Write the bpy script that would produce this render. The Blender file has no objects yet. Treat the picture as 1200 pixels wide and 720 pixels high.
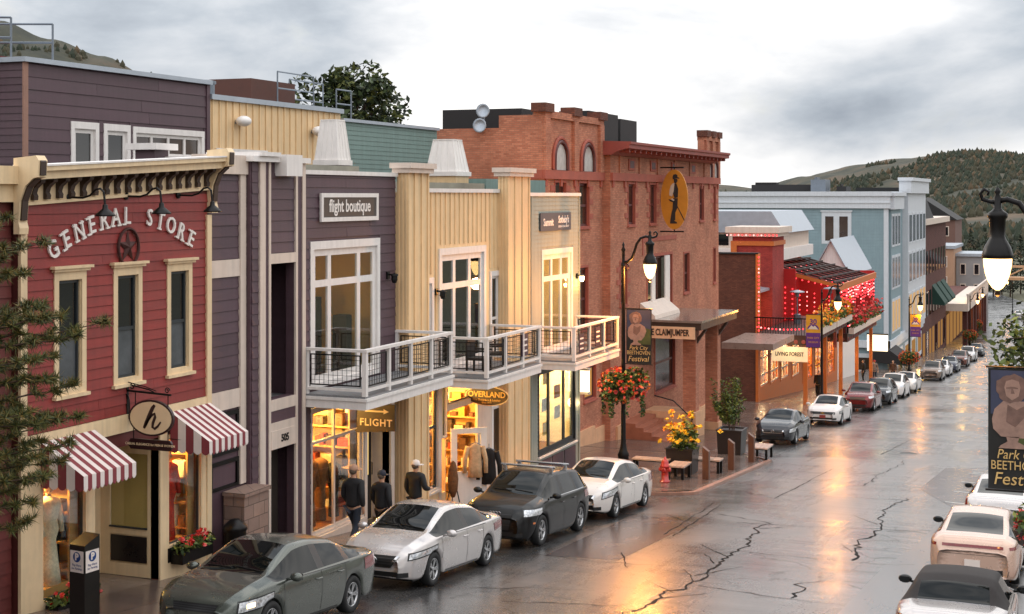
import bpy, bmesh, math, random
from mathutils import Vector, Matrix, Euler
from mathutils.bvhtree import BVHTree
R = math.radians
random.seed(7)
scene = bpy.context.scene
COL = scene.collection

# ------------------------------------------------------------------ camera
cam_d = bpy.data.cameras.new('camera')
cam = bpy.data.objects.new('camera', cam_d)
COL.objects.link(cam)
cam_d.sensor_width = 36.0
cam_d.lens = 51.0
cam_d.shift_y = -130.0 / 1200.0
cam_d.clip_start = 0.1
cam_d.clip_end = 12000.0
cam.location = (0, 0, 8.0)
cam.rotation_euler = (R(90), 0, math.atan2(680, 1700))
scene.camera = cam

# ------------------------------------------------------------------ world: overcast evening sky
W = bpy.data.worlds.new('World')
scene.world = W
W.use_nodes = True
wn, wl = W.node_tree.nodes, W.node_tree.links
wn.clear()
def wnode(t, **k):
    n = wn.new(t)
    for a, b in k.items():
        setattr(n, a, b)
    return n
CLOUD_X, CLOUD_Y = 3.1, 1.7
SUN_EL, SUN_AZ = 14.0, -62.0        # low behind the houses on the left
out = wnode('ShaderNodeOutputWorld')
bg = wnode('ShaderNodeBackground')
bg.inputs['Strength'].default_value = 0.1
sky = wnode('ShaderNodeTexSky', sky_type='NISHITA', sun_disc=False)
sky.sun_elevation = R(SUN_EL)
sky.sun_rotation = R(SUN_AZ)
tc = wnode('ShaderNodeTexCoord')
sep = wnode('ShaderNodeSeparateXYZ')
wl.new(tc.outputs['Generated'], sep.inputs[0])
def wmath(op, a, b=None, c=None):
    n = wnode('ShaderNodeMath', operation=op)
    for i, v in enumerate((a, b, c)):
        if v is None: continue
        if isinstance(v, (int, float)): n.inputs[i].default_value = v
        else: wl.new(v, n.inputs[i])
    return n.outputs[0]
# broad cloud banks, flattened a little
el = wmath('MAXIMUM', sep.outputs[2], 0.0)
comb = wnode('ShaderNodeCombineXYZ')
wl.new(sep.outputs[0], comb.inputs[0]); wl.new(sep.outputs[1], comb.inputs[1]); wl.new(wmath('MULTIPLY', sep.outputs[2], 2.1), comb.inputs[2])
def wnoise(scale, detail, rough, dist, off):
    m = wnode('ShaderNodeMapping')
    m.inputs['Location'].default_value = off
    wl.new(comb.outputs[0], m.inputs[0])
    n = wnode('ShaderNodeTexNoise')
    n.inputs['Scale'].default_value = scale
    n.inputs['Detail'].default_value = detail
    n.inputs['Roughness'].default_value = rough
    n.inputs['Distortion'].default_value = dist
    wl.new(m.outputs[0], n.inputs['Vector'])
    return n.outputs[0]
nbig = wnoise(3.0, 8, 0.52, 0.5, (CLOUD_X, CLOUD_Y, 0.4))
nfine = wnoise(8.0, 6, 0.55, 0.3, (9.2, 4.1, 2.0))
mixn = wmath('ADD', wmath('MULTIPLY', nbig, 0.80), wmath('MULTIPLY', nfine, 0.20))
# the deck thins out just above the horizon
clear = wnode('ShaderNodeMapRange', interpolation_type='SMOOTHSTEP')
clear.inputs['From Min'].default_value = 0.0; clear.inputs['From Max'].default_value = 0.055
clear.inputs['To Min'].default_value = 0.10; clear.inputs['To Max'].default_value = 0.0
wl.new(sep.outputs[2], clear.inputs['Value'])
mixn = wmath('ADD', mixn, clear.outputs[0])
ramp = wnode('ShaderNodeValToRGB')
wl.new(mixn, ramp.inputs[0])
cr = ramp.color_ramp
cr.elements[0].position = 0.33; cr.elements[0].color = (3.3, 3.75, 4.4, 1)
cr.elements[1].position = 0.63; cr.elements[1].color = (13.5, 13.2, 12.8, 1)
e = cr.elements.new(0.41); e.color = (5.6, 6.1, 6.7, 1)
e = cr.elements.new(0.48); e.color = (8.3, 8.5, 8.8, 1)
e = cr.elements.new(0.55); e.color = (11.2, 11.1, 11.0, 1)
# overcast skies are brighter overhead than at the horizon
lift = wmath('MULTIPLY_ADD', el, 1.5, 0.98)
vm = wnode('ShaderNodeVectorMath', operation='SCALE')
wl.new(ramp.outputs[0], vm.inputs[0]); wl.new(lift, vm.inputs['Scale'])
gap = wnode('ShaderNodeMapRange')
gap.inputs['From Min'].default_value = 0.60; gap.inputs['From Max'].default_value = 0.72
gap.inputs['To Min'].default_value = 0.0; gap.inputs['To Max'].default_value = 0.22
wl.new(nfine, gap.inputs['Value'])
mx = wnode('ShaderNodeMix', data_type='RGBA')
wl.new(gap.outputs[0], mx.inputs[0])
wl.new(vm.outputs[0], mx.inputs[6]); wl.new(sky.outputs[0], mx.inputs[7])
wl.new(mx.outputs[2], bg.inputs['Color'])
wl.new(bg.outputs[0], out.inputs[0])

# ------------------------------------------------------------------ sun behind cloud
sun_d = bpy.data.lights.new('sun', 'SUN')
sun_d.energy = 0.6
sun_d.angle = R(14)
sun_d.color = (1.0, 0.86, 0.70)
sun = bpy.data.objects.new('sun', sun_d)
COL.objects.link(sun)
az = R(SUN_AZ)
sdir = Vector((math.sin(az) * math.cos(R(SUN_EL)), math.cos(az) * math.cos(R(SUN_EL)), math.sin(R(SUN_EL))))
sun.rotation_euler = (-sdir).to_track_quat('-Z', 'Y').to_euler()
sun.location = sdir * 60

vs = scene.view_settings
scene.display_settings.display_device = 'sRGB'
vs.view_transform = 'Standard'; vs.look = 'None'; vs.gamma = 1.0; vs.use_curve_mapping = False
vs.exposure = -0.12
scene.cycles.use_denoising = True
scene.cycles.max_bounces = 7
scene.cycles.diffuse_bounces = 3
scene.cycles.glossy_bounces = 3
scene.cycles.transparent_max_bounces = 12
scene.cycles.caustics_reflective = False
scene.cycles.caustics_refractive = False
scene.cycles.sample_clamp_indirect = 6.0

# ------------------------------------------------------------------ helpers: mesh builder
class MB:
    def __init__(s):
        s.v = []; s.f = []; s.mi = []; s.sm = []; s.m = 0; s.smooth = False
    def add(s, vs, fs):
        o = len(s.v)
        s.v += [tuple(p) for p in vs]
        for f in fs:
            s.f.append([i + o for i in f]); s.mi.append(s.m); s.sm.append(s.smooth)
        return s
    def box(s, x0, x1, y0, y1, z0, z1):
        if x0 > x1: x0, x1 = x1, x0
        if y0 > y1: y0, y1 = y1, y0
        if z0 > z1: z0, z1 = z1, z0
        return s.add([(x0,y0,z0),(x1,y0,z0),(x1,y1,z0),(x0,y1,z0),(x0,y0,z1),(x1,y0,z1),(x1,y1,z1),(x0,y1,z1)],
              [(0,3,2,1),(4,5,6,7),(0,1,5,4),(1,2,6,5),(2,3,7,6),(3,0,4,7)])
    def prism(s, poly, axis, a0, a1):
        """poly: 2D points; axis 0: (y,z) swept along x, 1: (x,z) along y, 2: (x,y) along z"""
        n = len(poly)
        def P(p, a):
            return (a, p[0], p[1]) if axis == 0 else (p[0], a, p[1]) if axis == 1 else (p[0], p[1], a)
        vs = [P(p, a0) for p in poly] + [P(p, a1) for p in poly]
        fs = [tuple(range(n))[::-1], tuple(range(n, 2*n))]
        fs += [(i, (i+1) % n, n + (i+1) % n, n + i) for i in range(n)]
        return s.add(vs, fs)
    def tube(s, pts, r, n=8, cap=True):
        pts = [Vector(p) for p in pts]
        rs = r if isinstance(r, (list, tuple)) else [r] * len(pts)
        vs = []; fs = []
        up0 = Vector((0.13, 0.21, 1)).normalized()
        prev = None
        for i, p in enumerate(pts):
            d = (pts[min(i+1, len(pts)-1)] - pts[max(i-1, 0)])
            if d.length < 1e-9: d = Vector((0,0,1))
            d.normalize()
            if prev is None:
                a = d.orthogonal().normalized()
            else:
                a = (prev - d * prev.dot(d))
                a = a.normalized() if a.length > 1e-6 else d.orthogonal().normalized()
            prev = a
            b = d.cross(a)
            for k in range(n):
                t = 2 * math.pi * k / n
                vs.append(p + (a * math.cos(t) + b * math.sin(t)) * rs[i])
        for i in range(len(pts) - 1):
            for k in range(n):
                k2 = (k + 1) % n
                fs.append((i*n + k, i*n + k2, (i+1)*n + k2, (i+1)*n + k))
        if cap:
            fs.append(tuple(range(n))[::-1])
            fs.append(tuple(range((len(pts)-1)*n, len(pts)*n)))
        return s.add(vs, fs)
    def lathe(s, prof, c, n=16, axis='z'):
        """prof: list of (radius, height)"""
        vs = []; fs = []
        for r, h in prof:
            for k in range(n):
                t = 2 * math.pi * k / n
                if axis == 'z': vs.append((c[0] + r*math.cos(t), c[1] + r*math.sin(t), c[2] + h))
                elif axis == 'x': vs.append((c[0] + h, c[1] + r*math.cos(t), c[2] + r*math.sin(t)))
                else: vs.append((c[0] + r*math.cos(t), c[1] + h, c[2] + r*math.sin(t)))
        m = len(prof)
        for i in range(m - 1):
            for k in range(n):
                k2 = (k+1) % n
                fs.append((i*n+k, i*n+k2, (i+1)*n+k2, (i+1)*n+k))
        fs.append(tuple(range(n))[::-1]); fs.append(tuple(range((m-1)*n, m*n)))
        return s.add(vs, fs)
    def ball(s, c, r, n=10, m=6):
        rx, ry, rz = r if isinstance(r, (list, tuple)) else (r, r, r)
        vs = [(c[0], c[1], c[2]-rz)]
        for i in range(1, m):
            t = math.pi * i / m
            for k in range(n):
                a = 2*math.pi*k/n
                vs.append((c[0]+rx*math.sin(t)*math.cos(a), c[1]+ry*math.sin(t)*math.sin(a), c[2]-rz*math.cos(t)))
        vs.append((c[0], c[1], c[2]+rz))
        fs = []
        for k in range(n): fs.append((0, 1+(k+1)%n, 1+k))
        for i in range(m-2):
            for k in range(n):
                fs.append((1+i*n+k, 1+i*n+(k+1)%n, 1+(i+1)*n+(k+1)%n, 1+(i+1)*n+k))
        L = len(vs)-1
        for k in range(n): fs.append((L, 1+(m-2)*n+k, 1+(m-2)*n+(k+1)%n))
        return s.add(vs, fs)
    def leaves(s, c, rad, n, size, mats=(0,), rng=random, shell=0.35, aspect=0.55):
        """n leaf faces spread through an ellipsoid"""
        c = Vector(c)
        for _ in range(n):
            d = Vector((rng.gauss(0,1), rng.gauss(0,1), rng.gauss(0,1))).normalized()
            q = shell + (1 - shell) * rng.random() ** 0.5
            p = c + Vector((d.x*rad[0], d.y*rad[1], d.z*rad[2])) * q
            a = Vector((rng.gauss(0,1), rng.gauss(0,1), rng.gauss(0,.7))).normalized()
            b = a.orthogonal().normalized()
            b = Matrix.Rotation(rng.random()*6.28, 3, a) @ b
            sz = size * rng.uniform(0.6, 1.3)
            s.m = rng.choice(mats)
            e1 = a * sz; e2 = b * sz * aspect
            s.add([p - e1, p + e2*0.9, p + e1, p - e2*0.9], [(0,1,2,3)])
        return s

def origin(o):
    v = Vector((0,0,0))
    while o is not None:
        v += o.location; o = o.parent
    return v

def obj(name, mb, mats, parent=None, local=False, loc=None, bevel=0, kind=None):
    """one mesh object; verts are given in world space unless local"""
    off = Vector((0,0,0))
    if parent is not None and not local: off = origin(parent)
    if loc is not None: off = off + Vector(loc) if not local else Vector((0,0,0))
    me = bpy.data.meshes.new(name)
    me.from_pydata([(p[0]-off.x, p[1]-off.y, p[2]-off.z) for p in mb.v] if off.length else mb.v, [], mb.f)
    if not isinstance(mats, (list, tuple)): mats = [mats]
    for m in mats: me.materials.append(m)
    if len(mats) > 1: me.polygons.foreach_set('material_index', mb.mi)
    if any(mb.sm): me.polygons.foreach_set('use_smooth', mb.sm)
    me.validate(); me.update()
    o = bpy.data.objects.new(name, me)
    COL.objects.link(o)
    if loc is not None: o.location = loc if parent is None or local else Vector(loc)
    if parent is not None: o.parent = parent
    if bevel:
        b = o.modifiers.new('bevel', 'BEVEL'); b.width = bevel; b.segments = 2; b.limit_method = 'ANGLE'
    if kind: o['kind'] = kind
    return o

def inst(name, mesh, parent=None, loc=(0,0,0), rot=(0,0,0), scale=None):
    o = bpy.data.objects.new(name, mesh)
    COL.objects.link(o); o.location = loc; o.rotation_euler = rot
    if scale: o.scale = scale
    if parent is not None: o.parent = parent
    return o

def tag(o, label, cat, group=None):
    o['label'] = label; o['category'] = cat
    if group: o['group'] = group
    return o

def thing(name, label, cat, loc=(0,0,0), group=None, rotz=0.0):
    o = bpy.data.objects.new(name, None)
    COL.objects.link(o); o.location = loc; o.rotation_euler = (0,0,rotz)
    o.empty_display_size = 0.3
    return tag(o, label, cat, group)

def solo(name, mb, mats, label, cat, loc, group=None, bevel=0):
    """a thing that is one mesh, origin at loc, verts in world space"""
    me_off = Vector(loc)
    mb.v = [(p[0]-loc[0], p[1]-loc[1], p[2]-loc[2]) for p in mb.v]
    o = obj(name, mb, mats, local=True, bevel=bevel)
    o.location = loc
    return tag(o, label, cat, group)

def struct(name, mb, mats, parent=None):
    o = obj(name, mb, mats, parent)
    if parent is None: o['kind'] = 'structure'
    return o

def text_mb(txt, size, depth=0.01, spacing=1.0, bold=0.0):
    """flat lettering in the local x-y plane, centred, as (verts, faces)"""
    cu = bpy.data.curves.new('t', 'FONT')
    cu.body = txt; cu.size = size; cu.extrude = depth; cu.align_x = 'CENTER'; cu.align_y = 'CENTER'
    cu.space_character = spacing; cu.resolution_u = 3; cu.offset = bold
    o = bpy.data.objects.new('t', cu)
    COL.objects.link(o)
    dg = bpy.context.evaluated_depsgraph_get()
    me = bpy.data.meshes.new_from_object(o.evaluated_get(dg))
    vs = [tuple(v.co) for v in me.vertices]; fs = [tuple(p.vertices) for p in me.polygons]
    bpy.data.objects.remove(o); bpy.data.curves.remove(cu); bpy.data.meshes.remove(me)
    return vs, fs

def text_on(mb, txt, size, pos, right, up, depth=0.01, spacing=1.0, bold=0.0, xs=1.0):
    vs, fs = text_mb(txt, size, depth, spacing, bold)
    r = Vector(right).normalized(); u = Vector(up).normalized(); n = r.cross(u); p = Vector(pos)
    mb.add([p + r*(v[0]*xs) + u*v[1] + n*v[2] for v in vs], fs)
    return mb

# ------------------------------------------------------------------ helpers: materials
def lin(c):
    return tuple((x/255/12.92 if x/255 <= 0.04045 else ((x/255+0.055)/1.055)**2.4) for x in c)
MATS = {}
def mat(name, rgb=None, rough=0.6, metal=0.0, var=0.12, scale=3.0, bump=0.0, bscale=60.0, spec=0.5, coat=0.0,
        objvar=0.0, stretch=(1,1,1), emit=None, estr=0.0, linear=None, streak=0.0):
    if name in MATS: return MATS[name]
    m = bpy.data.materials.new(name); m.use_nodes = True
    nt = m.node_tree; n = nt.nodes; l = nt.links
    b = n['Principled BSDF']
    col = linear if linear else lin(rgb)
    b.inputs['Roughness'].default_value = rough
    b.inputs['Metallic'].default_value = metal
    b.inputs['Specular IOR Level'].default_value = spec
    b.inputs['Coat Weight'].default_value = coat
    b.inputs['Coat Roughness'].default_value = 0.04
    b.inputs['Base Color'].default_value = (*col, 1)
    if var > 0 or bump > 0 or objvar > 0 or streak > 0:
        t = n.new('ShaderNodeTexCoord'); mp = n.new('ShaderNodeMapping'); mp.inputs['Scale'].default_value = stretch
        l.new(t.outputs['Object'], mp.inputs[0])
        no = n.new('ShaderNodeTexNoise'); no.inputs['Scale'].default_value = scale; no.inputs['Detail'].default_value = 6
        no.inputs['Roughness'].default_value = 0.65
        l.new(mp.outputs[0], no.inputs['Vector'])
        mr = n.new('ShaderNodeMapRange')
        mr.inputs['From Min'].default_value = 0.28; mr.inputs['From Max'].default_value = 0.72
        mr.inputs['To Min'].default_value = 1 - var; mr.inputs['To Max'].default_value = 1 + var
        l.new(no.outputs[0], mr.inputs['Value'])
        fac = mr.outputs[0]
        def mul(a, bsock):
            q = n.new('ShaderNodeMath'); q.operation = 'MULTIPLY'; l.new(a, q.inputs[0]); l.new(bsock, q.inputs[1]); return q.outputs[0]
        if objvar > 0:
            oi = n.new('ShaderNodeObjectInfo'); m2 = n.new('ShaderNodeMapRange')
            m2.inputs['To Min'].default_value = 1 - objvar; m2.inputs['To Max'].default_value = 1 + objvar
            l.new(oi.outputs['Random'], m2.inputs['Value']); fac = mul(fac, m2.outputs[0])
        if streak > 0:          # rain streaks running down
            mp2 = n.new('ShaderNodeMapping'); mp2.inputs['Scale'].default_value = (5, 5, 0.35)
            l.new(t.outputs['Object'], mp2.inputs[0])
            n2 = n.new('ShaderNodeTexNoise'); n2.inputs['Scale'].default_value = 1.6; n2.inputs['Detail'].default_value = 5
            l.new(mp2.outputs[0], n2.inputs['Vector'])
            m3 = n.new('ShaderNodeMapRange'); m3.inputs['From Min'].default_value = 0.35; m3.inputs['From Max'].default_value = 0.6
            m3.inputs['To Min'].default_value = 1 - streak; m3.inputs['To Max'].default_value = 1
            l.new(n2.outputs[0], m3.inputs['Value']); fac = mul(fac, m3.outputs[0])
        vmn = n.new('ShaderNodeVectorMath'); vmn.operation = 'SCALE'
        vmn.inputs[0].default_value = col; l.new(fac, vmn.inputs['Scale'])
        l.new(vmn.outputs[0], b.inputs['Base Color'])
        r2 = n.new('ShaderNodeMapRange'); r2.inputs['To Min'].default_value = max(0.02, rough - 0.12); r2.inputs['To Max'].default_value = min(1, rough + 0.12)
        l.new(no.outputs[0], r2.inputs['Value']); l.new(r2.outputs[0], b.inputs['Roughness'])
        if bump > 0:
            nb = n.new('ShaderNodeTexNoise'); nb.inputs['Scale'].default_value = bscale; nb.inputs['Detail'].default_value = 4
            l.new(mp.outputs[0], nb.inputs['Vector'])
            bp = n.new('ShaderNodeBump'); bp.inputs['Strength'].default_value = bump; bp.inputs['Distance'].default_value = 0.01
            l.new(nb.outputs[0], bp.inputs['Height']); l.new(bp.outputs[0], b.inputs['Normal'])
    if emit:
        b.inputs['Emission Color'].default_value = (*emit, 1); b.inputs['Emission Strength'].default_value = estr
    MATS[name] = m
    return m

def glass(name, tint=(0.9,0.93,0.92), rough=0.02, refl=1.0):
    """thin clear pane: transparent with fresnel reflection"""
    if name in MATS: return MATS[name]
    m = bpy.data.materials.new(name); m.use_nodes = True
    n = m.node_tree.nodes; l = m.node_tree.links; n.clear()
    o = n.new('ShaderNodeOutputMaterial'); mix = n.new('ShaderNodeMixShader')
    tr = n.new('ShaderNodeBsdfTransparent'); gl = n.new('ShaderNodeBsdfGlossy')
    tr.inputs[0].default_value = (*tint, 1); gl.inputs['Roughness'].default_value = rough
    gl.inputs[0].default_value = (refl, refl, refl, 1)
    g = n.new('ShaderNodeNewGeometry'); d = n.new('ShaderNodeVectorMath'); d.operation = 'DOT_PRODUCT'
    l.new(g.outputs['Normal'], d.inputs[0]); l.new(g.outputs['Incoming'], d.inputs[1])
    def mth(op, a_, b_=None):
        q = n.new('ShaderNodeMath'); q.operation = op
        for i, v in enumerate((a_, b_)):
            if v is None: continue
            if isinstance(v, (int, float)): q.inputs[i].default_value = v
            else: l.new(v, q.inputs[i])
        return q.outputs[0]
    c = mth('ABSOLUTE', d.outputs['Value'])
    sch = mth('ADD', mth('MULTIPLY', mth('POWER', mth('SUBTRACT', 1.0, c), 5.0), 0.96), 0.045)
    l.new(sch, mix.inputs[0]); l.new(tr.outputs[0], mix.inputs[1]); l.new(gl.outputs[0], mix.inputs[2])
    l.new(mix.outputs[0], o.inputs[0])
    MATS[name] = m
    return m

def emission(name, col, strength, var=0.0):
    if name in MATS: return MATS[name]
    m = bpy.data.materials.new(name); m.use_nodes = True
    n = m.node_tree.nodes; l = m.node_tree.links; n.clear()
    o = n.new('ShaderNodeOutputMaterial'); e = n.new('ShaderNodeEmission')
    e.inputs[0].default_value = (*col, 1); e.inputs[1].default_value = strength
    l.new(e.outputs[0], o.inputs[0]); MATS[name] = m
    return m

def brick_mat(name, c1, c2, mortar, bw=0.22, bh=0.075, rough=0.85, dark=0.0):
    if name in MATS: return MATS[name]
    m = bpy.data.materials.new(name); m.use_nodes = True
    n = m.node_tree.nodes; l = m.node_tree.links; b = n['Principled BSDF']
    t = n.new('ShaderNodeTexCoord'); s = n.new('ShaderNodeSeparateXYZ'); l.new(t.outputs['Object'], s.inputs[0])
    ad = n.new('ShaderNodeMath'); ad.operation = 'ADD'; l.new(s.outputs[0], ad.inputs[0]); l.new(s.outputs[1], ad.inputs[1])
    cb = n.new('ShaderNodeCombineXYZ'); l.new(ad.outputs[0], cb.inputs[0]); l.new(s.outputs[2], cb.inputs[1])
    br = n.new('ShaderNodeTexBrick')
    br.inputs['Color1'].default_value = (*lin(c1), 1); br.inputs['Color2'].default_value = (*lin(c2), 1); br.inputs['Mortar'].default_value = (*lin(mortar), 1)
    br.inputs['Scale'].default_value = 1.0; br.inputs['Mortar Size'].default_value = 0.008; br.inputs['Mortar Smooth'].default_value = 0.3
    br.inputs['Bias'].default_value = -0.1; br.inputs['Brick Width'].default_value = bw; br.inputs['Row Height'].default_value = bh
    l.new(cb.outputs[0], br.inputs['Vector'])
    no = n.new('ShaderNodeTexNoise'); no.inputs['Scale'].default_value = 0.7; no.inputs['Detail'].default_value = 8; no.inputs['Roughness'].default_value = 0.7
    l.new(t.outputs['Object'], no.inputs['Vector'])
    mr = n.new('ShaderNodeMapRange'); mr.inputs['From Min'].default_value = 0.3; mr.inputs['From Max'].default_value = 0.7
    mr.inputs['To Min'].default_value = 0.72; mr.inputs['To Max'].default_value = 1.22
    l.new(no.outputs[0], mr.inputs['Value'])
    sc = n.new('ShaderNodeVectorMath'); sc.operation = 'SCALE'; l.new(br.outputs[0], sc.inputs[0]); l.new(mr.outputs[0], sc.inputs['Scale'])
    l.new(sc.outputs[0], b.inputs['Base Color']); b.inputs['Roughness'].default_value = rough
    bp = n.new('ShaderNodeBump'); bp.inputs['Strength'].default_value = 0.6; bp.inputs['Distance'].default_value = 0.012; bp.invert = True
    l.new(br.outputs['Fac'], bp.inputs['Height']); l.new(bp.outputs[0], b.inputs['Normal'])
    MATS[name] = m
    return m

# palette
M_RED    = mat('red_paint', (138, 48, 44), 0.55, var=0.16, scale=2.2, bump=0.25, bscale=40, objvar=0.10, stretch=(1,0.4,3), streak=0.12)
M_DKRED  = mat('dark_red_paint', (96, 40, 36), 0.6, var=0.15, bump=0.2, objvar=0.08)
M_PURPLE = mat('plum_paint', (84, 62, 70), 0.55, var=0.14, scale=2.0, bump=0.25, bscale=40, objvar=0.09, stretch=(1,0.4,3), streak=0.10)
M_CREAM  = mat('cream_paint', (232, 205, 165), 0.5, var=0.06, scale=4, bump=0.08, streak=0.12)
M_PALE   = mat('pale_trim_paint', (218, 200, 186), 0.5, var=0.06, scale=4, bump=0.08, streak=0.1)
M_WHITE  = mat('white_trim_paint', (232, 226, 222), 0.45, var=0.05, scale=4, bump=0.06, streak=0.08)
M_YELLOW = mat('buff_yellow_paint', (234, 200, 154), 0.55, var=0.07, scale=2.5, bump=0.1, streak=0.12)
M_GREY   = mat('grey_green_paint', (150, 156, 146), 0.55, var=0.09, scale=2.5, bump=0.1, streak=0.12)
M_GREEN  = mat('teal_grey_paint', (110, 134, 128), 0.55, var=0.09, scale=2.5, bump=0.1, streak=0.12)
M_BROWN  = mat('brown_corbel_paint', (58, 42, 34), 0.5, var=0.1)
M_IRON   = mat('black_iron', (26, 24, 24), 0.38, metal=0.6, var=0.1, bump=0.1)
M_DARKW  = mat('dark_window_frame', (44, 50, 54), 0.45, var=0.08)
M_ROOFMT = mat('roof_flashing', (168, 176, 186), 0.4, metal=0.5, var=0.1, scale=2)
M_TAR    = mat('tar_roof', (64, 62, 60), 0.7, var=0.25, scale=0.8, bump=0.2)
M_GRAVELR= mat('gravel_roof', (150, 146, 132), 0.8, var=0.2, scale=1.2, bump=0.4)
M_WOODFL = mat('deck_boards', (120, 120, 122), 0.5, var=0.15, scale=3, stretch=(1,8,1))
M_GLASSD = mat('dark_glass', (20, 24, 28), 0.04, var=0.0, spec=0.8)
M_GLASSB = mat('brown_glass', (60, 44, 36), 0.06, var=0.3, scale=1.5, spec=0.8)
M_PANE   = glass('clear_pane')
M_STEEL  = mat('galvanised_pipe', (120, 128, 138), 0.4, metal=0.7, var=0.1)
M_INT    = mat('shop_interior_wall', (236, 196, 120), 0.8, var=0.1, scale=1.2)
M_INTFL  = mat('shop_interior_floor', (120, 78, 44), 0.5, var=0.2, scale=2)
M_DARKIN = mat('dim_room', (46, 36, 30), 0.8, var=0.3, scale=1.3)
M_BULB   = emission('warm_bulb', (1.0, 0.72, 0.36), 14.0)
AMBER = (1.0, 0.56, 0.145)
ORANGE = (1.0, 0.37, 0.07)
WARM  = (1.0, 0.70, 0.36)

def lamp_light(name, loc, watts, col=AMBER, radius=0.12, parent=None):
    d = bpy.data.lights.new(name, 'POINT'); d.energy = watts; d.color = col; d.shadow_soft_size = radius
    o = bpy.data.objects.new(name, d); COL.objects.link(o)
    if parent is not None:
        o.location = Vector(loc) - origin(parent); o.parent = parent
    else: o.location = loc
    return o

# ------------------------------------------------------------------ street profile
PROF = [(-80, 9.2), (-40, 6.2), (0, 2.65), (20, 0.78), (26.6, 0.15), (29, -0.06), (41.7, -1.22), (67.5, -3.3), (107.5, -6.4), (136, -8.45),
        (154, -9.65), (181, -11.2), (194, -11.9), (240, -13.6), (300, -15.0), (450, -17.5), (800, -20), (9000, -24)]
def _lin(s):
    for (a, za), (b, zb) in zip(PROF, PROF[1:]):
        if s <= b: return za + (zb - za) * (s - a) / (b - a)
    return PROF[-1][1]
def gz(s):
    w = 4.0 if s < 180 else 12.0
    return sum(_lin(s + w * k / 3.0) for k in range(-3, 4)) / 7.0
def bend(s):        # the street swings gently left beyond the crossing
    return 0.0 if s < 195 else -0.0016 * (s - 195) ** 2 if s < 260 else -6.76 - 0.208 * (s - 260)
FX = -16.7          # house fronts on the left
KERB_L, KERB_R = -14.15, -0.85
def bulb(s):        # kerb line on the left with the built-out pavement
    if s < 43.0 or s > 59.5: return KERB_L
    if s < 44.8: return KERB_L + 2.6 * math.sin((s - 43.0) / 1.8 * math.pi / 2)
    if s < 56.0: return KERB_L + 2.6
    return KERB_L + 2.6 * (1 - (s - 56.0) / 3.5)
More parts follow.
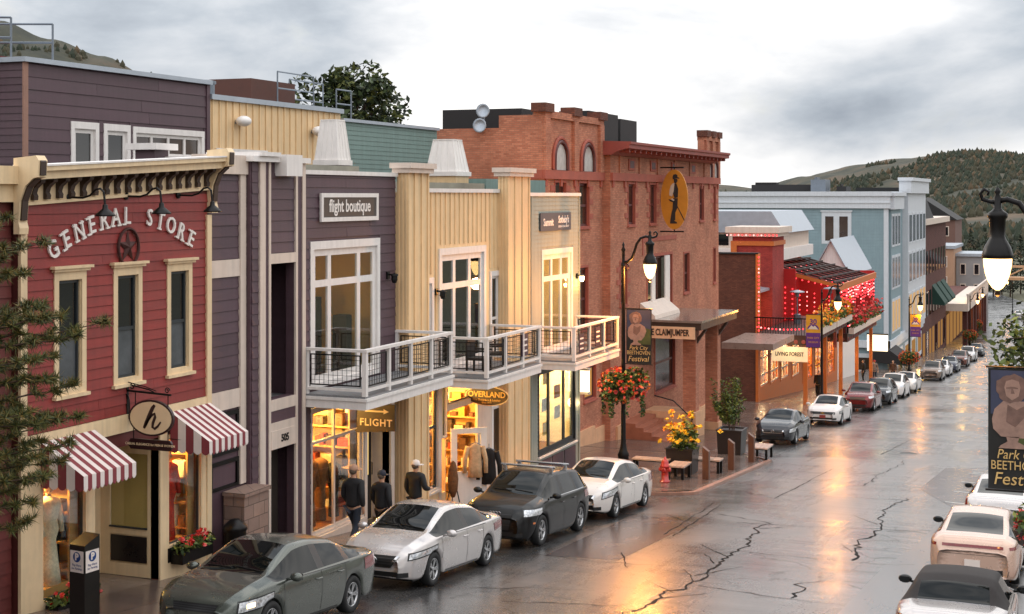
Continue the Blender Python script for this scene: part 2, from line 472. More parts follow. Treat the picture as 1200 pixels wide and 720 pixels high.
# ================================================================== SETTING: ground, road, pavements, hills
def road_material():
    m = bpy.data.materials.new('wet_asphalt'); m.use_nodes = True
    n = m.node_tree.nodes; l = m.node_tree.links; b = n['Principled BSDF']
    t = n.new('ShaderNodeTexCoord')
    def noise(scale, detail=5, rough=0.6, dist=0.0, st=(1,1,1)):
        mp = n.new('ShaderNodeMapping'); mp.inputs['Scale'].default_value = st; l.new(t.outputs['Object'], mp.inputs[0])
        q = n.new('ShaderNodeTexNoise'); q.inputs['Scale'].default_value = scale; q.inputs['Detail'].default_value = detail
        q.inputs['Roughness'].default_value = rough; q.inputs['Distortion'].default_value = dist
        l.new(mp.outputs[0], q.inputs['Vector']); return q.outputs[0]
    def rng(v, a, b_, c, d):
        q = n.new('ShaderNodeMapRange'); q.inputs['From Min'].default_value = a; q.inputs['From Max'].default_value = b_
        q.inputs['To Min'].default_value = c; q.inputs['To Max'].default_value = d; l.new(v, q.inputs['Value']); return q.outputs[0]
    def mth(op, a, c):
        q = n.new('ShaderNodeMath'); q.operation = op
        for i, v in enumerate((a, c)):
            if isinstance(v, (int, float)): q.inputs[i].default_value = v
            else: l.new(v, q.inputs[i])
        return q.outputs[0]
    wear = noise(0.45, 6, 0.6, 0.4, (1.6, 0.25, 1))      # wheel tracks and drying streaks run along the street
    patch = noise(0.22, 4, 0.5, 0.6)
    fine = noise(26, 3, 0.7)
    grit = noise(140, 2, 0.6)
    col = mth('MULTIPLY', rng(wear, 0.3, 0.7, 0.030, 0.085), rng(fine, 0.2, 0.8, 0.7, 1.3))
    col = mth('MULTIPLY', col, rng(patch, 0.35, 0.65, 0.75, 1.25))
    # fine alligator cracking in the older surface
    wob = n.new('ShaderNodeVectorMath'); wob.operation = 'MULTIPLY_ADD'
    nz = n.new('ShaderNodeTexNoise'); nz.inputs['Scale'].default_value = 1.1; nz.inputs['Detail'].default_value = 4; l.new(t.outputs['Object'], nz.inputs['Vector'])
    l.new(nz.outputs['Color'], wob.inputs[0]); wob.inputs[1].default_value = (1.6, 1.6, 0); l.new(t.outputs['Object'], wob.inputs[2])
    vo = n.new('ShaderNodeTexVoronoi'); vo.feature = 'DISTANCE_TO_EDGE'; vo.inputs['Scale'].default_value = 0.42; l.new(wob.outputs[0], vo.inputs['Vector'])
    crk = mth('MAXIMUM', rng(vo.outputs['Distance'], 0.004, 0.016, 0.0, 1.0), rng(patch, 0.46, 0.52, 0.0, 1.0))
    col = mth('MULTIPLY', col, rng(crk, 0.0, 1.0, 0.35, 1.0))
    streak = noise(0.9, 8, 0.75, 0.2, (0.35, 2.2, 1))
    cmb = n.new('ShaderNodeCombineXYZ')
    l.new(col, cmb.inputs[0]); l.new(mth('MULTIPLY', col, 0.98), cmb.inputs[1]); l.new(mth('MULTIPLY', col, 0.98), cmb.inputs[2])
    l.new(cmb.outputs[0], b.inputs['Base Color'])
    wet = mth('ADD', mth('MULTIPLY', wear, 0.6), mth('MULTIPLY', patch, 0.4))
    rough = mth('ADD', rng(wet, 0.36, 0.64, 0.14, 0.36), rng(fine, 0.3, 0.7, -0.03, 0.06))
    l.new(rough, b.inputs['Roughness'])
    b.inputs['Specular IOR Level'].default_value = 0.8
    # water film standing on the surface
    b.inputs['Coat IOR'].default_value = 1.58
    l.new(mth('MULTIPLY', mth('MULTIPLY', rng(wet, 0.34, 0.66, 1.0, 0.6), rng(crk, 0.0, 1.0, 0.25, 1.0)), rng(streak, 0.34, 0.6, 0.5, 1.0)), b.inputs['Coat Weight'])
    l.new(mth('ADD', rng(patch, 0.35, 0.65, 0.20, 0.34), rng(fine, 0.3, 0.7, -0.03, 0.06)), b.inputs['Coat Roughness'])
    bc = n.new('ShaderNodeBump'); bc.inputs['Distance'].default_value = 0.012; bc.inputs['Strength'].default_value = 0.10; l.new(fine, bc.inputs['Height']); l.new(bc.outputs[0], b.inputs['Coat Normal'])
    hgt = mth('ADD', mth('MULTIPLY', grit, 0.35), mth('MULTIPLY', fine, 0.65))
    bp = n.new('ShaderNodeBump'); bp.inputs['Distance'].default_value = 0.012
    l.new(rng(wet, 0.36, 0.6, 0.04, 0.18), bp.inputs['Strength'])
    l.new(hgt, bp.inputs['Height']); l.new(bp.outputs[0], b.inputs['Normal'])
    return m
M_ROAD = road_material()
M_CRACK = mat('tar_crack', (18, 17, 17), 0.75, var=0.2, spec=0.15)
M_PATCH = mat('dark_asphalt_patch', (70, 60, 60), 0.25, var=0.5, scale=1.6, bump=0.25, bscale=30, coat=0.5, stretch=(1, 0.35, 1))
M_PATCH2 = mat('worn_asphalt_patch', (84, 84, 86), 0.3, var=0.45, scale=1.6, bump=0.3, bscale=40, coat=0.7, stretch=(1.6, 0.4, 1))
for _m in (M_PATCH, M_PATCH2): _m.node_tree.nodes['Principled BSDF'].inputs['Coat Roughness'].default_value = 0.2
M_WALK = mat('wet_pavement', (112, 98, 90), 0.24, var=0.28, scale=1.1, bump=0.15, bscale=30)
M_SLAB = mat('wet_paving_slab', (96, 82, 76), 0.22, var=0.22, scale=1.3, bump=0.12, bscale=30, objvar=0.14)
M_KERB = mat('kerb_stone', (150, 112, 96), 0.4, var=0.2, scale=2.5, bump=0.2, objvar=0.08)
M_LINE = mat('worn_road_paint', (190, 188, 182), 0.35, var=0.3, scale=5)

def stations(a, b, step): 
    n = max(1, int(round((b - a) / step))); return [a + (b - a) * i / n for i in range(n + 1)]
YS = stations(-60, 90, 1.5) + stations(92, 200, 4)[0:] + stations(206, 300, 6) + stations(320, 700, 40)

def strip(xl, xr, dzl, dzr, ys, nx=1):
    mb = MB(); fs = []
    for s in ys:
        for k in range(nx + 1):
            t = k / nx
            x = xl(s) + (xr(s) - xl(s)) * t
            mb.v.append((x + bend(s), s, gz(s) + dzl + (dzr - dzl) * t))
    w = nx + 1
    for i in range(len(ys) - 1):
        for k in range(nx):
            mb.f.append([i*w+k, i*w+k+1, (i+1)*w+k+1, (i+1)*w+k]); mb.mi.append(0); mb.sm.append(True)
    return mb

# ground sheet to the horizon
mb = MB()
gy = stations(-120, 300, 20) + [340, 420, 560, 800, 1300, 2200, 4000, 7000]
gx = [-5000, -2500, -1200, -600, -300, -150, -80, -40, -17.2, -9, 0, 6, 20, 60, 150, 400, 1000, 2500, 5000]
for s in gy:
    for x in gx:
        side = 0.0
        if x > 10: side = min(40, (x - 10) * 0.05)
        mb.v.append((x, s, gz(s) - 0.25 + side))
w = len(gx)
for i in range(len(gy) - 1):
    for k in range(w - 1):
        mb.f.append([i*w+k, i*w+k+1, (i+1)*w+k+1, (i+1)*w+k]); mb.mi.append(0); mb.sm.append(True)
M_GROUND = mat('earth_and_scrub', (84, 82, 62), 0.95, var=0.35, scale=0.02, bump=0.0)
ground = struct('ground', mb, M_GROUND)

# road: crowned a little in the middle
mb = strip(lambda s: KERB_L - 0.15 if s < 196 else -22, lambda s: KERB_R + 0.15 if s < 196 else 10, 0, 0, YS, 8)
for i, v in enumerate(mb.v):
    k = (i % 9) / 8.0
    mb.v[i] = (v[0], v[1], v[2] + (0.07 * (1 - (2*k - 1)**2) if v[1] < 196 else 0.0))
road = struct('road', mb, M_ROAD)
def road_z(x, s):
    k = (x - (KERB_L - 0.15)) / (KERB_R - KERB_L + 0.3)
    return gz(s) + 0.07 * max(0.0, 1 - (2*k - 1)**2)

# pavements: a sheet each, kerb stones and, near the camera, single paving slabs
walk_l = struct('pavement_left', strip(lambda s: FX - 3.5, lambda s: bulb(s) - 0.17, 0.17, 0.13, [s for s in YS if s <= 196], 1), M_WALK)
walk_r = struct('pavement_right', strip(lambda s: KERB_R + 0.17, lambda s: 8.0, 0.13, 0.2, [s for s in YS if s <= 190], 1), M_WALK)
kid = 0
def kerb_run(par, line, y0, y1, L, side):
    s = y0
    while s < y1 - 0.05:
        e = min(s + L, y1); mbk = MB(); g = 0.006
        a0, a1 = line(s + g), line(e - g)
        w_ = 0.17
        x00, x01 = (a0 - w_, a0) if side < 0 else (a0, a0 + w_)
        x10, x11 = (a1 - w_, a1) if side < 0 else (a1, a1 + w_)
        z0, z1 = gz(s), gz(e)
        mbk.add([(x00,s+g,z0-0.2),(x01,s+g,z0-0.2),(x11,e-g,z1-0.2),(x10,e-g,z1-0.2),(x00,s+g,z0+0.142),(x01,s+g,z0+0.136),(x11,e-g,z1+0.136),(x10,e-g,z1+0.142)],
                [(0,3,2,1),(4,5,6,7),(0,1,5,4),(1,2,6,5),(2,3,7,6),(3,0,4,7)])
        obj('kerb_stone', mbk, M_KERB, par)
        s = e
kerb_run(walk_l, bulb, 16.0, 43.0, 1.5, -1)
kerb_run(walk_l, bulb, 43.0, 44.8, 0.3, -1)
kerb_run(walk_l, bulb, 44.8, 56.0, 1.12, -1)
kerb_run(walk_l, bulb, 56.0, 59.5, 0.7, -1)
kerb_run(walk_l, bulb, 59.5, 112, 3.0, -1)
kerb_run(walk_l, bulb, 112, 196, 12.0, -1)
kerb_run(walk_r, lambda s: KERB_R, 8.0, 70.0, 3.0, 1)
# slabs on the left pavement that show between the cars and on the built-out corner
def slab(s0, s1, x0, x1, lift):
    mbk = MB(); g = 0.008; b0, b1 = gz(s0), gz(s1)
    def zz(x, s): return gz(s) + 0.17 - 0.04 * (x - (FX-3.5)) / (bulb(s) - 0.17 - (FX-3.5)) + lift
    vs = [(x0+g,s0+g),(x1-g,s0+g),(x1-g,s1-g),(x0+g,s1-g)]
    mbk.add([(x,s,zz(x,s)-0.05) for x,s in vs] + [(x,s,zz(x,s)) for x,s in vs],
            [(4,5,6,7),(0,1,5,4),(1,2,6,5),(2,3,7,6),(3,0,4,7)])
    obj('paving_slab', mbk, M_SLAB, walk_l)
rs = random.Random(3)
for i in range(12):
    s0 = 18.0 + i * 1.2
    for k in range(2): slab(s0, s0+1.2, FX + 0.05 + k*1.16, FX + 0.05 + (k+1)*1.16, 0.006 + rs.random()*0.004)
for i in range(12):
    s0 = 44.9 + i * 0.92
    for k in range(8): slab(s0, s0+0.92, -19.3 + k*0.93, -19.3 + (k+1)*0.93, 0.006 + rs.random()*0.005)
for i in range(14):
    s0 = 56.1 + i*1.25
    for k in range(4): slab(s0, s0+1.25, -19.3 + k*1.2, -19.3 + (k+1)*1.2, 0.006 + rs.random()*0.005)

# road repairs and cracks lie as thin sheets on the asphalt
def road_sheet(name, pts, m, lift):
    mbk = MB(); n = len(pts); mbk.add([(x, s, road_z(x, s) + lift) for x, s in pts], [tuple(range(n))])
    return obj(name, mbk, m, road)
def ribbon(pts, w0, w1, m, lift=0.006, name='road_crack'):
    mbk = MB(); n = len(pts)
    for i, (x, s) in enumerate(pts):
        x2, s2 = pts[min(i+1, n-1)]; x1, s1 = pts[max(i-1, 0)]
        d = Vector((x2-x1, s2-s1)); d.normalize(); q = Vector((-d.y, d.x))
        t = i / (n-1); w_ = (w0 + (w1-w0)*t) * rs.uniform(0.5, 1.5)
        for sg in (-1, 1):
            px, ps = x + q.x*w_*sg, s + q.y*w_*sg
            mbk.v.append((px, ps, road_z(px, ps) + lift))
    for i in range(n-1):
        mbk.f.append([2*i, 2*i+1, 2*i+3, 2*i+2]); mbk.mi.append(0); mbk.sm.append(False)
    return obj(name, mbk, m, road)
def crackline(x0, s0, x1, s1, jit, w=0.02, n=None):
    n = n or max(6, int(math.hypot(x1-x0, s1-s0) / 0.35))
    pts = []; o = 0.0
    dx, ds = x1-x0, s1-s0; L = math.hypot(dx, ds); qx, qs = -ds/L, dx/L
    for i in range(n+1):
        t = i/n; o += rs.gauss(0, jit*0.35); o *= 0.86
        env = 1
        pts.append((x0 + dx*t + qx*o*env, s0 + ds*t + qs*o*env))
    return ribbon(pts, w, w*0.6, M_CRACK)

for pts, w in (([(-7.9,25.8),(-7.7,29.0),(-7.8,31.3),(-7.8,34.1),(-8.1,36.6),(-8.3,39.6),(-9.9,40.5)], 0.035),
               ([(-5.5,28.8),(-5.7,30.3),(-5.35,31.1)], 0.025), ([(-5.2,34.3),(-5.5,36.7),(-5.4,39.0),(-5.55,42.1),(-5.75,44.4),(-5.5,47.5)], 0.03),
               ([(-7.5,29.1),(-5.45,28.75),(-4.4,28.5)], 0.016), ([(-7.8,34.1),(-5.1,34.0),(-3.6,34.6)], 0.014), ([(-9.0,39.0),(-7.5,39.4),(-5.4,40.2),(-3.4,40.8)], 0.014),
               ([(-9.2,45.0),(-9.0,55.0)], 0.022), ([(-8.2,62.0),(-7.9,70.0)], 0.02), ([(-10.2,32.3),(-9.4,30.3)], 0.02), ([(-10.1,35.7),(-10.6,42.9)], 0.02),
               ([(-9.85,35.6),(-10.3,42.5)], 0.022), ([(-11.9,31.0),(-9.5,30.9),(-8.0,31.4)], 0.014), ([(-8.7,46.0),(-6.0,46.9),(-4.2,47.3)], 0.014), ([(-7.2,50.0),(-7.0,60.0)], 0.016),
               ([(-8.3,24.0),(-7.9,25.8)], 0.03), ([(-10.4,25.5),(-8.0,26.2)], 0.018), ([(-6.4,56.0),(-4.6,57.0)], 0.012), ([(-11.5,26.5),(-9.2,27.4)], 0.016)):
    full = []
    for (x0, s0), (x1, s1) in zip(pts, pts[1:]):
        n = max(3, int(math.hypot(x1-x0, s1-s0) / 0.22)); o = 0.0
        L = math.hypot(x1-x0, s1-s0); qx, qs = -(s1-s0)/L, (x1-x0)/L
        straight = w == 0.022 or w == 0.02
        for i in range(n):
            o = o*0.75 + rs.gauss(0, 0.015 if straight else 0.06)
            t = i/n; full.append((x0+(x1-x0)*t+qx*o, s0+(s1-s0)*t+qs*o))
    full.append(pts[-1])
    ribbon(full, w*0.95, w*0.5, M_CRACK)
for (x0,s0,x1,s1) in [(-7.8,33.0,-8.9,34.6),(-7.9,30.2,-7.2,31.9),(-7.75,28.0,-8.7,29.2),(-5.5,37.5,-4.6,38.3),(-5.5,41.0,-6.4,42.6),(-8.2,38.2,-7.5,39.2),(-8.0,27.0,-7.2,28.3),(-7.9,32.0,-8.4,33.2),(-5.4,35.6,-5.9,36.8),(-10.3,38.5,-11.2,39.7),(-7.7,29.5,-8.2,30.9)]:
    crackline(x0, s0, x1, s1, 0.07, 0.014)
road_sheet('asphalt_patch', [(-5.4,50.4),(-3.85,45.9),(-1.2,46.5),(-1.2,59.6),(-3.8,59.2),(-5.25,58.1)], M_PATCH, 0.004)
road_sheet('asphalt_patch', [(-4.5,24.0),(-3.05,24.0),(-3.05,36.0),(-3.4,45.2),(-3.8,45.3),(-4.05,42.7),(-4.1,37.7),(-4.4,34.1)], M_PATCH2, 0.004)
road_sheet('asphalt_patch', [(-11.6,31.0),(-9.9,31.2),(-10.0,38.5),(-11.9,39.0)], M_PATCH, 0.003)
for k in range(4):
    s0 = 46.9 + k*3.1
    road_sheet('parking_line', [(-4.3,s0+0.5),(-1.3,s0),(-1.3,s0+0.14),(-4.3,s0+0.64)], M_LINE, 0.009)
# manhole cover in the carriageway
mb = MB(); mb.lathe([(0.36, 0), (0.36, 0.012), (0.30, 0.012), (0.29, 0.008), (0.0, 0.008)], (-7.2, 63.0, road_z(-7.2, 63.0)), 20)
obj('manhole_cover', mb, M_IRON, road)

# ---------------------------------------------------------------- hills
M_HILL = bpy.data.materials.new('scrub_hillside'); M_HILL.use_nodes = True
_n = M_HILL.node_tree.nodes; _l = M_HILL.node_tree.links; _b = _n['Principled BSDF']
_t = _n.new('ShaderNodeTexCoord')
_a = _n.new('ShaderNodeTexNoise'); _a.inputs['Scale'].default_value = 0.012; _a.inputs['Detail'].default_value = 9; _a.inputs['Roughness'].default_value = 0.72
_l.new(_t.outputs['Object'], _a.inputs['Vector'])
_r = _n.new('ShaderNodeValToRGB'); _l.new(_a.outputs[0], _r.inputs[0])
_r.color_ramp.elements[0].position = 0.36; _r.color_ramp.elements[0].color = (*lin((38, 42, 34)), 1)
_r.color_ramp.elements[1].position = 0.68; _r.color_ramp.elements[1].color = (*lin((104, 88, 68)), 1)
_e = _r.color_ramp.elements.new(0.48); _e.color = (*lin((60, 60, 46)), 1)
_e = _r.color_ramp.elements.new(0.57); _e.color = (*lin((84, 70, 54)), 1)
_l.new(_r.outputs[0], _b.inputs['Base Color']); _b.inputs['Roughness'].default_value = 0.95
from mathutils import noise as mnoise
def smooth_profile(pts, t):
    for (a, za), (b, zb) in zip(pts, pts[1:]):
        if t <= b:
            k = (t - a) / (b - a); k = k*k*(3 - 2*k); return za + (zb - za) * k
    return pts[-1][1]
CA, SA = 0.92848, 0.37139
def from_cam(px, depth):    # ground position that far out along a bearing, used to lay hills and far trees out in plan
    r = (px - 600) / 1700.0 * depth
    return (r*CA - depth*SA, r*SA + depth*CA)
def hill(name, crest, depth, thick, base, seed, nx=150, ny=26, rough=6.0, trees=0, tsize=5.0):
    mbh = MB(); mbh.smooth = True
    p0, p1 = crest[0][0], crest[-1][0]
    top = []
    for i in range(nx + 1):
        px = p0 + (p1 - p0) * i / nx
        zc = smooth_profile(crest, px)
        for k in range(ny + 1):
            t = -1 + 2*k/ny
            d = depth + thick * t
            x, y = from_cam(px, depth); dx, dy = -SA, CA
            x += dx*thick*t; y += dy*thick*t
            h = max(0.0, 1 - abs(t) ** (1.15 if t < 0 else 1.6))
            ns = mnoise.fractal(Vector((x*0.004 + seed, y*0.004, seed)), 0.9, 2.1, 6)
            z = base + (zc - base) * h + ns * rough * (0.25 + h) * (0.35 if abs(t) < 0.05 else 1.0)
            mbh.v.append((x, y, z))
    w_ = ny + 1
    for i in range(nx):
        for k in range(ny):
            mbh.f.append([i*w_+k, (i+1)*w_+k, (i+1)*w_+k+1, i*w_+k+1]); mbh.mi.append(0); mbh.sm.append(True)
    o = struct(name, mbh, M_HILL)
    if trees:
        rg = random.Random(seed); mbt = MB()
        for _ in range(trees):
            i = rg.randrange(nx); k = rg.randrange(int(ny*0.04), int(ny*0.53))
            a = Vector(mbh.v[i*w_+k]); b = Vector(mbh.v[(i+1)*w_+k+1]); c = a.lerp(b, rg.random())
            if mnoise.fractal(Vector((c.x*0.006, c.y*0.006, seed+4)), 1, 2, 3) < -0.12: continue
            s = tsize * rg.uniform(0.5, 1.25); mbt.m = rg.choice((0,0,0,0,1,1,1,2))
            n = 5; ph = rg.random()*6.28
            vs = [(c.x + s*0.42*math.cos(ph+q*1.2566), c.y + s*0.42*math.sin(ph+q*1.2566), c.z - 0.3*s) for q in range(n)]
            vs += [(c.x + s*0.36*math.cos(ph+.6+q*1.2566), c.y + s*0.36*math.sin(ph+.6+q*1.2566), c.z + 0.35*s) for q in range(n)] + [(c.x, c.y, c.z + s*rg.uniform(0.7,1.05))]
            fs = []
            for q in range(n):
                q2 = (q+1) % n; fs += [(q, q2, n+q), (q2, n+q2, n+q), (n+q, n+q2, 2*n)]
            mbt.add(vs, fs)
        tr = obj('hillside_trees', mbt, [mat('far_conifer', (46, 54, 40), 0.9, var=0.3, scale=0.05), mat('far_scrub', (66, 63, 46), 0.9, var=0.3, scale=0.05), mat('far_autumn', (90, 74, 54), 0.9, var=0.3, scale=0.05)])
        tr['kind'] = 'stuff'; tr['label'] = 'dark scrubby woodland covering the ' + ('round hill beyond the street' if p0 > 500 else 'hillside at upper left'); tr['category'] = 'woodland'
    return o
# crest heights in metres against bearing
hill('hill_beyond_street', [(780,4),(880,12),(930,20),(985,36),(1040,50),(1085,60),(1112,62),(1150,57),(1200,46),(1300,34),(1420,60),(1600,80)], 1900, 1450, -26, 11.0, ny=60, trees=24000, tsize=6.5)
hill('hill_upper_left', [(-700,190),(-350,165),(-120,140),(0,124),(60,112),(120,101),(175,87),(260,64),(360,40),(480,10),(560,-6)], 950, 420, -18, 23.0, trees=7000, tsize=4.5)
hill('distant_ridge', [(500,60),(700,70),(800,68),(850,58),(890,40),(1000,34),(1300,50)], 6500, 1200, -30, 31.0, nx=80, ny=14)
# ================================================================== HOUSES, near group on the left
def cuts(lo, hi, spans):
    """the pieces of [lo,hi] outside the spans"""
    res = []; c = lo
    for a, b in sorted(spans):
        if b <= lo or a >= hi: continue
        if a > c: res.append((c, a))
        c = max(c, b)
    if c < hi: res.append((c, hi))
    return res

def holed(mb, x0, x1, u0, u1, z0, z1, ops):
    """wall slab on a plane of constant x with rectangular openings (u0,u1,z0,z1)"""
    us = sorted(set([u0, u1] + [v for o in ops for v in o[:2] if u0 < v < u1]))
    for a, b in zip(us, us[1:]):
        mid = (a + b) / 2
        for c, d in cuts(z0, z1, [(o[2], o[3]) for o in ops if o[0] <= mid <= o[1]]):
            mb.box(x0, x1, a, b, c, d)
    return mb

def planks(par, X, u0, u1, z0, z1, h, ops, m, t=0.024, name='siding_plank', zfun=None, seed=1):
    rg = random.Random(seed); z = z0
    while z < z1 - 0.02:
        e = min(z + h, z1)
        for a, b in cuts(u0, u1, [(o[0], o[1]) for o in ops if o[2] < e - 0.02 and o[3] > z + 0.02]):
            if b - a < 0.03: continue
            # long runs are butted from two or three boards
            js = [a, b]
            if b - a > 3.2: js = [a, a + (b-a)*rg.uniform(0.3, 0.7), b]
            for p, q in zip(js, js[1:]):
                mb = MB(); g = 0.003; bt = t * rg.uniform(0.85, 1.2)
                mb.add([(X-0.004,p+g,z+0.002),(X+bt,p+g,z+0.002),(X+bt,q-g,z+0.002),(X-0.004,q-g,z+0.002),
                        (X-0.004,p+g,e-0.003),(X+0.007,p+g,e-0.003),(X+0.007,q-g,e-0.003),(X-0.004,q-g,e-0.003)],
                       [(0,3,2,1),(4,5,6,7),(0,1,5,4),(1,2,6,5),(2,3,7,6),(3,0,4,7)])
                obj(name, mb, m, par)
        z = e

def planks_x(par, Yp, x0, x1, z0, z1, h, m, t=0.024, name='siding_plank', ops=()):
    """boards on a wall facing the camera (constant y)"""
    z = z0
    while z < z1 - 0.02:
        e = min(z + h, z1)
        for a, b in cuts(x0, x1, [(o[0], o[1]) for o in ops if o[2] < e - 0.02 and o[3] > z + 0.02]):
            mb = MB()
            mb.add([(a,Yp+0.004,z+.002),(b,Yp+0.004,z+.002),(b,Yp-t,z+.002),(a,Yp-t,z+.002),(a,Yp+0.004,e-.003),(b,Yp+0.004,e-.003),(b,Yp-0.007,e-.003),(a,Yp-0.007,e-.003)],
                   [(0,1,2,3),(7,6,5,4),(1,0,4,5),(2,1,5,6),(3,2,6,7),(0,3,7,4)])
            obj(name, mb, m, par)
        z = e

def lap_sheet(mb, X, u0, u1, z0, z1, h, ops, t=0.02):
    """fine lap siding joined into one mesh (boards too narrow to tell apart)"""
    z = z0
    while z < z1 - 0.02:
        e = min(z + h, z1)
        for a, b in cuts(u0, u1, [(o[0], o[1]) for o in ops if o[2] < e - 0.02 and o[3] > z + 0.02]):
            mb.add([(X-0.004,a,z),(X+t,a,z),(X+t,b,z),(X-0.004,b,z),(X-0.004,a,e),(X+0.005,a,e),(X+0.005,b,e),(X-0.004,b,e)],
                   [(0,3,2,1),(4,5,6,7),(0,1,5,4),(1,2,6,5),(2,3,7,6),(3,0,4,7)])
        z = e
    return mb
def lap_sheet_x(mb, Yp, x0, x1, z0, z1, h, t=0.02):
    z = z0
    while z < z1 - 0.02:
        e = min(z + h, z1)
        mb.add([(x0,Yp+0.004,z),(x1,Yp+0.004,z),(x1,Yp-t,z),(x0,Yp-t,z),(x0,Yp+0.004,e),(x1,Yp+0.004,e),(x1,Yp-0.005,e),(x0,Yp-0.005,e)],
               [(0,1,2,3),(7,6,5,4),(1,0,4,5),(2,1,5,6),(3,2,6,7),(0,3,7,4)])
        z = e
    return mb

def battens(par, X, u0, u1, z0, z1, step, ops, m, t=0.03, w=0.045, name='batten_cladding'):
    mb = MB(); u = u0 + step * 0.5
    while u < u1 - 0.02:
        for c, d in cuts(z0, z1, [(o[2], o[3]) for o in ops if o[0] - w < u < o[1] + w]):
            mb.box(X, X + t, u - w/2, u + w/2, c, d)
        u += step
    return obj(name, mb, m, par, kind='stuff')

def window(par, X, u0, u1, z0, z1, us=(), zs=(), fm=None, pm=None, casing=0.09, bar=0.05, depth=0.10, proud=0.035,
           sill=True, head=False, cm=None, name='window', panes=None, sillm=None):
    """casing + bars as the window mesh; each pane, the sill and the head are its children. us/zs: inner bar positions as fractions"""
    fm = fm or M_WHITE; pm = pm or M_GLASSD; cm = cm or fm
    mb = MB()
    c = casing
    mb.box(X, X+proud, u0, u0+c, z0, z1); mb.box(X, X+proud, u1-c, u1, z0, z1)
    mb.box(X, X+proud+0.002, u0+c, u1-c, z1-c*1.25, z1); mb.box(X, X+proud+0.002, u0+c, u1-c, z0, z0+c*0.8)
    a0, a1, b0, b1 = u0+c, u1-c, z0+c*0.8, z1-c*1.25
    # reveal running back into the wall
    mb.box(X-depth, X-0.002, a0-0.02, a0+0.012, b0, b1); mb.box(X-depth, X-0.002, a1-0.012, a1+0.02, b0, b1)
    mb.box(X-depth, X-0.003, a0+0.012, a1-0.012, b1-0.012, b1+0.02); mb.box(X-depth, X-0.003, a0+0.012, a1-0.012, b0-0.02, b0+0.012)
    o = obj(name, mb, cm, par)
    U = [a0] + [a0 + (a1-a0)*q for q in us] + [a1]; Z = [b0] + [b0 + (b1-b0)*q for q in zs] + [b1]
    sb = MB(); h = bar/2; xr = X - depth*0.55
    for i, q in enumerate(U):
        lo, hi = (q, q+bar) if i == 0 else (q-bar, q) if i == len(U)-1 else (q-h, q+h)
        sb.box(xr-0.03, xr+0.03, lo, hi, b0, b1)
    for i, q in enumerate(Z):
        lo, hi = (q, q+bar) if i == 0 else (q-bar, q) if i == len(Z)-1 else (q-h, q+h)
        sb.box(xr-0.028, xr+0.028, a0+bar, a1-bar, lo, hi)
    obj('sash', sb, fm, o)
    for i in range(len(U)-1):
        for k in range(len(Z)-1):
            p = MB(); p.box(xr-0.008, xr-0.002, U[i]+h, U[i+1]-h, Z[k]+h, Z[k+1]-h)
            obj('pane', p, pm if panes is None else panes(i, k), o)
    if sill:
        s = MB(); s.box(X, X+proud+0.06, u0-0.04, u1+0.04, z0-0.06, z0); obj('sill', s, sillm or cm, o)
    if head:
        s = MB(); s.box(X, X+proud+0.05, u0-0.05, u1+0.05, z1, z1+0.05); s.box(X, X+proud+0.09, u0-0.10, u1+0.10, z1+0.05, z1+0.10)
        obj('window_head', s, sillm or cm, o)
    return o

def room(par, X, u0, u1, z0, z1, deep, wallm=None, floorm=None, name='shop_room'):
    """inside of a lit room: back, sides, ceiling and floor, open to the front"""
    mb = MB(); b = X - deep; t = 0.05
    mb.box(b-t, b, u0, u1, z0, z1); mb.box(b, X-0.16, u0-t, u0, z0, z1); mb.box(b, X-0.16, u1, u1+t, z0, z1)
    mb.box(b, X-0.16, u0, u1, z1, z1+t); mb.m = 1; mb.box(b, X-0.16, u0, u1, z0-t, z0)
    return obj(name, mb, [wallm or M_INT, floorm or M_INTFL], par)

def shop_light(par, X, u, z, watts, col=AMBER, n=1, du=0.0):
    """small ceiling pendants that carry the light"""
    watts *= 8.0
    for i in range(n):
        uu = u + (i - (n-1)/2) * du
        b = MB(); b.smooth = True; b.ball((X, uu, z), 0.05, 8, 6); b.smooth = False; b.tube([(X, uu, z+0.05), (X, uu, z+0.22)], 0.012, 6)
        bo = obj('ceiling_lamp', b, M_BULB, par)
        lamp_light('shop_lamp', (X, uu, z-0.10), watts, col, 0.10, par)

# ---------------------------------------------------------------- GENERAL STORE (red clapboard)
gs = thing('shop_building', 'red clapboard general store with cream corbelled cornice and striped awnings', 'building', (FX, 22.3, gz(22.3)))
U0, U1 = 19.62, 25.05
gwins = [(20.36, 21.22), (22.0, 22.86), (23.66, 24.50)]
upper = [(a, b, 4.52, 6.68) for a, b in gwins]
shopL = (20.02, 21.25, 1.0, 3.35); rec = (21.45, 23.42, 0.0, 3.35); shopR = (23.66, 24.86, 1.15, 3.35)
planks(gs, FX, U0, U1, 3.95, 8.05, 0.187, upper, M_RED, seed=4)
core = MB(); holed(core, FX-0.18, FX-0.004, U0-0.1, U1+0.05, 0.0, 8.5, upper + [shopL, rec, shopR])
obj('wall', core, M_DKRED, gs)
for a, b in ((U0-0.1, U0), (U1, U1+0.05)):
    mb = MB(); mb.box(FX-9, FX-0.18, a, b, -0.5, 8.4); obj('side_wall', mb, M_DKRED, gs)
mb = MB(); mb.box(FX-9, FX-0.2, U0, U1, 8.0, 8.1); obj('roof', mb, M_TAR, gs)
for a, b in gwins:
    window(gs, FX, a, b, 4.52, 6.68, zs=(0.48,), fm=M_DARKW, cm=M_CREAM, casing=0.12, bar=0.06, head=True, depth=0.12,
           panes=lambda i, k: M_GLASSD if k else mat('grey_reflection_pane', (86, 90, 94), 0.22, var=0.25, scale=2.5, bump=0.0))  # lower panes: the grey reflection is put into the pane colour
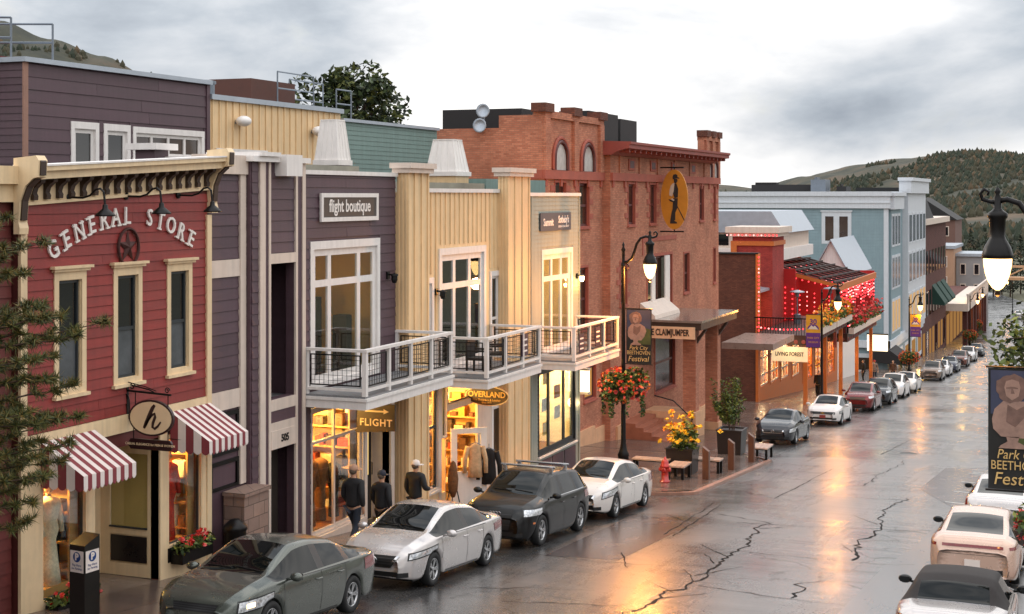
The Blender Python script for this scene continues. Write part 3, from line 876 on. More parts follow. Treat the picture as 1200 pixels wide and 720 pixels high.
# corner pilasters and fascia over the shopfront
mb = MB(); mb.box(FX, FX+0.06, U0-0.14, U0+0.02, 0.3, 7.62); obj('pilaster', mb, M_CREAM, gs)
mb = MB(); mb.box(FX, FX+0.06, U1-0.06, U1+0.10, 0.2, 7.62); obj('pilaster', mb, M_CREAM, gs)
mb = MB(); mb.box(FX, FX+0.05, U0+0.02, U1-0.06, 3.62, 3.94); obj('fascia', mb, M_CREAM, gs)
# cornice: rises slightly towards the right-hand end, as the old front does
def gy_(u): return 0.052 * (u - 22.3)
cu0, cu1 = U0-0.12, U1+0.1
def cor(mb, x0, x1, u0, u1, za, zb):
    mb.add([(x0,u0,za+gy_(u0)),(x1,u0,za+gy_(u0)),(x1,u1,za+gy_(u1)),(x0,u1,za+gy_(u1)),(x0,u0,zb+gy_(u0)),(x1,u0,zb+gy_(u0)),(x1,u1,zb+gy_(u1)),(x0,u1,zb+gy_(u1))],
           [(0,3,2,1),(4,5,6,7),(0,1,5,4),(1,2,6,5),(2,3,7,6),(3,0,4,7)])
mb = MB(); cor(mb, FX-0.1, FX+0.05, cu0, cu1, 8.02, 8.42); obj('frieze', mb, M_CREAM, gs)
mb = MB(); cor(mb, FX-0.1, FX+0.08, cu0, cu1, 7.98, 8.03); obj('frieze_moulding', mb, M_CREAM, gs)
mb = MB(); cor(mb, FX-0.1, FX+0.38, cu0, cu1, 8.42, 8.56); cor(mb, FX-0.1, FX+0.46, cu0, cu1, 8.56, 8.64); obj('cornice', mb, M_CREAM, gs)
mb = MB(); cor(mb, FX-0.12, FX+0.48, cu0-0.01, cu1+0.01, 8.64, 8.67); obj('cornice_flashing', mb, M_WHITE, gs)
for i in range(17):
    u = cu0 + 0.28 + i * (cu1 - cu0 - 0.5) / 16
    mb = MB(); zt = 8.42 + gy_(u); w_ = 0.055
    mb.prism([(FX+0.05, zt-0.36), (FX+0.12, zt-0.36), (FX+0.13, zt-0.29), (FX+0.10, zt-0.24), (FX+0.13, zt-0.16), (FX+0.20, zt-0.10), (FX+0.27, zt-0.06), (FX+0.28, zt), (FX+0.05, zt)], 1, u-w_, u+w_)
    obj('corbel', mb, M_BROWN, gs)
for u in (cu0-0.02, cu1+0.02):
    zt = 8.66 + gy_(u)
    mb = MB(); mb.prism([(FX, zt-1.15), (FX+0.12, zt-1.15), (FX+0.13, zt-1.05), (FX+0.10, zt-0.95), (FX+0.13, zt-0.6), (FX+0.24, zt-0.35), (FX+0.40, zt-0.22), (FX+0.50, zt-0.2), (FX+0.52, zt+0.08), (FX+0.46, zt+0.16), (FX, zt+0.12)], 1, u-0.11, u+0.11)
    br = obj('cornice_bracket', mb, M_CREAM, gs)
    mb = MB(); mb.prism([(FX+0.135, zt-0.92), (FX+0.16, zt-0.6), (FX+0.26, zt-0.37), (FX+0.42, zt-0.24), (FX+0.40, zt-0.2), (FX+0.22, zt-0.3), (FX+0.10, zt-0.6), (FX+0.10, zt-0.92)], 1, u-0.07, u+0.07)
    obj('bracket_panel', mb, M_BROWN, br)
    mb = MB(); mb.prism([(FX+0.505, zt-0.17), (FX+0.53, zt-0.17), (FX+0.54, zt+0.06), (FX+0.50, zt+0.10)], 1, u-0.07, u+0.07); obj('bracket_panel', mb, M_BROWN, br)
# shopfront: cream frames, plinth, recessed entry
base_z = gz(22.3) + 0.1
for a, b in ((U0+0.02, 20.02), (21.25, 21.45), (23.42, 23.66), (24.86, U1-0.06)):
    mb = MB(); mb.box(FX, FX+0.04, a, b, gz(a)+0.1, 3.62); obj('shopfront_post', mb, M_CREAM, gs)
mb = MB(); mb.box(FX, FX+0.035, 20.02, 21.25, gz(20)+0.05, 1.0); obj('stall_riser', mb, M_CREAM, gs)
mb = MB(); mb.box(FX, FX+0.035, 23.66, 24.86, gz(25)+0.02, 0.86); obj('stall_riser', mb, M_CREAM, gs)
window(gs, FX, 20.02, 21.25, 1.0, 3.35, fm=M_DARKW, cm=M_CREAM, casing=0.05, bar=0.03, pm=M_PANE, sill=False, name='shop_window')
window(gs, FX, 23.66, 24.86, 1.15, 3.35, fm=M_DARKW, cm=M_CREAM, casing=0.05, bar=0.03, pm=M_PANE, sill=False, name='shop_window')
mb = MB(); mb.box(FX-0.02, FX+0.02, 23.7, 24.82, 0.86, 1.15); obj('dark_panel', mb, mat('black_panel', (30, 24, 24), 0.3), gs)
# recess walls (the far one faces the camera and carries a window and a dark panel)
ry = 23.42; rx0 = FX - 1.36
mb = MB(); z0 = gz(23) + 0.12
mb.box(rx0, FX-0.004, ry, ry+0.08, z0, 0.86); mb.box(rx0, FX-0.004, ry, ry+0.08, 3.0, 3.5)
mb.box(rx0, rx0+0.22, ry, ry+0.08, 0.86, 3.0); mb.box(FX-0.26, FX-0.004, ry, ry+0.08, 0.86, 3.0); mb.box(rx0+.22, FX-.26, ry, ry+0.08, 1.42, 1.56); mb.box(rx0+.22, FX-.26, ry+0.03, ry+0.08, 0.86, 1.42)
rw = obj('recess_wall', mb, M_CREAM, gs)
mb = MB(); mb.box(rx0+0.25, FX-0.29, ry-0.006, ry+0.02, 0.89, 1.39); obj('dark_panel', mb, MATS['black_panel'], rw)
mb = MB(); mb.box(rx0+0.22, FX-0.26, ry+0.03, ry+0.035, 1.56, 3.0); obj('pane', mb, M_PANE, rw)
mb = MB(); mb.box(rx0+.22, FX-.26, ry-0.03, ry+0.02, 1.545, 1.575); obj('window_ledge', mb, M_DARKW, rw)
mb = MB(); mb.box(rx0-0.1, rx0, 21.45, 23.5, z0, 3.5); obj('recess_back', mb, M_CREAM, gs)
mb = MB(); mb.box(rx0+0.001, rx0+0.05, 21.75, 22.75, z0+0.03, 2.9); dr = obj('door', mb, M_BROWN, gs)
mb = MB(); mb.box(rx0+0.05, rx0+0.056, 21.92, 22.58, 1.55, 2.7); obj('pane', mb, M_GLASSB, dr)
mb = MB(); mb.tube([(rx0+0.05,22.66,1.7),(rx0+0.11,22.66,1.7),(rx0+0.11,22.66,1.95),(rx0+0.05,22.66,1.95)], 0.014, 6); obj('door_handle', mb, M_IRON, dr)
mb = MB(); mb.box(rx0, FX-0.01, 21.45, 23.42, 3.42, 3.5); obj('recess_ceiling', mb, M_CREAM, gs)
mb = MB(); mb.box(rx0, FX-0.004, 21.37, 21.45, z0, 3.5); obj('recess_wall', mb, M_CREAM, gs)
room(gs, FX, 19.7, 21.36, 0.95, 3.5, 2.2); shop_light(gs, FX-0.75, 20.65, 3.2, 26, n=1)
room(gs, FX, 23.52, 24.98, 0.9, 3.5, 2.2); shop_light(gs, FX-0.8, 24.3, 3.2, 30, n=1)
# inside: display plinths
for u in (20.6, 24.3):
    mb = MB(); mb.box(FX-0.8, FX-0.2, u-0.5, u+0.5, 0.96, 1.16); obj('display_shelf', mb, mat('pale_wood', (196, 150, 92), 0.5), gs)
# lettering on an arc
lt = MB()
word = 'GENERAL STORE'; n = len(word)
M_LETTER = mat('white_letter', (238, 230, 224), 0.5, var=0.04)
for i, ch in enumerate(word):
    if ch == ' ': continue
    q = (i - (n-1)/2) / ((n-1)/2)
    u = 22.38 + q * 2.06
    z = 7.62 + gy_(u)*0.35 - 0.52 * q*q
    a = -q * 0.44
    b = MB(); text_on(b, ch, 0.45, (FX+0.045, u, z), (0, math.cos(a), math.sin(a)), (0, -math.sin(a), math.cos(a)), depth=0.018, bold=0.004, xs=0.85)
    # slab serifs
    c, s_ = math.cos(a), math.sin(a)
    if ch in 'NERALT':
        for sg in ((-1, 1) if ch in 'NRA' else (-1,) if ch in 'EL' else (0,)):
            for zz in ((-0.145, 0.145) if ch in 'NE' else (-0.145,)):
                cu_, cz = sg*0.095, zz
                pts = [(cu_-0.055, cz-0.016), (cu_+0.055, cz-0.016), (cu_+0.055, cz+0.016), (cu_-0.055, cz+0.016)]
                b.prism([(u + p[0]*c - p[1]*s_, z + p[0]*s_ + p[1]*c) for p in pts], 0, FX+0.027, FX+0.062)
    obj('letter', b, M_LETTER, gs)
# star in a ring
mb = MB(); R1 = 0.33; cy_, cz_ = 22.42, 7.05
ring = [(R1*math.cos(t), R1*math.sin(t)) for t in [k*math.pi/14 for k in range(28)]]
mb.tube([(FX+0.05, cy_+p[0]*0.92, cz_+p[1]*1.05) for p in ring] + [(FX+0.05, cy_+ring[0][0]*0.92, cz_)], 0.028, 6)
pts = []
for k in range(10):
    t = math.pi/2 + k*math.pi/5; r = 0.30 if k % 2 == 0 else 0.12; pts.append((cy_+r*math.cos(t)*0.92, cz_+r*math.sin(t)*1.05))
vs = [(FX+0.03, *p) for p in pts] + [(FX+0.09, cy_, cz_)]
mb.add(vs, [(k, (k+1) % 10, 10) for k in range(10)])
obj('star_emblem', mb, mat('rusty_iron', (70, 36, 32), 0.6, metal=0.3, var=0.3), gs)

def gooseneck(u, z, label):
    t = thing('gooseneck_lamp', label, 'lamp', (FX, u, z), 'gooseneck lamps over the store lettering')
    mb = MB(); mb.lathe([(0.07, 0), (0.07, 0.03), (0.03, 0.05)], (FX+0.02, u, z), 10, 'x')
    mb.tube([(FX+0.03,u,z),(FX+0.35,u,z-0.01),(FX+0.50,u,z+0.03),(FX+0.62,u,z+0.13),(FX+0.72,u,z+0.15),(FX+0.79,u,z+0.09),(FX+0.81,u,z-0.05),(FX+0.82,u,z-0.16)], 0.02, 7)
    obj('arm', mb, M_IRON, t)
    mb = MB(); mb.smooth = True
    mb.lathe([(0.03, 0.02), (0.045, 0.0), (0.05, -0.06), (0.09, -0.09), (0.17, -0.16), (0.18, -0.19), (0.165, -0.19), (0.08, -0.1)], (FX+0.82, u, z-0.14), 16)
    obj('lamp_shade', mb, M_IRON, t)
gooseneck(20.72, 7.98, 'black gooseneck lamp over the G of the store lettering')
gooseneck(22.36, 8.0, 'black gooseneck lamp in the middle above the star emblem')
gooseneck(24.02, 8.02, 'black gooseneck lamp at the right above the word STORE')

# awnings
M_AWR = mat('awning_red', (132, 56, 62), 0.8, var=0.1, bump=0.2); M_AWW = mat('awning_white', (226, 214, 208), 0.8, var=0.06, bump=0.2)
def awning(u0, u1, label):
    t = thing('awning', label, 'awning', (FX, (u0+u1)/2, 3.2), 'striped awnings of the red store')
    n = 13 if u1 - u0 > 1.35 else 12; xf = FX + 0.95; zt, zf, zb = 3.80, 3.28, 3.06
    for i in range(n):
        a, b = u0 + (u1-u0)*i/n, u0 + (u1-u0)*(i+1)/n
        mb = MB(); sc_ = []
        for k in range(5):
            q = k/4; sc_.append((a + (b-a)*q, zb - 0.05*math.sin(math.pi*q)))
        vs = [(FX+0.06,a,zt),(FX+0.06,b,zt),(xf,b,zf),(xf,a,zf)] + [(xf+0.002, p, z) for p, z in sc_]
        vs += [(v[0]-0.008, v[1], v[2]-0.008) for v in vs]
        m_ = 4 + 5
        mb.add(vs, [(0,3,2,1)[::-1], (3,4,5,6,7,8,2), (m_+0,m_+3,m_+2,m_+1), tuple(m_+q for q in (2,8,7,6,5,4,3))])
        obj('stripe', mb, M_AWW if i % 2 == 0 else M_AWR, t)
    # striped cheek facing the camera
    for u in (u0, u1):
        m = 5
        for i in range(m):
            x0, x1 = FX+0.06 + (xf-FX-0.06)*i/m, FX+0.06 + (xf-FX-0.06)*(i+1)/m
            z0_, z1_ = zt + (zf-zt)*i/m, zt + (zf-zt)*(i+1)/m
            mb = MB()
            pts = [(x0, z0_), (x1, z1_)] + [(x1 + (x0-x1)*k/4, zb - 0.05*math.sin(math.pi*k/4)) for k in range(5)]
            mb.prism(pts, 1, u-0.004, u+0.004)
            obj('cheek_stripe', mb, M_AWR if i % 2 == 0 else M_AWW, t)
    mb = MB(); mb.tube([(FX+0.06,u0,zf),(xf-0.02,u0+0.02,zf-0.02),(xf-0.02,u1-0.02,zf-0.02),(FX+0.06,u1,zf)], 0.012, 6); obj('frame', mb, M_IRON, t)
awning(19.98, 21.42, 'maroon and white striped awning over the left display window of the red store')
awning(23.72, 25.10, 'maroon and white striped awning over the right display window of the red store')

# hanging oval sign with bracket
M_SIGNB = mat('dark_maroon_sign', (46, 22, 24), 0.35, var=0.1); M_SIGNC = mat('cream_sign', (232, 204, 164), 0.5, var=0.05)
t = thing('hanging_sign', 'cream oval hanging sign with a dark script letter h on an iron bracket', 'sign', (FX, 22.42, 3.3))
mb = MB(); y = 22.42
mb.box(FX, FX+0.03, y-0.03, y+0.03, 3.75, 4.55)
mb.tube([(FX+0.02,y,4.38),(FX+0.98,y,4.34)], 0.022, 6); mb.tube([(FX+0.02,y,4.5),(FX+0.5,y,4.42),(FX+0.62,y,4.37)], 0.014, 6); mb.tube([(FX+0.02,y,4.54),(FX+0.42,y,4.47),(FX+0.66,y,4.4)], 0.01, 6)
for cx_, cz2, r in ((FX+0.13, 4.46, 0.07), (FX+0.90, 4.42, 0.06)):
    mb.tube([(cx_ + r*(1-k/22)*math.cos(k*0.5), y, cz2 + r*(1-k/22)*math.sin(k*0.5)) for k in range(18)], 0.011, 5)
mb.tube([(FX+0.03,y,3.8),(FX+0.07,y,4.0),(FX+0.06,y,4.2),(FX+0.03,y,4.3)], 0.012, 5)
obj('bracket', mb, M_IRON, t)
def oval(mb, x, y0, y1, z, rx, rz, n=32):
    mb.prism([(x + rx*math.cos(2*math.pi*k/n), z + rz*math.sin(2*math.pi*k/n)) for k in range(n)], 1, y0, y1)
ox, oz = FX+0.56, 3.9
mb = MB(); oval(mb, ox, y-0.03, y+0.03, oz, 0.49, 0.335); obj('sign_rim', mb, M_SIGNB, t)
mb = MB(); oval(mb, ox, y-0.036, y+0.036, oz, 0.455, 0.30); obj('sign_face', mb, M_SIGNC, t)
def brush(mb, pts, y, wmax, x0, z0, s):
    """a brush stroke: flat ribbon of varying width in the x-z plane"""
    P = [Vector((x0 + p[0]*s, z0 + p[1]*s)) for p in pts]; n = len(P); L = []; Rr = []
    for i in range(n):
        d = (P[min(i+1,n-1)] - P[max(i-1,0)]).normalized(); q = Vector((-d.y, d.x)); w_ = wmax * (0.45 + 0.55*math.sin(math.pi*min(1, (i+0.5)/n)))
        L.append(P[i] + q*w_); Rr.append(P[i] - q*w_)
    vs = [(p.x, y, p.y) for p in L] + [(p.x, y, p.y) for p in Rr]
    mb.add(vs + [(v[0], v[1]+0.004, v[2]) for v in vs], [(i, i+1, n+i+1, n+i) for i in range(n-1)])
mb = MB()
brush(mb, [(0.10,0.26),(0.05,0.20),(-0.02,0.06),(-0.10,-0.10),(-0.15,-0.20)], y-0.042, 0.042, ox, oz, 0.95)
brush(mb, [(-0.13,-0.17),(-0.06,-0.05),(0.03,0.06),(0.10,0.09),(0.11,0.03),(0.06,-0.09),(0.05,-0.17),(0.10,-0.20),(0.17,-0.15),(0.24,-0.06)], y-0.042, 0.03, ox, oz, 0.95)
obj('sign_letter', mb, M_SIGNB, t)
for x, za, zb in ((FX+0.2, 4.35, 4.1), (FX+0.92, 4.35, 4.1), (FX+0.16, 3.75, 3.48), (FX+0.92, 3.75, 3.48)):
    mb = MB(); mb.tube([(x,y,za),(x,y,zb)], 0.01, 5); obj('hanger', mb, M_IRON, t)
mb = MB(); mb.prism([(FX+0.07,3.36),(FX+0.11,3.31),(FX+0.97,3.31),(FX+1.01,3.36),(FX+1.01,3.45),(FX+0.97,3.5),(FX+0.11,3.5),(FX+0.07,3.45)], 1, y-0.025, y+0.025); b_ = obj('name_board', mb, M_SIGNB, t)
mb = MB(); text_on(mb, 'CASUAL ELEGANCE for MEN & WOMEN', 0.062, (FX+0.54, y-0.03, 3.405), (1,0,0), (0,0,1), 0.003); obj('sign_text', mb, M_SIGNC, b_)

# ---------------------------------------------------------------- neighbour at the far left edge
nb = thing('neighbour_building', 'dark red boarded house front at the far left edge', 'building', (FX, 17.0, gz(17)))
planks(nb, FX-0.12, 14.0, 19.44, 0.9, 8.2, 0.2, [], M_DKRED, seed=9)
mb = MB(); mb.box(FX-9, FX-0.124, 14.0, 19.46, 0.0, 8.2); obj('wall', mb, M_DKRED, nb)
mb = MB(); mb.box(FX-0.3, FX+0.1, 14.0, 19.44, 8.2, 8.5); mb.box(FX-0.12, FX+0.0, 14.0, 19.44, 7.9, 8.2); obj('cornice', mb, M_CREAM, nb)
# ---------------------------------------------------------------- balcony builder
M_MESHW = mat('black_wire_mesh', (22, 20, 20), 0.45, metal=0.5, var=0.0)
def mesh_panel(par, p0, p1, z0, z1, cell=0.11):
    """wire grid panel between two plan points"""
    p0, p1 = Vector(p0), Vector(p1); d = p1 - p0; L = d.length; d.normalize(); q = Vector((-d.y, d.x)) * 0.006
    mb = MB()
    def bar(a, b, za, zb, w):
        A, B = p0 + d*a, p0 + d*b; n = q * (w/0.006)
        mb.add([(*(A-n), za), (*(B-n), za), (*(B+n), za), (*(A+n), za), (*(A-n), zb), (*(B-n), zb), (*(B+n), zb), (*(A+n), zb)],
               [(0,3,2,1),(4,5,6,7),(0,1,5,4),(1,2,6,5),(2,3,7,6),(3,0,4,7)])
    for a, b, c, e in ((0, 0.028, z0, z1), (L-0.028, L, z0, z1), (0.028, L-0.028, z0, z0+0.028), (0.028, L-0.028, z1-0.028, z1)): bar(a, b, c, e, 0.013)
    n = max(2, int(L / cell))
    for i in range(1, n): bar(L*i/n-0.004, L*i/n+0.004, z0+0.028, z1-0.028, 0.004)
    n = max(2, int((z1-z0) / cell))
    for i in range(1, n): bar(0.028, L-0.028, z0+(z1-z0)*i/n-0.004, z0+(z1-z0)*i/n+0.004, 0.0035)
    return obj('mesh_panel', mb, M_MESHW, par)

def balcony(par, X, u0, u1, zb, zd, zr, out_=1.62, npan=4, m=None):
    """timber balcony on a house: fascia, deck boards, posts, rails and wire panels as parts"""
    m = m or M_WHITE; xf = X + out_
    mb = MB(); mb.box(X+0.03, xf, u0, u1, zb, zd-0.05); f = obj('balcony', mb, m, par)
    mb = MB(); mb.box(X+0.03, xf+0.03, u0-0.03, u1+0.03, zd-0.11, zd-0.045); obj('fascia_moulding', mb, m, f)
    n = 11
    for i in range(n):
        a, b = X+0.03 + (xf-X-0.06)*i/n, X+0.03 + (xf-X-0.06)*(i+1)/n
        mb = MB(); mb.box(a+0.004, b-0.004, u0+0.02, u1-0.02, zd-0.045, zd); obj('deck_board', mb, M_WOODFL, f)
    us = [u0+0.06 + (u1-u0-0.12)*i/npan for i in range(npan+1)]
    for i, u in enumerate(us):
        mb = MB(); w_ = 0.055 if i in (0, npan) else 0.042
        mb.box(xf-0.11, xf-0.01, u-w_, u+w_, zd, zr-0.05); obj('post', mb, m, f)
    for u in (us[0], us[-1]):
        mb = MB(); mb.box(X+0.03, X+0.11, u-0.045, u+0.045, zd, zr-0.05); obj('post', mb, m, f)
    mb = MB(); mb.box(xf-0.13, xf+0.012, u0-0.01, u1+0.01, zr-0.05, zr+0.015); obj('top_rail', mb, m, f)
    mb = MB(); mb.box(xf-0.10, xf-0.02, us[0]+0.055, us[-1]-0.055, zd+0.10, zd+0.16); obj('bottom_rail', mb, m, f)
    for u in (us[0], us[-1]):
        mb = MB(); mb.box(X+0.03, xf-0.13, u-0.06, u+0.06, zr-0.05, zr+0.013); obj('top_rail', mb, m, f)
        mb = MB(); mb.box(X+0.11, xf-0.11, u-0.04, u+0.04, zd+0.10, zd+0.16); obj('bottom_rail', mb, m, f)
        mesh_panel(f, (X+0.16, u), (xf-0.17, u), zd+0.21, zr-0.12)
    for a, b in zip(us, us[1:]):
        mesh_panel(f, (xf-0.06, a+0.10), (xf-0.06, b-0.10), zd+0.21, zr-0.12)
    return f

def sign_plate(name, label, X, u0, u1, z0, z1, face, rim, lines, frame=0.07):
    """flat sign on a house front"""
    t = thing(name, label, 'sign', (X, (u0+u1)/2, z0))
    mb = MB(); mb.box(X+0.02, X+0.05, u0, u1, z0, z1); obj('sign_board', mb, face, t)
    if rim:
        mb = MB(); f = frame
        mb.box(X+0.02, X+0.075, u0-f, u0, z0-f, z1+f); mb.box(X+0.02, X+0.075, u1, u1+f, z0-f, z1+f)
        mb.box(X+0.02, X+0.074, u0, u1, z1, z1+f); mb.box(X+0.02, X+0.074, u0, u1, z0-f, z0)
        obj('sign_frame', mb, rim, t)
    for txt, size, du, dz, xs in lines:
        mb = MB(); text_on(mb, txt, size, (X+0.054, (u0+u1)/2+du, (z0+z1)/2+dz), (0,1,0), (0,0,1), 0.004, bold=0.006 if size > 0.2 else 0.0, xs=xs)
        obj('sign_text', mb, M_LETTER, t)
    return t

# ---------------------------------------------------------------- PLUM BOUTIQUE HOUSE
pb = thing('boutique_building', 'plum clapboard boutique house with narrow entrance tower and white balcony', 'building', (FX, 29.5, gz(29.5)))
zb0 = gz(27) + 0.1
# narrow set-back bay next to the red store
XA = FX - 0.10
planks(pb, XA, 25.16, 26.38, 3.95, 6.30, 0.235, [], M_PURPLE, seed=21); planks(pb, XA, 25.16, 26.38, 6.68, 8.45, 0.235, [], M_PURPLE, seed=22)
mb = MB(); mb.box(XA-0.3, XA-0.004, 25.12, 26.62, -0.3, 8.5); obj('bay_wall', mb, M_PURPLE, pb)
mb = MB(); mb.box(XA, XA+0.045, 25.12, 26.38, 6.31, 6.67); obj('band_board', mb, M_PALE, pb)
mb = MB(); mb.box(XA, XA+0.045, 25.12, 26.38, 3.55, 3.94); obj('band_board', mb, M_PALE, pb)
mb = MB(); mb.box(XA, XA+0.06, 26.38, 26.6, 1.9, 8.46); obj('corner_board', mb, M_PALE, pb)
mb = MB(); mb.box(XA-0.3, XA+0.10, 25.1, 26.62, 8.46, 8.86); obj('bay_parapet', mb, M_PALE, pb)
for z0, z1 in ((2.62, 3.5), (1.9, 2.5)):
    window(pb, XA, 25.3, 26.36, z0, z1, fm=M_IRON, cm=M_IRON, casing=0.07, bar=0.03, pm=M_PANE, sill=False, depth=0.13)
mb = MB(); mb.box(XA-0.24, XA-0.15, 25.3, 26.4, 1.9, 3.5); obj('glowing_display_back', mb, emission('amber_display_glow', (1.0, 0.52, 0.12), 0.8), pb)  # back board glows by itself to give the bay windows their amber light
# rough stone pier
mb = MB(); mb.box(FX-0.05, FX+0.45, 25.75, 26.68, 0.05, 1.78); mb.box(FX-0.05, FX+0.5, 25.7, 26.73, 1.78, 1.86)
M_STONE = brick_mat('granite_blocks', (150, 122, 108), (126, 104, 94), (84, 70, 62), 0.42, 0.28)
obj('stone_pier', mb, M_STONE, pb)
# entrance tower
XT = FX + 0.05; t0, t1 = 26.62, 28.88
tz = 8.86
op_hi = (27.36, 28.46, 3.55, 6.52); op_lo = (27.36, 28.50, -0.2, 2.62)
mb = MB(); holed(mb, XT-0.22, XT-0.004, t0, t1, -0.3, tz-0.1, [op_hi, op_lo]); obj('tower_wall', mb, M_PURPLE, pb)
mb = MB(); mb.box(XT-2.2, XT-0.22, t0, t0+0.1, -0.3, tz-0.1); obj('tower_side', mb, M_PURPLE, pb)
mb = MB(); mb.box(XT-2.2, XT-0.22, t1-0.1, t1, -0.3, tz-0.1); obj('tower_side', mb, M_PURPLE, pb)
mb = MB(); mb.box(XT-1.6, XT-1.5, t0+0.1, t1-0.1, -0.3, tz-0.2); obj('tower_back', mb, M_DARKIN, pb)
mb = MB(); mb.box(XT-1.5, XT-0.22, t0+0.1, t1-0.1, 3.3, 3.5); obj('tower_floor', mb, M_WOODFL, pb)
planks(pb, XT, 27.40, 28.42, 6.75, tz-0.35, 0.235, [], M_PURPLE, seed=23)
planks(pb, XT, 26.66, 26.92, 0.3, tz-0.12, 0.235, [], M_PURPLE, seed=24)
for a, b, z0, z1 in ((26.94, 27.16, zb0, tz-0.1), (27.30, 27.38, zb0, tz-0.1), (28.44, 28.53, zb0, tz-0.1), (28.74, 28.88, zb0, tz-0.1)):
    mb = MB(); mb.box(XT, XT+0.05, a, b, z0, z1); obj('corner_board', mb, M_PALE, pb)
for a, b, z0, z1 in ((27.16, 27.30, zb0, tz-0.1), (28.53, 28.74, zb0, tz-0.1)):
    mb = MB(); mb.box(XT, XT+0.025, a, b, z0, z1); obj('plum_strip', mb, M_PURPLE, pb)
for z0, z1 in ((6.52, 6.74), (3.30, 3.54), (2.86, 3.04)):
    mb = MB(); mb.box(XT, XT+0.048, 27.38, 28.44, z0, z1); obj('band_board', mb, M_PALE, pb)
mb = MB(); mb.box(XT-0.03, XT+0.03, 27.38, 28.44, 3.04, 3.30); obj('spandrel', mb, M_PURPLE, pb)
mb = MB(); mb.box(XT, XT+0.06, 27.38, 28.44, 2.46, 2.86); np_ = obj('number_plate', mb, M_PALE, pb)
mb = MB(); text_on(mb, '505', 0.22, (XT+0.064, 27.95, 2.66), (0,1,0), (0,0,1), 0.005, bold=0.008); obj('number_text', mb, M_IRON, np_)
mb = MB(); mb.box(XT-0.5, XT-0.42, 27.42, 28.44, zb0, 2.46); ed = obj('door', mb, M_DARKIN, pb)
mb = MB(); mb.box(XT-0.42, XT-0.36, 27.95, 28.05, zb0, 2.46); obj('door_stile', mb, M_PALE, ed)
# tower cap: stepped white coping
mb = MB(); mb.box(XT-2.2, XT+0.14, t0-0.1, t1+0.08, tz-0.12, tz); obj('tower_coping', mb, M_WHITE, pb)
mb = MB(); mb.box(XT-1.2, XT+0.20, 26.75, 27.55, tz, tz+0.09); obj('coping_block', mb, M_WHITE, pb)
mb = MB(); mb.box(XT-0.4, XT+0.30, 27.62, 28.3, tz-0.42, tz+0.05); obj('downpipe_head', mb, M_WHITE, pb)
# main front
m0, m1 = 28.90, 33.62
pwin = (29.22, 32.72, 3.55, 6.95); pshop = (29.25, 31.85, 0.1, 3.1); pdoor = (32.0, 33.3, -0.4, 3.1)
planks(pb, FX, m0, m1, 3.5, 8.5, 0.235, [pwin], M_PURPLE, seed=31)
mb = MB(); holed(mb, FX-0.2, FX-0.004, m0, m1, -0.6, 8.5, [pwin, pshop, pdoor]); obj('wall', mb, M_PURPLE, pb)
planks(pb, FX, m0, 29.25, 0.2, 3.15, 0.235, [], M_PURPLE, seed=32)
mb = MB(); mb.box(FX-0.25, FX+0.07, m0, m1+0.05, 8.5, 8.6); obj('coping', mb, M_WHITE, pb)
mb = MB(); mb.box(FX-5.3, FX-0.25, m0, m1, 8.2, 8.3); obj('roof', mb, M_TAR, pb)
mb = MB(); mb.box(FX-1.6, FX-1.2, m0, m1+0.3, 8.3, 8.78); obj('roof_kerb', mb, M_GRAVELR, pb)
# tall french window group: transoms above, doors below
M_PALEG = glass('warm_room_pane', (0.86, 0.88, 0.86), 0.02)
window(pb, FX, 29.22, 32.72, 3.55, 6.95, us=(0.26, 0.72), zs=(0.74,), pm=M_PANE, casing=0.15, bar=0.16, sill=False, name='french_window')
room(pb, FX, 28.95, 33.5, 3.5, 7.0, 3.0, M_INT, M_INTFL, 'upstairs_room')
for k, (u, z) in enumerate(((30.6, 5.6), (31.4, 5.3), (30.0, 5.0))): 
    b = MB(); b.ball((FX-1.6, u, z), 0.09, 8, 6); obj('pendant_lamp', b, M_BULB, pb)
lamp_light('room_lamp', (FX-1.5, 31.0, 5.4), 18, AMBER, 0.1, pb)
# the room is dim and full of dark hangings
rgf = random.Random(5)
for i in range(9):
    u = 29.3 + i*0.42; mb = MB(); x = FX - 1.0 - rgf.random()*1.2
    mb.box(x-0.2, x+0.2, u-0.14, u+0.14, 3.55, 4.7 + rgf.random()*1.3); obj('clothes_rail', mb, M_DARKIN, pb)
# shop below
window(pb, FX, 29.25, 31.85, 0.1, 3.1, us=(0.46,), zs=(0.74,), pm=M_PANE, casing=0.06, bar=0.07, sill=False, name='shop_window', fm=M_PALE, cm=M_PALE)
mb = MB(); mb.box(FX, FX+0.08, 29.2, 31.9, gz(31)+0.05, 0.1); obj('stall_riser', mb, M_PALE, pb)
mb = MB(); mb.box(FX-0.6, FX-0.5, 31.9, 33.4, -0.5, 3.1); obj('entry_back', mb, M_YELLOW, pb)
mb = MB(); mb.box(FX-0.5, FX-0.44, 32.15, 33.15, gz(32.5)+0.15, 2.3); dd = obj('door', mb, M_DARKIN, pb)
mb = MB(); mb.box(FX-0.44, FX-0.434, 32.32, 32.98, 0.9, 2.15); obj('pane', mb, emission('lit_door_pane', (1.0, 0.66, 0.24), 1.1), dd)
mb = MB(); mb.tube([(FX-0.43,33.06,0.9),(FX-0.37,33.06,0.9),(FX-0.37,33.06,1.2),(FX-0.43,33.06,1.2)], 0.013, 6); obj('door_handle', mb, M_IRON, dd)
for a, b in ((31.86, 32.0), (33.3, 33.5)):
    mb = MB(); mb.box(FX-0.5, FX+0.05, a, b, gz(32)+0.1, 3.15); obj('door_jamb', mb, M_PALE, pb)
room(pb, FX, 29.0, 31.9, -0.1, 3.15, 3.0); shop_light(pb, FX-1.0, 30.5, 2.85, 45, n=2, du=1.2)
balcony(pb, FX, 28.92, 33.68, 3.20, 3.50, 4.54, npan=4)
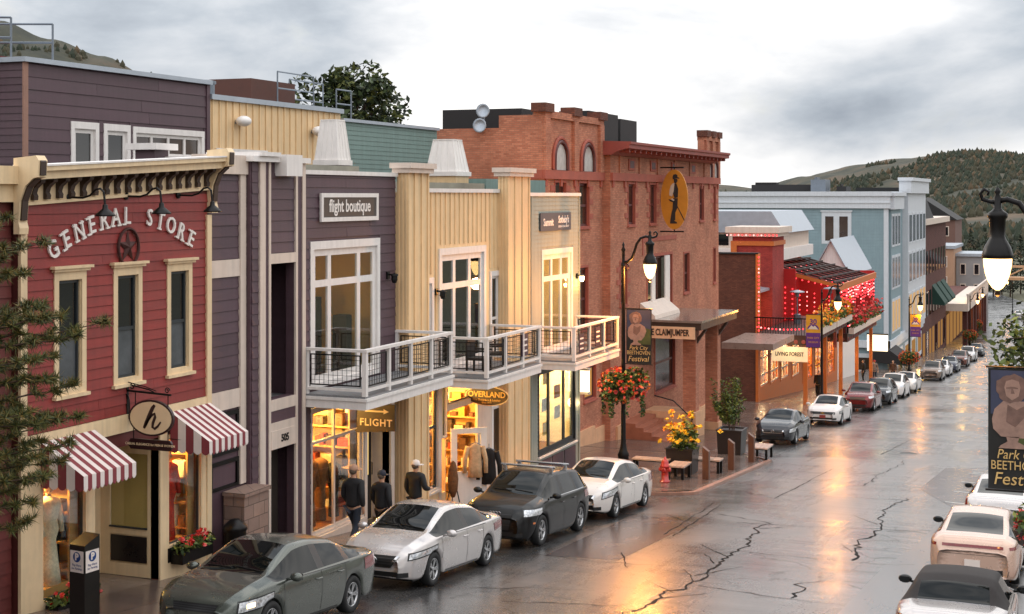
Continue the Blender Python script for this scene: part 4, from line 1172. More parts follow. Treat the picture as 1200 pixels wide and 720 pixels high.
# set-back top storey in plum
XB = -22.0
uw = [(27.42, 28.44, 8.6, 9.74), (28.62, 29.66, 8.6, 9.74), (29.76, 32.86, 8.9, 9.72)]
planks(pb, XB, 25.85, 33.05, 8.1, 10.98, 0.285, uw, M_PURPLE, seed=41)
mb = MB(); holed(mb, XB-0.2, XB-0.004, 25.85, 33.1, 8.0, 11.0, uw); obj('upper_wall', mb, M_PURPLE, pb)
planks_x(pb, 25.85, -31, XB, 7.6, 10.98, 0.16, M_PURPLE)
mb = MB(); mb.box(-31, XB-0.2, 25.854, 26.0, 7.0, 11.0); obj('upper_side_wall', mb, M_PURPLE, pb)
mb = MB(); mb.box(XB, XB+0.04, 25.80, 25.95, 8.0, 10.98); obj('corner_board', mb, mat('bare_wood_corner', (150, 112, 96), 0.6), pb)
mb = MB(); mb.box(-31, XB+0.12, 25.75, 33.12, 10.98, 11.09); obj('upper_flashing', mb, M_ROOFMT, pb)
mb = MB(); mb.box(XB, XB+0.05, 32.95, 33.1, 8.0, 10.98); obj('corner_board', mb, M_PURPLE, pb)
window(pb, XB, *uw[0], us=(), zs=(), casing=0.13, bar=0.10, pm=M_GLASSD); window(pb, XB, *uw[1], casing=0.13, bar=0.10, pm=M_GLASSD)
window(pb, XB, *uw[2], us=(0.25, 0.5, 0.75), casing=0.12, bar=0.09, pm=M_GLASSB)
mb = MB(); mb.box(XB-9, FX-1, 25.2, 33.6, 7.9, 8.0); obj('terrace', mb, M_TAR, pb)

sign_plate('shop_sign', 'white framed dark sign reading flight boutique on the plum front', FX+0.02, 29.72, 32.42, 7.5, 7.97, mat('sign_brown', (72, 62, 56), 0.5), M_WHITE, [('flight boutique', 0.42, 0, 0.02, 0.86)], 0.1)

# ---------------------------------------------------------------- BUFF YELLOW BOARD-AND-BATTEN HOUSE
yb = thing('batten_building', 'buff yellow board and batten shop house with capped pilasters and white balcony', 'building', (FX, 38, gz(38)))
y0, y1 = 33.72, 42.48
ywins = [(36.30, 39.62, 3.1, 6.55), (35.05, 35.95, 3.3, 5.78), (39.95, 40.75, 3.3, 5.75)]
ylow = [(35.15, 36.30, -0.05, 2.9), (36.45, 36.75, -0.2, 2.9), (36.78, 40.0, -1.0, 2.95), (40.05, 40.85, -1.2, 1.75)]
mb = MB(); holed(mb, FX-0.2, FX, y0, y1, -1.6, 8.1, ywins + ylow); obj('wall', mb, M_YELLOW, yb)
battens(yb, FX, 35.0, 40.7, 2.95, 8.1, 0.32, [(a-0.1, b+0.1, c-0.1, d+0.1) for a, b, c, d in ywins], M_YELLOW)
for a, b in ((33.74, 35.0), (40.62, 42.46)):
    mb = MB(); mb.box(FX, FX+0.30, a, b, gz((a+b)/2)+0.12, 8.6); p = obj('pilaster', mb, M_YELLOW, yb)
    n = 3
    for k in range(n+1):
        u = a + (b-a)*k/n; u = min(max(u, a+0.04), b-0.04)
        mb = MB(); mb.box(FX+0.30, FX+0.335, u-0.04, u+0.04, gz(a)+0.2, 8.6); obj('pilaster_batten', mb, M_YELLOW, p)
    for k in range(3):
        x = FX+0.05+0.11*k
        mb = MB(); mb.box(x-0.02, x+0.02, a-0.025, a, gz(a)+0.2, 8.6); obj('pilaster_batten', mb, M_YELLOW, p)
    mb = MB(); mb.box(FX-0.1, FX+0.42, a-0.10, b+0.10, 8.6, 8.72); mb.box(FX-0.14, FX+0.48, a-0.16, b+0.16, 8.72, 8.86); obj('pilaster_cap', mb, M_PALE, p)
mb = MB(); mb.box(FX-0.25, FX+0.07, 35.0, 40.62, 8.1, 8.21); obj('coping', mb, M_WHITE, yb)
mb = MB(); mb.box(FX-5.3, FX-0.25, y0, y1, 7.8, 7.9); obj('roof', mb, M_TAR, yb)
mb = MB(); mb.box(FX-1.6, FX-1.2, 34.2, 42.4, 7.9, 8.4); obj('roof_kerb', mb, M_GRAVELR, yb)
window(yb, FX, *ywins[0], us=(0.32, 0.68), zs=(0.72,), pm=M_PANE, casing=0.15, bar=0.17, sill=False, name='french_window')
window(yb, FX, *ywins[1], zs=(0.45,), pm=M_GLASSD, casing=0.12, bar=0.08, name='window')
window(yb, FX, *ywins[2], zs=(0.42,), pm=M_GLASSD, casing=0.12, bar=0.08, name='window')
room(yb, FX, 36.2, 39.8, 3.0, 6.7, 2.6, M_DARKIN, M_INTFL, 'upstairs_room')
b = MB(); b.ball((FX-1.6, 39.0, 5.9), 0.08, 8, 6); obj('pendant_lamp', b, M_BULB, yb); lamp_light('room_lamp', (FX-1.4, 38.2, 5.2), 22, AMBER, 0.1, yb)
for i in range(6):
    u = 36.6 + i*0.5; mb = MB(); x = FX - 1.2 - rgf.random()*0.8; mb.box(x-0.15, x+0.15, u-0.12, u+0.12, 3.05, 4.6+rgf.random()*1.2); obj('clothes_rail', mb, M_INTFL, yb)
window(yb, FX, *ylow[0], us=(), zs=(0.60,), pm=M_PANE, casing=0.07, bar=0.08, fm=M_DARKW, cm=M_PALE, name='shop_window')
window(yb, FX, 36.45, 36.80, 1.3, 2.9, pm=M_PANE, casing=0.05, bar=0.03, fm=M_DARKW, cm=M_PALE, name='sidelight', sill=False)
mb = MB(); mb.box(FX-0.03, FX+0.04, 36.80, 40.0, 2.0, 2.12); mb.box(FX-0.05, FX+0.03, 36.30, 36.45, -0.6, 2.95); obj('door_lintel', mb, M_PALE, yb)
window(yb, FX, 36.82, 38.95, 2.12, 2.92, pm=M_PANE, casing=0.06, bar=0.05, fm=M_DARKW, cm=M_PALE, name='fanlight', sill=False)
mb = MB(); mb.box(FX-0.03, FX+0.04, 38.95, 40.0, -0.9, 2.95); obj('door_jamb', mb, M_PALE, yb)
# open shop door (swung out against the frame) with glazed upper half
dz = gz(37.5) + 0.16
ang = R(52); dx, dyv = math.sin(ang), math.cos(ang)
def door_slab(mb, a, b, c, d, t=0.045):
    P = lambda q, o: (FX+0.02 + dx*q - dyv*o, 37.1 + dyv*q + dx*o)
    (xa, ya), (xb, yb_), (xc, yc), (xd, yd) = P(a, 0), P(b, 0), P(b, t), P(a, t)
    mb.add([(xa,ya,c),(xb,yb_,c),(xc,yc,c),(xd,yd,c),(xa,ya,d),(xb,yb_,d),(xc,yc,d),(xd,yd,d)], [(0,3,2,1),(4,5,6,7),(0,1,5,4),(1,2,6,5),(2,3,7,6),(3,0,4,7)])
mb = MB()
door_slab(mb, 0, 0.18, dz, dz+2.15); door_slab(mb, 0.86, 1.04, dz, dz+2.15); door_slab(mb, 0.18, 0.86, dz+2.0, dz+2.15); door_slab(mb, 0.18, 0.86, dz, dz+0.95)
od = obj('open_door', mb, M_WHITE, yb)
mb = MB(); door_slab(mb, 0.18, 0.86, dz+0.95, dz+2.0, 0.008); obj('pane', mb, M_PANE, od)
mb = MB(); mb.box(FX-0.02, FX+0.03, 40.05, 40.85, gz(40.5)+0.15, 1.72); wd = obj('side_door', mb, M_WHITE, yb)
mb = MB(); mb.box(FX+0.03, FX+0.036, 40.2, 40.7, 0.3, 1.6); obj('pane', mb, M_GLASSD, wd)
mb = MB(); mb.box(FX+0.03, FX+0.07, 40.1, 40.16, 0.0, 0.25); obj('door_lock', mb, M_STEEL, wd)
room(yb, FX, 35.0, 39.9, -1.0, 3.0, 3.2); shop_light(yb, FX-1.1, 37.5, 2.6, 55, n=3, du=1.5)
balcony(yb, FX, 35.95, 40.02, 2.80, 3.10, 4.17, npan=3)
# set-back top storey
uy = [(33.4, 36.0, 8.9, 9.3), (38.9, 40.2, 8.8, 9.2)]
mb = MB(); mb.box(XB-0.2, XB-0.004, 33.1, 40.45, 7.9, 10.6); obj('upper_wall', mb, M_YELLOW, yb)
battens(yb, XB, 33.1, 40.4, 7.9, 10.6, 0.34, [], M_YELLOW)
mb = MB(); mb.box(-31, XB+0.10, 33.12, 40.5, 10.6, 10.74); obj('upper_flashing', mb, M_ROOFMT, yb)
mb = MB(); mb.box(-31, XB-0.2, 40.3, 40.45, 7.0, 10.6); obj('upper_side_wall', mb, M_YELLOW, yb)
for w_ in uy: window(yb, XB+0.03, w_[0], w_[1], 8.6, w_[3], us=(0.33, 0.66), pm=M_GLASSD, casing=0.1, bar=0.06)
mb = MB(); mb.box(XB-9, FX-1, 33.6, 42.5, 7.6, 7.7); obj('terrace', mb, M_TAR, yb)

# ---------------------------------------------------------------- GREY-GREEN LAP SIDED HOUSE
gb = thing('lapped_building', 'narrow grey green lap sided office house with white balcony', 'building', (FX, 45.2, gz(45)))
g0, g1 = 42.52, 47.92
gwin = (44.18, 47.2, 2.75, 6.25); gshop = (43.85, 47.5, -0.45, 2.4)
XG = FX + 0.05
mb = MB(); holed(mb, XG-0.2, XG-0.004, g0, g1, -2.2, 8.0, [gwin, gshop]); obj('wall', mb, M_GREY, gb)
mb = MB(); lap_sheet(mb, XG, 43.3, g1-0.05, -0.55, 8.0, 0.135, [gwin, gshop])
o = obj('lap_siding', mb, M_GREY, gb, kind='stuff')
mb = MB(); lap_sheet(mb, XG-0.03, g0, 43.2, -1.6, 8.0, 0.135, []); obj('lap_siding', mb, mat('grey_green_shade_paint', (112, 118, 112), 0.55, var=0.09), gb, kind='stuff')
mb = MB(); lap_sheet_x(mb, g1, FX-4, XG, -2.0, 8.0, 0.135)
for u in (43.25, g1-0.03):
    mb = MB(); mb.box(XG, XG+0.04, u-0.05, u+0.05, -1.8, 8.0); obj('corner_board', mb, M_GREY, gb)
mb = MB(); mb.box(FX-5.5, XG-0.2, g1-0.12, g1, -2.5, 8.0); obj('side_wall', mb, M_GREY, gb)
mb = MB(); mb.box(XG-0.3, XG+0.07, g0, g1+0.04, 8.0, 8.11); obj('coping', mb, M_WHITE, gb)
mb = MB(); mb.box(FX-5.3, XG-0.3, g0, g1, 7.7, 7.8); obj('roof', mb, M_TAR, gb)
mb = MB(); mb.box(FX-1.8, FX-1.2, g0, g1, 7.8, 8.55); obj('roof_kerb', mb, M_GREEN, gb)
window(gb, XG, *gwin, us=(0.33, 0.67), zs=(0.75,), pm=M_PANE, casing=0.14, bar=0.17, sill=False, name='french_window')
room(gb, XG, 44.0, 47.4, 2.65, 6.3, 2.2, mat('bright_room', (244, 226, 180), 0.8, var=0.05), M_INTFL, 'upstairs_room'); lamp_light('room_lamp', (XG-0.8, 45.7, 5.4), 60, AMBER, 0.15, gb)
window(gb, XG, *gshop, us=(0.30, 0.72), pm=M_PANE, casing=0.07, bar=0.14, fm=M_DARKW, cm=M_DARKW, sill=True, sillm=M_WHITE, name='shop_window')
room(gb, XG, 43.5, 47.7, -0.6, 2.5, 2.0, MATS['bright_room'], M_INTFL); shop_light(gb, XG-0.75, 45.7, 2.25, 55, n=2, du=1.4, col=WARM)
for i in range(3):
    u = 43.95 + i*1.22
    mb = MB(); mb.box(XG, XG+0.03, u, u+1.1, -1.55, -0.62); obj('base_panel', mb, M_PURPLE, gb)
for i, (u, z) in enumerate(((44.6, 0.6), (44.6, 1.2), (45.7, 1.9), (46.8, 0.6), (46.8, 1.3), (45.7, 0.2), (45.6, 1.0))):
    mb = MB(); mb.box(XG-0.42, XG-0.40, u-0.3, u+0.3, z-0.22, z+0.22); obj('listing_card', mb, mat('listing_card_%d' % (i % 3), ((250, 246, 230), (190, 120, 60), (230, 190, 90))[i % 3], 0.7, var=0.4, scale=6), gb)
balcony(gb, FX, 43.05, 47.60, 2.50, 2.80, 3.86, npan=3)
mb = MB(); mb.box(FX-0.02, FX+0.05, 42.62, 43.1, gz(43)+0.15, 1.1); obj('side_door', mb, M_PALE, gb)
mb = MB(); mb.box(XB-0.2, XB-0.004, 40.5, 47.7, 7.6, 10.4); obj('upper_wall', mb, M_GREEN, gb)
mb = MB(); lap_sheet(mb, XB, 40.5, 47.65, 7.7, 10.36, 0.15, []); obj('upper_siding', mb, M_GREEN, gb, kind='stuff')
mb = MB(); mb.box(-31, XB+0.1, 40.48, 47.72, 10.36, 10.46); obj('upper_flashing', mb, M_ROOFMT, gb)
mb = MB(); mb.box(XB-9, FX-1, 42.5, 48, 7.2, 7.3); obj('terrace', mb, M_TAR, gb)
sign_plate('shop_sign', 'dark slate sign with pale lettering on the grey green front', XG+0.02, 43.95, 46.9, 6.85, 7.45, mat('slate_sign', (78, 78, 86), 0.5), None, [('Summit', 0.34, -0.75, -0.02, 0.9), ("Sotheby's", 0.34, 0.72, 0.06, 0.8), ('INTERNATIONAL REALTY', 0.10, 0.72, -0.17, 0.9)])

# ---------------------------------------------------------------- wall lamps, hanging shop signs
def wall_lantern(X, u, z, label, lit):
    t = thing('wall_lantern', label, 'lamp', (X, u, z), 'lanterns beside the balcony doors')
    mb = MB(); mb.box(X, X+0.04, u-0.07, u+0.07, z-0.06, z+0.12); mb.box(X+0.04, X+0.16, u-0.025, u+0.025, z+0.03, z+0.07); mb.lathe([(0.02,0.09),(0.10,0.06),(0.11,0.03)], (X+0.2, u, z), 8); obj('bracket', mb, M_IRON, t)
    mb = MB(); mb.lathe([(0.085,0.03),(0.085,-0.08),(0.05,-0.16)], (X+0.2, u, z), 8); obj('lantern_glass', mb, M_BULB if lit else M_IRON, t)
    if lit: lamp_light('lantern_light', (X+0.24, u, z-0.3), 14, AMBER, 0.07, t)
wall_lantern(FX+0.02, 33.15, 5.95, 'black wall lantern on the plum front beside the tall window', False)
wall_lantern(FX+0.02, 36.1, 5.35, 'black wall lantern on the buff front left of the french window', False)
wall_lantern(XG+0.02, 47.6, 5.2, 'lit wall lantern glowing at the right edge of the grey green front', True)

t = thing('hanging_sign', 'dark square hanging sign reading FLIGHT under the plum house balcony', 'sign', (FX, 31.35, 2.3))
y = 31.35
mb = MB(); mb.box(FX+0.12, FX+1.14, y-0.03, y+0.03, 2.34, 2.98); mb.prism([(FX+0.04,2.30),(FX+0.14,2.26),(FX+1.1,2.34),(FX+0.12,2.37)], 1, y-0.028, y+0.028); sb_ = obj('sign_board', mb, mat('dark_bronze_sign', (54, 38, 28), 0.5, var=0.2), t)
mb = MB(); text_on(mb, 'FLIGHT', 0.24, (FX+0.63, y-0.034, 2.52), (1,0,0), (0,0,1), 0.005, spacing=1.15, bold=0.004); obj('sign_text', mb, M_SIGNC, sb_)
mb = MB(); mb.prism([(FX+0.34,2.78),(FX+0.84,2.78),(FX+0.84,2.74),(FX+0.98,2.80),(FX+0.84,2.86),(FX+0.84,2.82),(FX+0.34,2.82)], 1, y-0.038, y-0.03); obj('arrow_emblem', mb, M_SIGNC, sb_)
for x in (FX+0.3, FX+0.95):
    mb = MB(); mb.tube([(x,y,2.98),(x,y,3.2)], 0.012, 5); obj('hanger', mb, M_IRON, t)
t = thing('hanging_sign', 'dark oval hanging sign reading OVERLAND under the buff house balcony', 'sign', (FX, 38.5, 1.95))
y = 38.5
mb = MB(); oval(mb, FX+0.53, y-0.03, y+0.03, 2.25, 0.68, 0.285); obj('sign_rim', mb, M_SIGNC, t)
mb = MB(); oval(mb, FX+0.53, y-0.036, y+0.036, 2.25, 0.655, 0.26); fb_ = obj('sign_face', mb, mat('dark_bronze_sign', (54, 38, 28)), t)
mb = MB(); text_on(mb, 'OVERLAND', 0.225, (FX+0.53, y-0.04, 2.29), (1,0,0), (0,0,1), 0.004, bold=0.004); obj('sign_text', mb, mat('gold_letter', (222, 176, 96), 0.4), fb_)
mb = MB(); text_on(mb, 'Fine Sheepskin & Leather', 0.085, (FX+0.53, y-0.04, 2.135), (1,0,0), (0,0,1), 0.003); text_on(mb, 'Since 1973', 0.07, (FX+0.53, y-0.04, 2.06), (1,0,0), (0,0,1), 0.003); obj('sign_text', mb, MATS['gold_letter'], fb_)
for x in (FX+0.2, FX+0.86):
    mb = MB(); mb.tube([(x,y,2.44),(x,y,2.82)], 0.012, 5); obj('hanger', mb, M_IRON, t)
# lit box sign under the grey balcony
t = thing('light_box_sign', 'glowing white box sign hung under the grey house balcony', 'sign', (-16.8, 48.1, 1.0))
mb = MB(); mb.box(-17.25, -16.35, 48.0, 48.2, 1.15, 1.9); obj('lamp_box', mb, emission('lit_sign_face', (1.0, 0.80, 0.52), 3.2), t)
mb = MB(); mb.box(-17.28, -16.32, 47.99, 48.21, 1.9, 1.98); obj('box_lid', mb, M_PALE, t)
mb = MB(); mb.box(-17.28, -16.32, 47.99, 48.21, 1.07, 1.15); obj('box_base', mb, M_PALE, t)
lamp_light('sign_light', (-16.6, 47.8, 0.8), 18, WARM, 0.2, t)

# small dark notices wired to the balcony panels
for u, zz, par in ((38.75, 3.42, yb), (43.72, 3.0, gb), (45.35, 3.08, gb)):
    mb = MB(); mb.box(FX+1.585, FX+1.605, u-0.24, u+0.24, zz, zz+0.62); q = obj('notice_panel', mb, mat('plum_notice', (62, 48, 66), 0.5), par)
    for k in range(3):
        mb = MB(); mb.box(FX+1.605, FX+1.609, u-0.16, u+0.16, zz+0.12+k*0.16, zz+0.17+k*0.16); obj('notice_line', mb, M_LETTER, q)

# ---------------------------------------------------------------- roof furniture
def cupola(X, u, z, w, h, base, label):
    t = thing('roof_vent', label, 'roof vent', (X, u, z), 'white roof vents')
    mb = MB(); mb.box(X-w*0.5, X+w*0.5, u-w*0.5, u+w*0.5, z, z+base); obj('vent_base', mb, M_YELLOW if u > 36 else M_PURPLE, t)
    mb = MB(); z1 = z+base
    mb.box(X-w*0.56, X+w*0.56, u-w*0.56, u+w*0.56, z1, z1+0.14); obj('vent_skirt', mb, M_WHITE, t)
    mb = MB(); a, b = w*0.5, w*0.33; zt = z1+h
    mb.add([(X-a,u-a,z1+.14),(X+a,u-a,z1+.14),(X+a,u+a,z1+.14),(X-a,u+a,z1+.14),(X-b,u-b,zt),(X+b,u-b,zt),(X+b,u+b,zt),(X-b,u+b,zt)], [(0,3,2,1),(4,5,6,7),(0,1,5,4),(1,2,6,5),(2,3,7,6),(3,0,4,7)])
    obj('vent_hood', mb, M_WHITE, t)
    for i in range(5):
        q = -1 + 2*i/4
        for face in (0, 1):
            mb = MB()
            if face == 0: mb.tube([(X+a*q, u-a-0.004, z1+.14), (X+b*q, u-b-0.004, zt)], 0.016, 5)
            else: mb.tube([(X+a+0.004, u+a*q, z1+.14), (X+b+0.004, u+b*q, zt)], 0.016, 5)
            obj('rib', mb, M_WHITE, t)
    mb = MB(); mb.box(X-b*1.05, X+b*1.05, u-b*1.05, u+b*1.05, zt, zt+0.04); obj('vent_cap', mb, M_WHITE, t)
cupola(-19.5, 35.4, 7.9, 0.72, 1.22, 0.95, 'taller white tapered roof vent on a plum base behind the plum front')
cupola(-19.5, 43.1, 7.8, 1.05, 1.15, 0.85, 'wider white tapered roof vent on a buff base behind the buff front')
t = thing('roof_vent', 'small dark roof vent with a flat white cap above the store cornice', 'roof vent', (-19.0, 26.4, 8.0))
mb = MB(); mb.box(-19.25, -18.75, 26.15, 26.65, 8.0, 9.0); obj('vent_base', mb, M_PURPLE, t)
mb = MB(); mb.box(-19.4, -18.6, 26.0, 26.8, 9.0, 9.14); obj('vent_cap', mb, M_WHITE, t)

def guard_rail(p, q, z, h, label):
    t = thing('roof_guard_rail', label, 'railing', (*p, z), 'pipe guard rails on the roofs')
    n = max(1, round((Vector(q) - Vector(p)).length / 2.2))
    for i in range(n+1):
        x, y = p[0] + (q[0]-p[0])*i/n, p[1] + (q[1]-p[1])*i/n
        mb = MB(); mb.tube([(x,y,z),(x,y,z+h)], 0.025, 6); obj('post', mb, M_STEEL, t)
    for zz in (h, h*0.52):
        mb = MB(); mb.tube([(*p, z+zz),(*q, z+zz)], 0.025, 6); obj('rail', mb, M_STEEL, t)
guard_rail((-26, 24.5), (-22.7, 26.25), 11.09, 0.95, 'pipe guard rail at the left end of the plum top storey roof')
guard_rail((-24.8, 26.3), (-22.4, 27.3), 11.09, 0.9, 'lower pipe guard rail beside the roof hatch at upper left')
guard_rail((-23.0, 38.3), (-23.0, 40.5), 10.74, 1.05, 'left pipe guard rail on the buff top storey roof')
guard_rail((-24.0, 40.7), (-24.0, 42.9), 10.46, 1.3, 'middle pipe guard rail in front of the leafy tree')
guard_rail((-22.4, 40.9), (-22.4, 41.9), 10.46, 0.95, 'right pipe guard rail on the teal top storey roof')
mb = MB(); mb.box(-27.5, -23.4, 24.0, 27.4, 11.09, 11.24); solo('roof_hatch', mb, M_DKRED, 'low dark red roof hatch at the upper left corner', 'roof hatch', (-25.5, 25.7, 11.09))
mb = MB(); mb.lathe([(0.22,0),(0.22,0.34),(0.26,0.34),(0.26,0.42),(0.05,0.46)], (-22.6, 33.9, 10.74), 14); solo('roof_flue', mb, M_STEEL, 'short galvanised flue at the left end of the buff roof', 'flue', (-22.6, 33.9, 10.74))
mb = MB(); mb.box(-25.4, -23.5, 37.6, 40.2, 10.74, 11.55); solo('stair_head', mb, mat('brown_shed', (86, 50, 40), 0.7, var=0.15), 'brown flat roofed stair head on the buff building roof', 'roof structure', (-28, 38, 10.74))
for u, z, lb in ((34.4, 10.05, 'left'), (38.6, 9.95, 'right')):
    t = thing('flood_light', lb + ' white flood light on the upper buff wall', 'lamp', (XB, u, z), 'flood lights on the upper buff wall')
    mb = MB(); mb.box(XB+0.03, XB+0.1, u-0.05, u+0.05, z-0.05, z+0.05); obj('bracket', mb, M_STEEL, t)
    mb = MB(); mb.smooth = True; mb.ball((XB+0.24, u+0.05, z+0.02), (0.2, 0.26, 0.15), 12, 8); obj('lamp_head', mb, M_WHITE, t)
# ================================================================== BRICK BUILDING with the turrets
M_BRICK = brick_mat('red_brick', (190, 124, 96), (164, 98, 74), (150, 112, 92))
M_BRICKD = brick_mat('brown_brick', (112, 66, 50), (92, 52, 40), (70, 48, 40))
M_SAND = mat('red_sandstone', (160, 86, 70), 0.8, var=0.18, scale=2, bump=0.2)
M_CORN = mat('painted_red_cornice', (140, 66, 56), 0.6, var=0.15, scale=2)
M_BASE = mat('pale_stone_base', (206, 160, 124), 0.7, var=0.15, scale=2)
M_SASH = mat('maroon_sash', (84, 36, 34), 0.5, var=0.1)
M_TARBOX = mat('black_roof_screen', (34, 32, 33), 0.75, var=0.25, scale=1.5)
BX, BM = -19.4, -19.05
bk = thing('brick_building', 'red brick hotel block with crenellated corner turrets and projecting red cornice', 'building', (BX, 65, gz(65)))
b0, b1, b2, b3 = 51.64, 58.9, 76.3, 79.6
lw = [(52.9, 54.3, 6.70, 8.62), (55.75, 57.15, 6.70, 8.62), (55.6, 57.0, 2.5, 5.15), (56.4, 58.0, -0.5, 1.0)]
mw = [(61.35, 62.5, 6.68, 8.62), (64.75, 65.9, 6.68, 8.62), (68.4, 69.5, 6.68, 8.62), (60.2, 61.3, 3.2, 5.2), (64.3, 68.7, 2.75, 5.3), (70.8, 71.95, 3.1, 5.2), (73.9, 74.9, 6.68, 8.62), (65.6, 69.2, -1.3, 1.6)]
rw_ = [(76.9, 77.5, 6.68, 8.62), (78.3, 78.9, 6.68, 8.62), (76.9, 77.5, 3.2, 5.2), (78.3, 78.9, 3.2, 5.2)]
mb = MB(); holed(mb, BX-0.35, BX, b0, b1, -3.2, 11.0, lw); obj('front_wall', mb, M_BRICK, bk)
mb = MB(); holed(mb, BM-0.7, BM, b1, b2, -4.2, 10.0, mw); obj('front_wall', mb, M_BRICK, bk)
mb = MB(); holed(mb, BX-0.35, BX, b2, b3, -4.6, 11.0, rw_); obj('front_wall', mb, M_BRICK, bk)
mb = MB(); mb.box(-30, BX-0.35, b0, b0+0.35, -3.2, 10.62); mb.box(-21.2, BX-0.35, b0-0.002, b0+0.3, 10.62, 11.1); obj('side_wall', mb, M_BRICK, bk)
mb = MB(); mb.box(-30, BX-0.35, b3-0.35, b3, -4.6, 10.4); obj('side_wall', mb, M_BRICK, bk)
mb = MB(); mb.box(-30, BX-0.35, b0+0.35, b3-0.35, 10.0, 10.15); obj('roof', mb, M_TAR, bk)
mb = MB(); mb.box(-30, -29.7, b0+0.35, b3-0.35, -4, 10.0); obj('back_wall', mb, M_BRICK, bk)
for i, (a, b, c, d) in enumerate(lw + mw + rw_):
    X = BM if b1 < a < b2 else BX
    if (a, c) == (64.3, 2.75):
        window(bk, X, a, b, c, d, us=(0.5,), fm=M_SASH, cm=M_SAND, casing=0.1, bar=0.12, pm=M_GLASSB, depth=0.3)
        for p, q in ((64.9, 65.5), (67.2, 68.0)):
            mb = MB(); mb.box(X+0.02, X+0.08, p, q, c+0.1, d-0.15); obj('shutter', mb, M_WHITE, bk)
        continue
    pm = emission('lit_brick_window', (1.0, 0.50, 0.14), 0.55) if (a, c) == (56.4, -0.5) else M_GLASSB
    window(bk, X, a, b, c, d, zs=(0.48,) if d - c > 1.7 else (), fm=M_SASH, cm=M_SAND, casing=0.07, bar=0.10, pm=pm, depth=0.22, proud=0.03)
# quoin stones beside the upper windows
for (a, b, c, d) in lw[:2] + mw[:4] + rw_[:2]:
    X = BM if b1 < a < b2 else BX
    for z in (c+0.35, c+0.95, c+1.5):
        for u0_, u1_ in ((a-0.42, a-0.02), (b+0.02, b+0.42)):
            if u1_ - u0_ > 0.1 and u1_ < b3:
                mb = MB(); mb.box(X, X+0.03, u0_, u1_, z, z+0.22); obj('quoin', mb, M_SAND, bk)
# string courses with small drops
for a, b, X in ((b0, b1, BX), (b1, b2, BM), (b2, b3, BX)):
    mb = MB(); mb.box(X, X+0.12, a-0.03 if X == BX and a == b0 else a, b+0.03, 8.66, 9.0); obj('string_course', mb, M_SAND, bk)
    n = int((b - a) / 1.7)
    for i in range(n+1):
        u = a + 0.3 + (b-a-0.6) * i / max(1, n)
        mb = MB(); mb.box(X, X+0.07, u-0.11, u+0.11, 8.38, 8.66); obj('course_drop', mb, M_SAND, bk)
mb = MB(); mb.box(-21.2, BX, b0-0.05, b0, 8.66, 9.0); obj('string_course', mb, M_SAND, bk)
# turret piers, merlons, arched upper lights
def turret(a, b, zt):
    n = 3
    for i in range(n):
        u = a + 0.28 + (b-a-0.56) * i / (n-1); w_ = 0.26 if b-a > 5 else 0.2
        mb = MB(); mb.box(BX, BX+0.13, u-w_, u+w_, 9.0, 11.0); obj('pier', mb, M_BRICK, bk)
        mb = MB(); mb.box(BX-0.4, BX+0.2, u-w_*1.9, u+w_*1.9, zt-0.34, zt); obj('merlon', mb, M_BRICKD, bk)
    mb = MB(); mb.box(BX-0.4, BX+0.10, a, b, 11.0, zt-0.28); obj('parapet', mb, M_BRICK, bk)
    for i in range(n-1):
        ua = a + 0.28 + (b-a-0.56) * i/(n-1); ub = a + 0.28 + (b-a-0.56) * (i+1)/(n-1); uc = (ua+ub)/2; w_ = min(0.62, (ub-ua)*0.3)
        prof = [(uc-w_, 9.02), (uc-w_, 9.45)] + [(uc - w_*math.cos(math.pi*k/10), 9.45 + w_*0.95*math.sin(math.pi*k/10)) for k in range(1, 10)] + [(uc+w_, 9.45), (uc+w_, 9.02)]
        mb = MB(); mb.prism(prof, 0, BX+0.004, BX+0.03); wo = obj('arched_window', mb, mat('milky_pane', (176, 172, 168), 0.2, var=0.2), bk)
        for lw_, dd in ((0.10, 0.10), (0.26, 0.07)):
            mb = MB(); P = [(BX+dd*0.6, uc-(w_+lw_)*1, 9.02), (BX+dd*0.6, uc-(w_+lw_), 9.45)] + [(BX+dd*0.6, uc-(w_+lw_)*math.cos(math.pi*k/12), 9.45+(w_+lw_)*0.95*math.sin(math.pi*k/12)) for k in range(1, 12)] + [(BX+dd*0.6, uc+w_+lw_, 9.45), (BX+dd*0.6, uc+w_+lw_, 9.02)]
            mb.tube(P, 0.075, 6); obj('arch_moulding', mb, M_SASH if lw_ < 0.2 else M_SAND, wo)
turret(b0, b1-0.1, 11.55); turret(b2+0.1, b3, 11.55)
# middle: piers, square panels, projecting cornice
for i in range(6):
    u = b1 + 1.3 + i * 2.95
    mb = MB(); mb.box(BM, BM+0.06, u-0.12, u+0.12, 9.0, 9.85); obj('pier', mb, M_BRICK, bk)
for u in (61.9, 65.3, 68.9, 72.6):
    mb = MB(); mb.box(BM+0.01, BM+0.05, u-0.45, u+0.45, 9.15, 9.65); p = obj('square_panel', mb, M_SAND, bk)
    mb = MB(); mb.box(BM+0.05, BM+0.056, u-0.3, u+0.3, 9.24, 9.56); obj('panel_inset', mb, M_SASH, p)
mb = MB(); mb.prism([(BM-0.6, 9.75), (BM+0.15, 9.75), (BM+0.4, 9.9), (BM+0.75, 10.0), (BM+0.95, 10.02), (BM+0.95, 10.16), (BM+1.02, 10.2), (BM+1.02, 10.3), (BM-0.6, 10.36)], 1, b1-0.35, b2+0.35); obj('cornice', mb, M_CORN, bk)
for i in range(22):
    u = b1 + 0.2 + i*0.82
    mb = MB(); mb.box(BM+0.15, BM+0.8, u-0.08, u+0.08, 9.86, 9.99); obj('modillion', mb, M_CORN, bk)
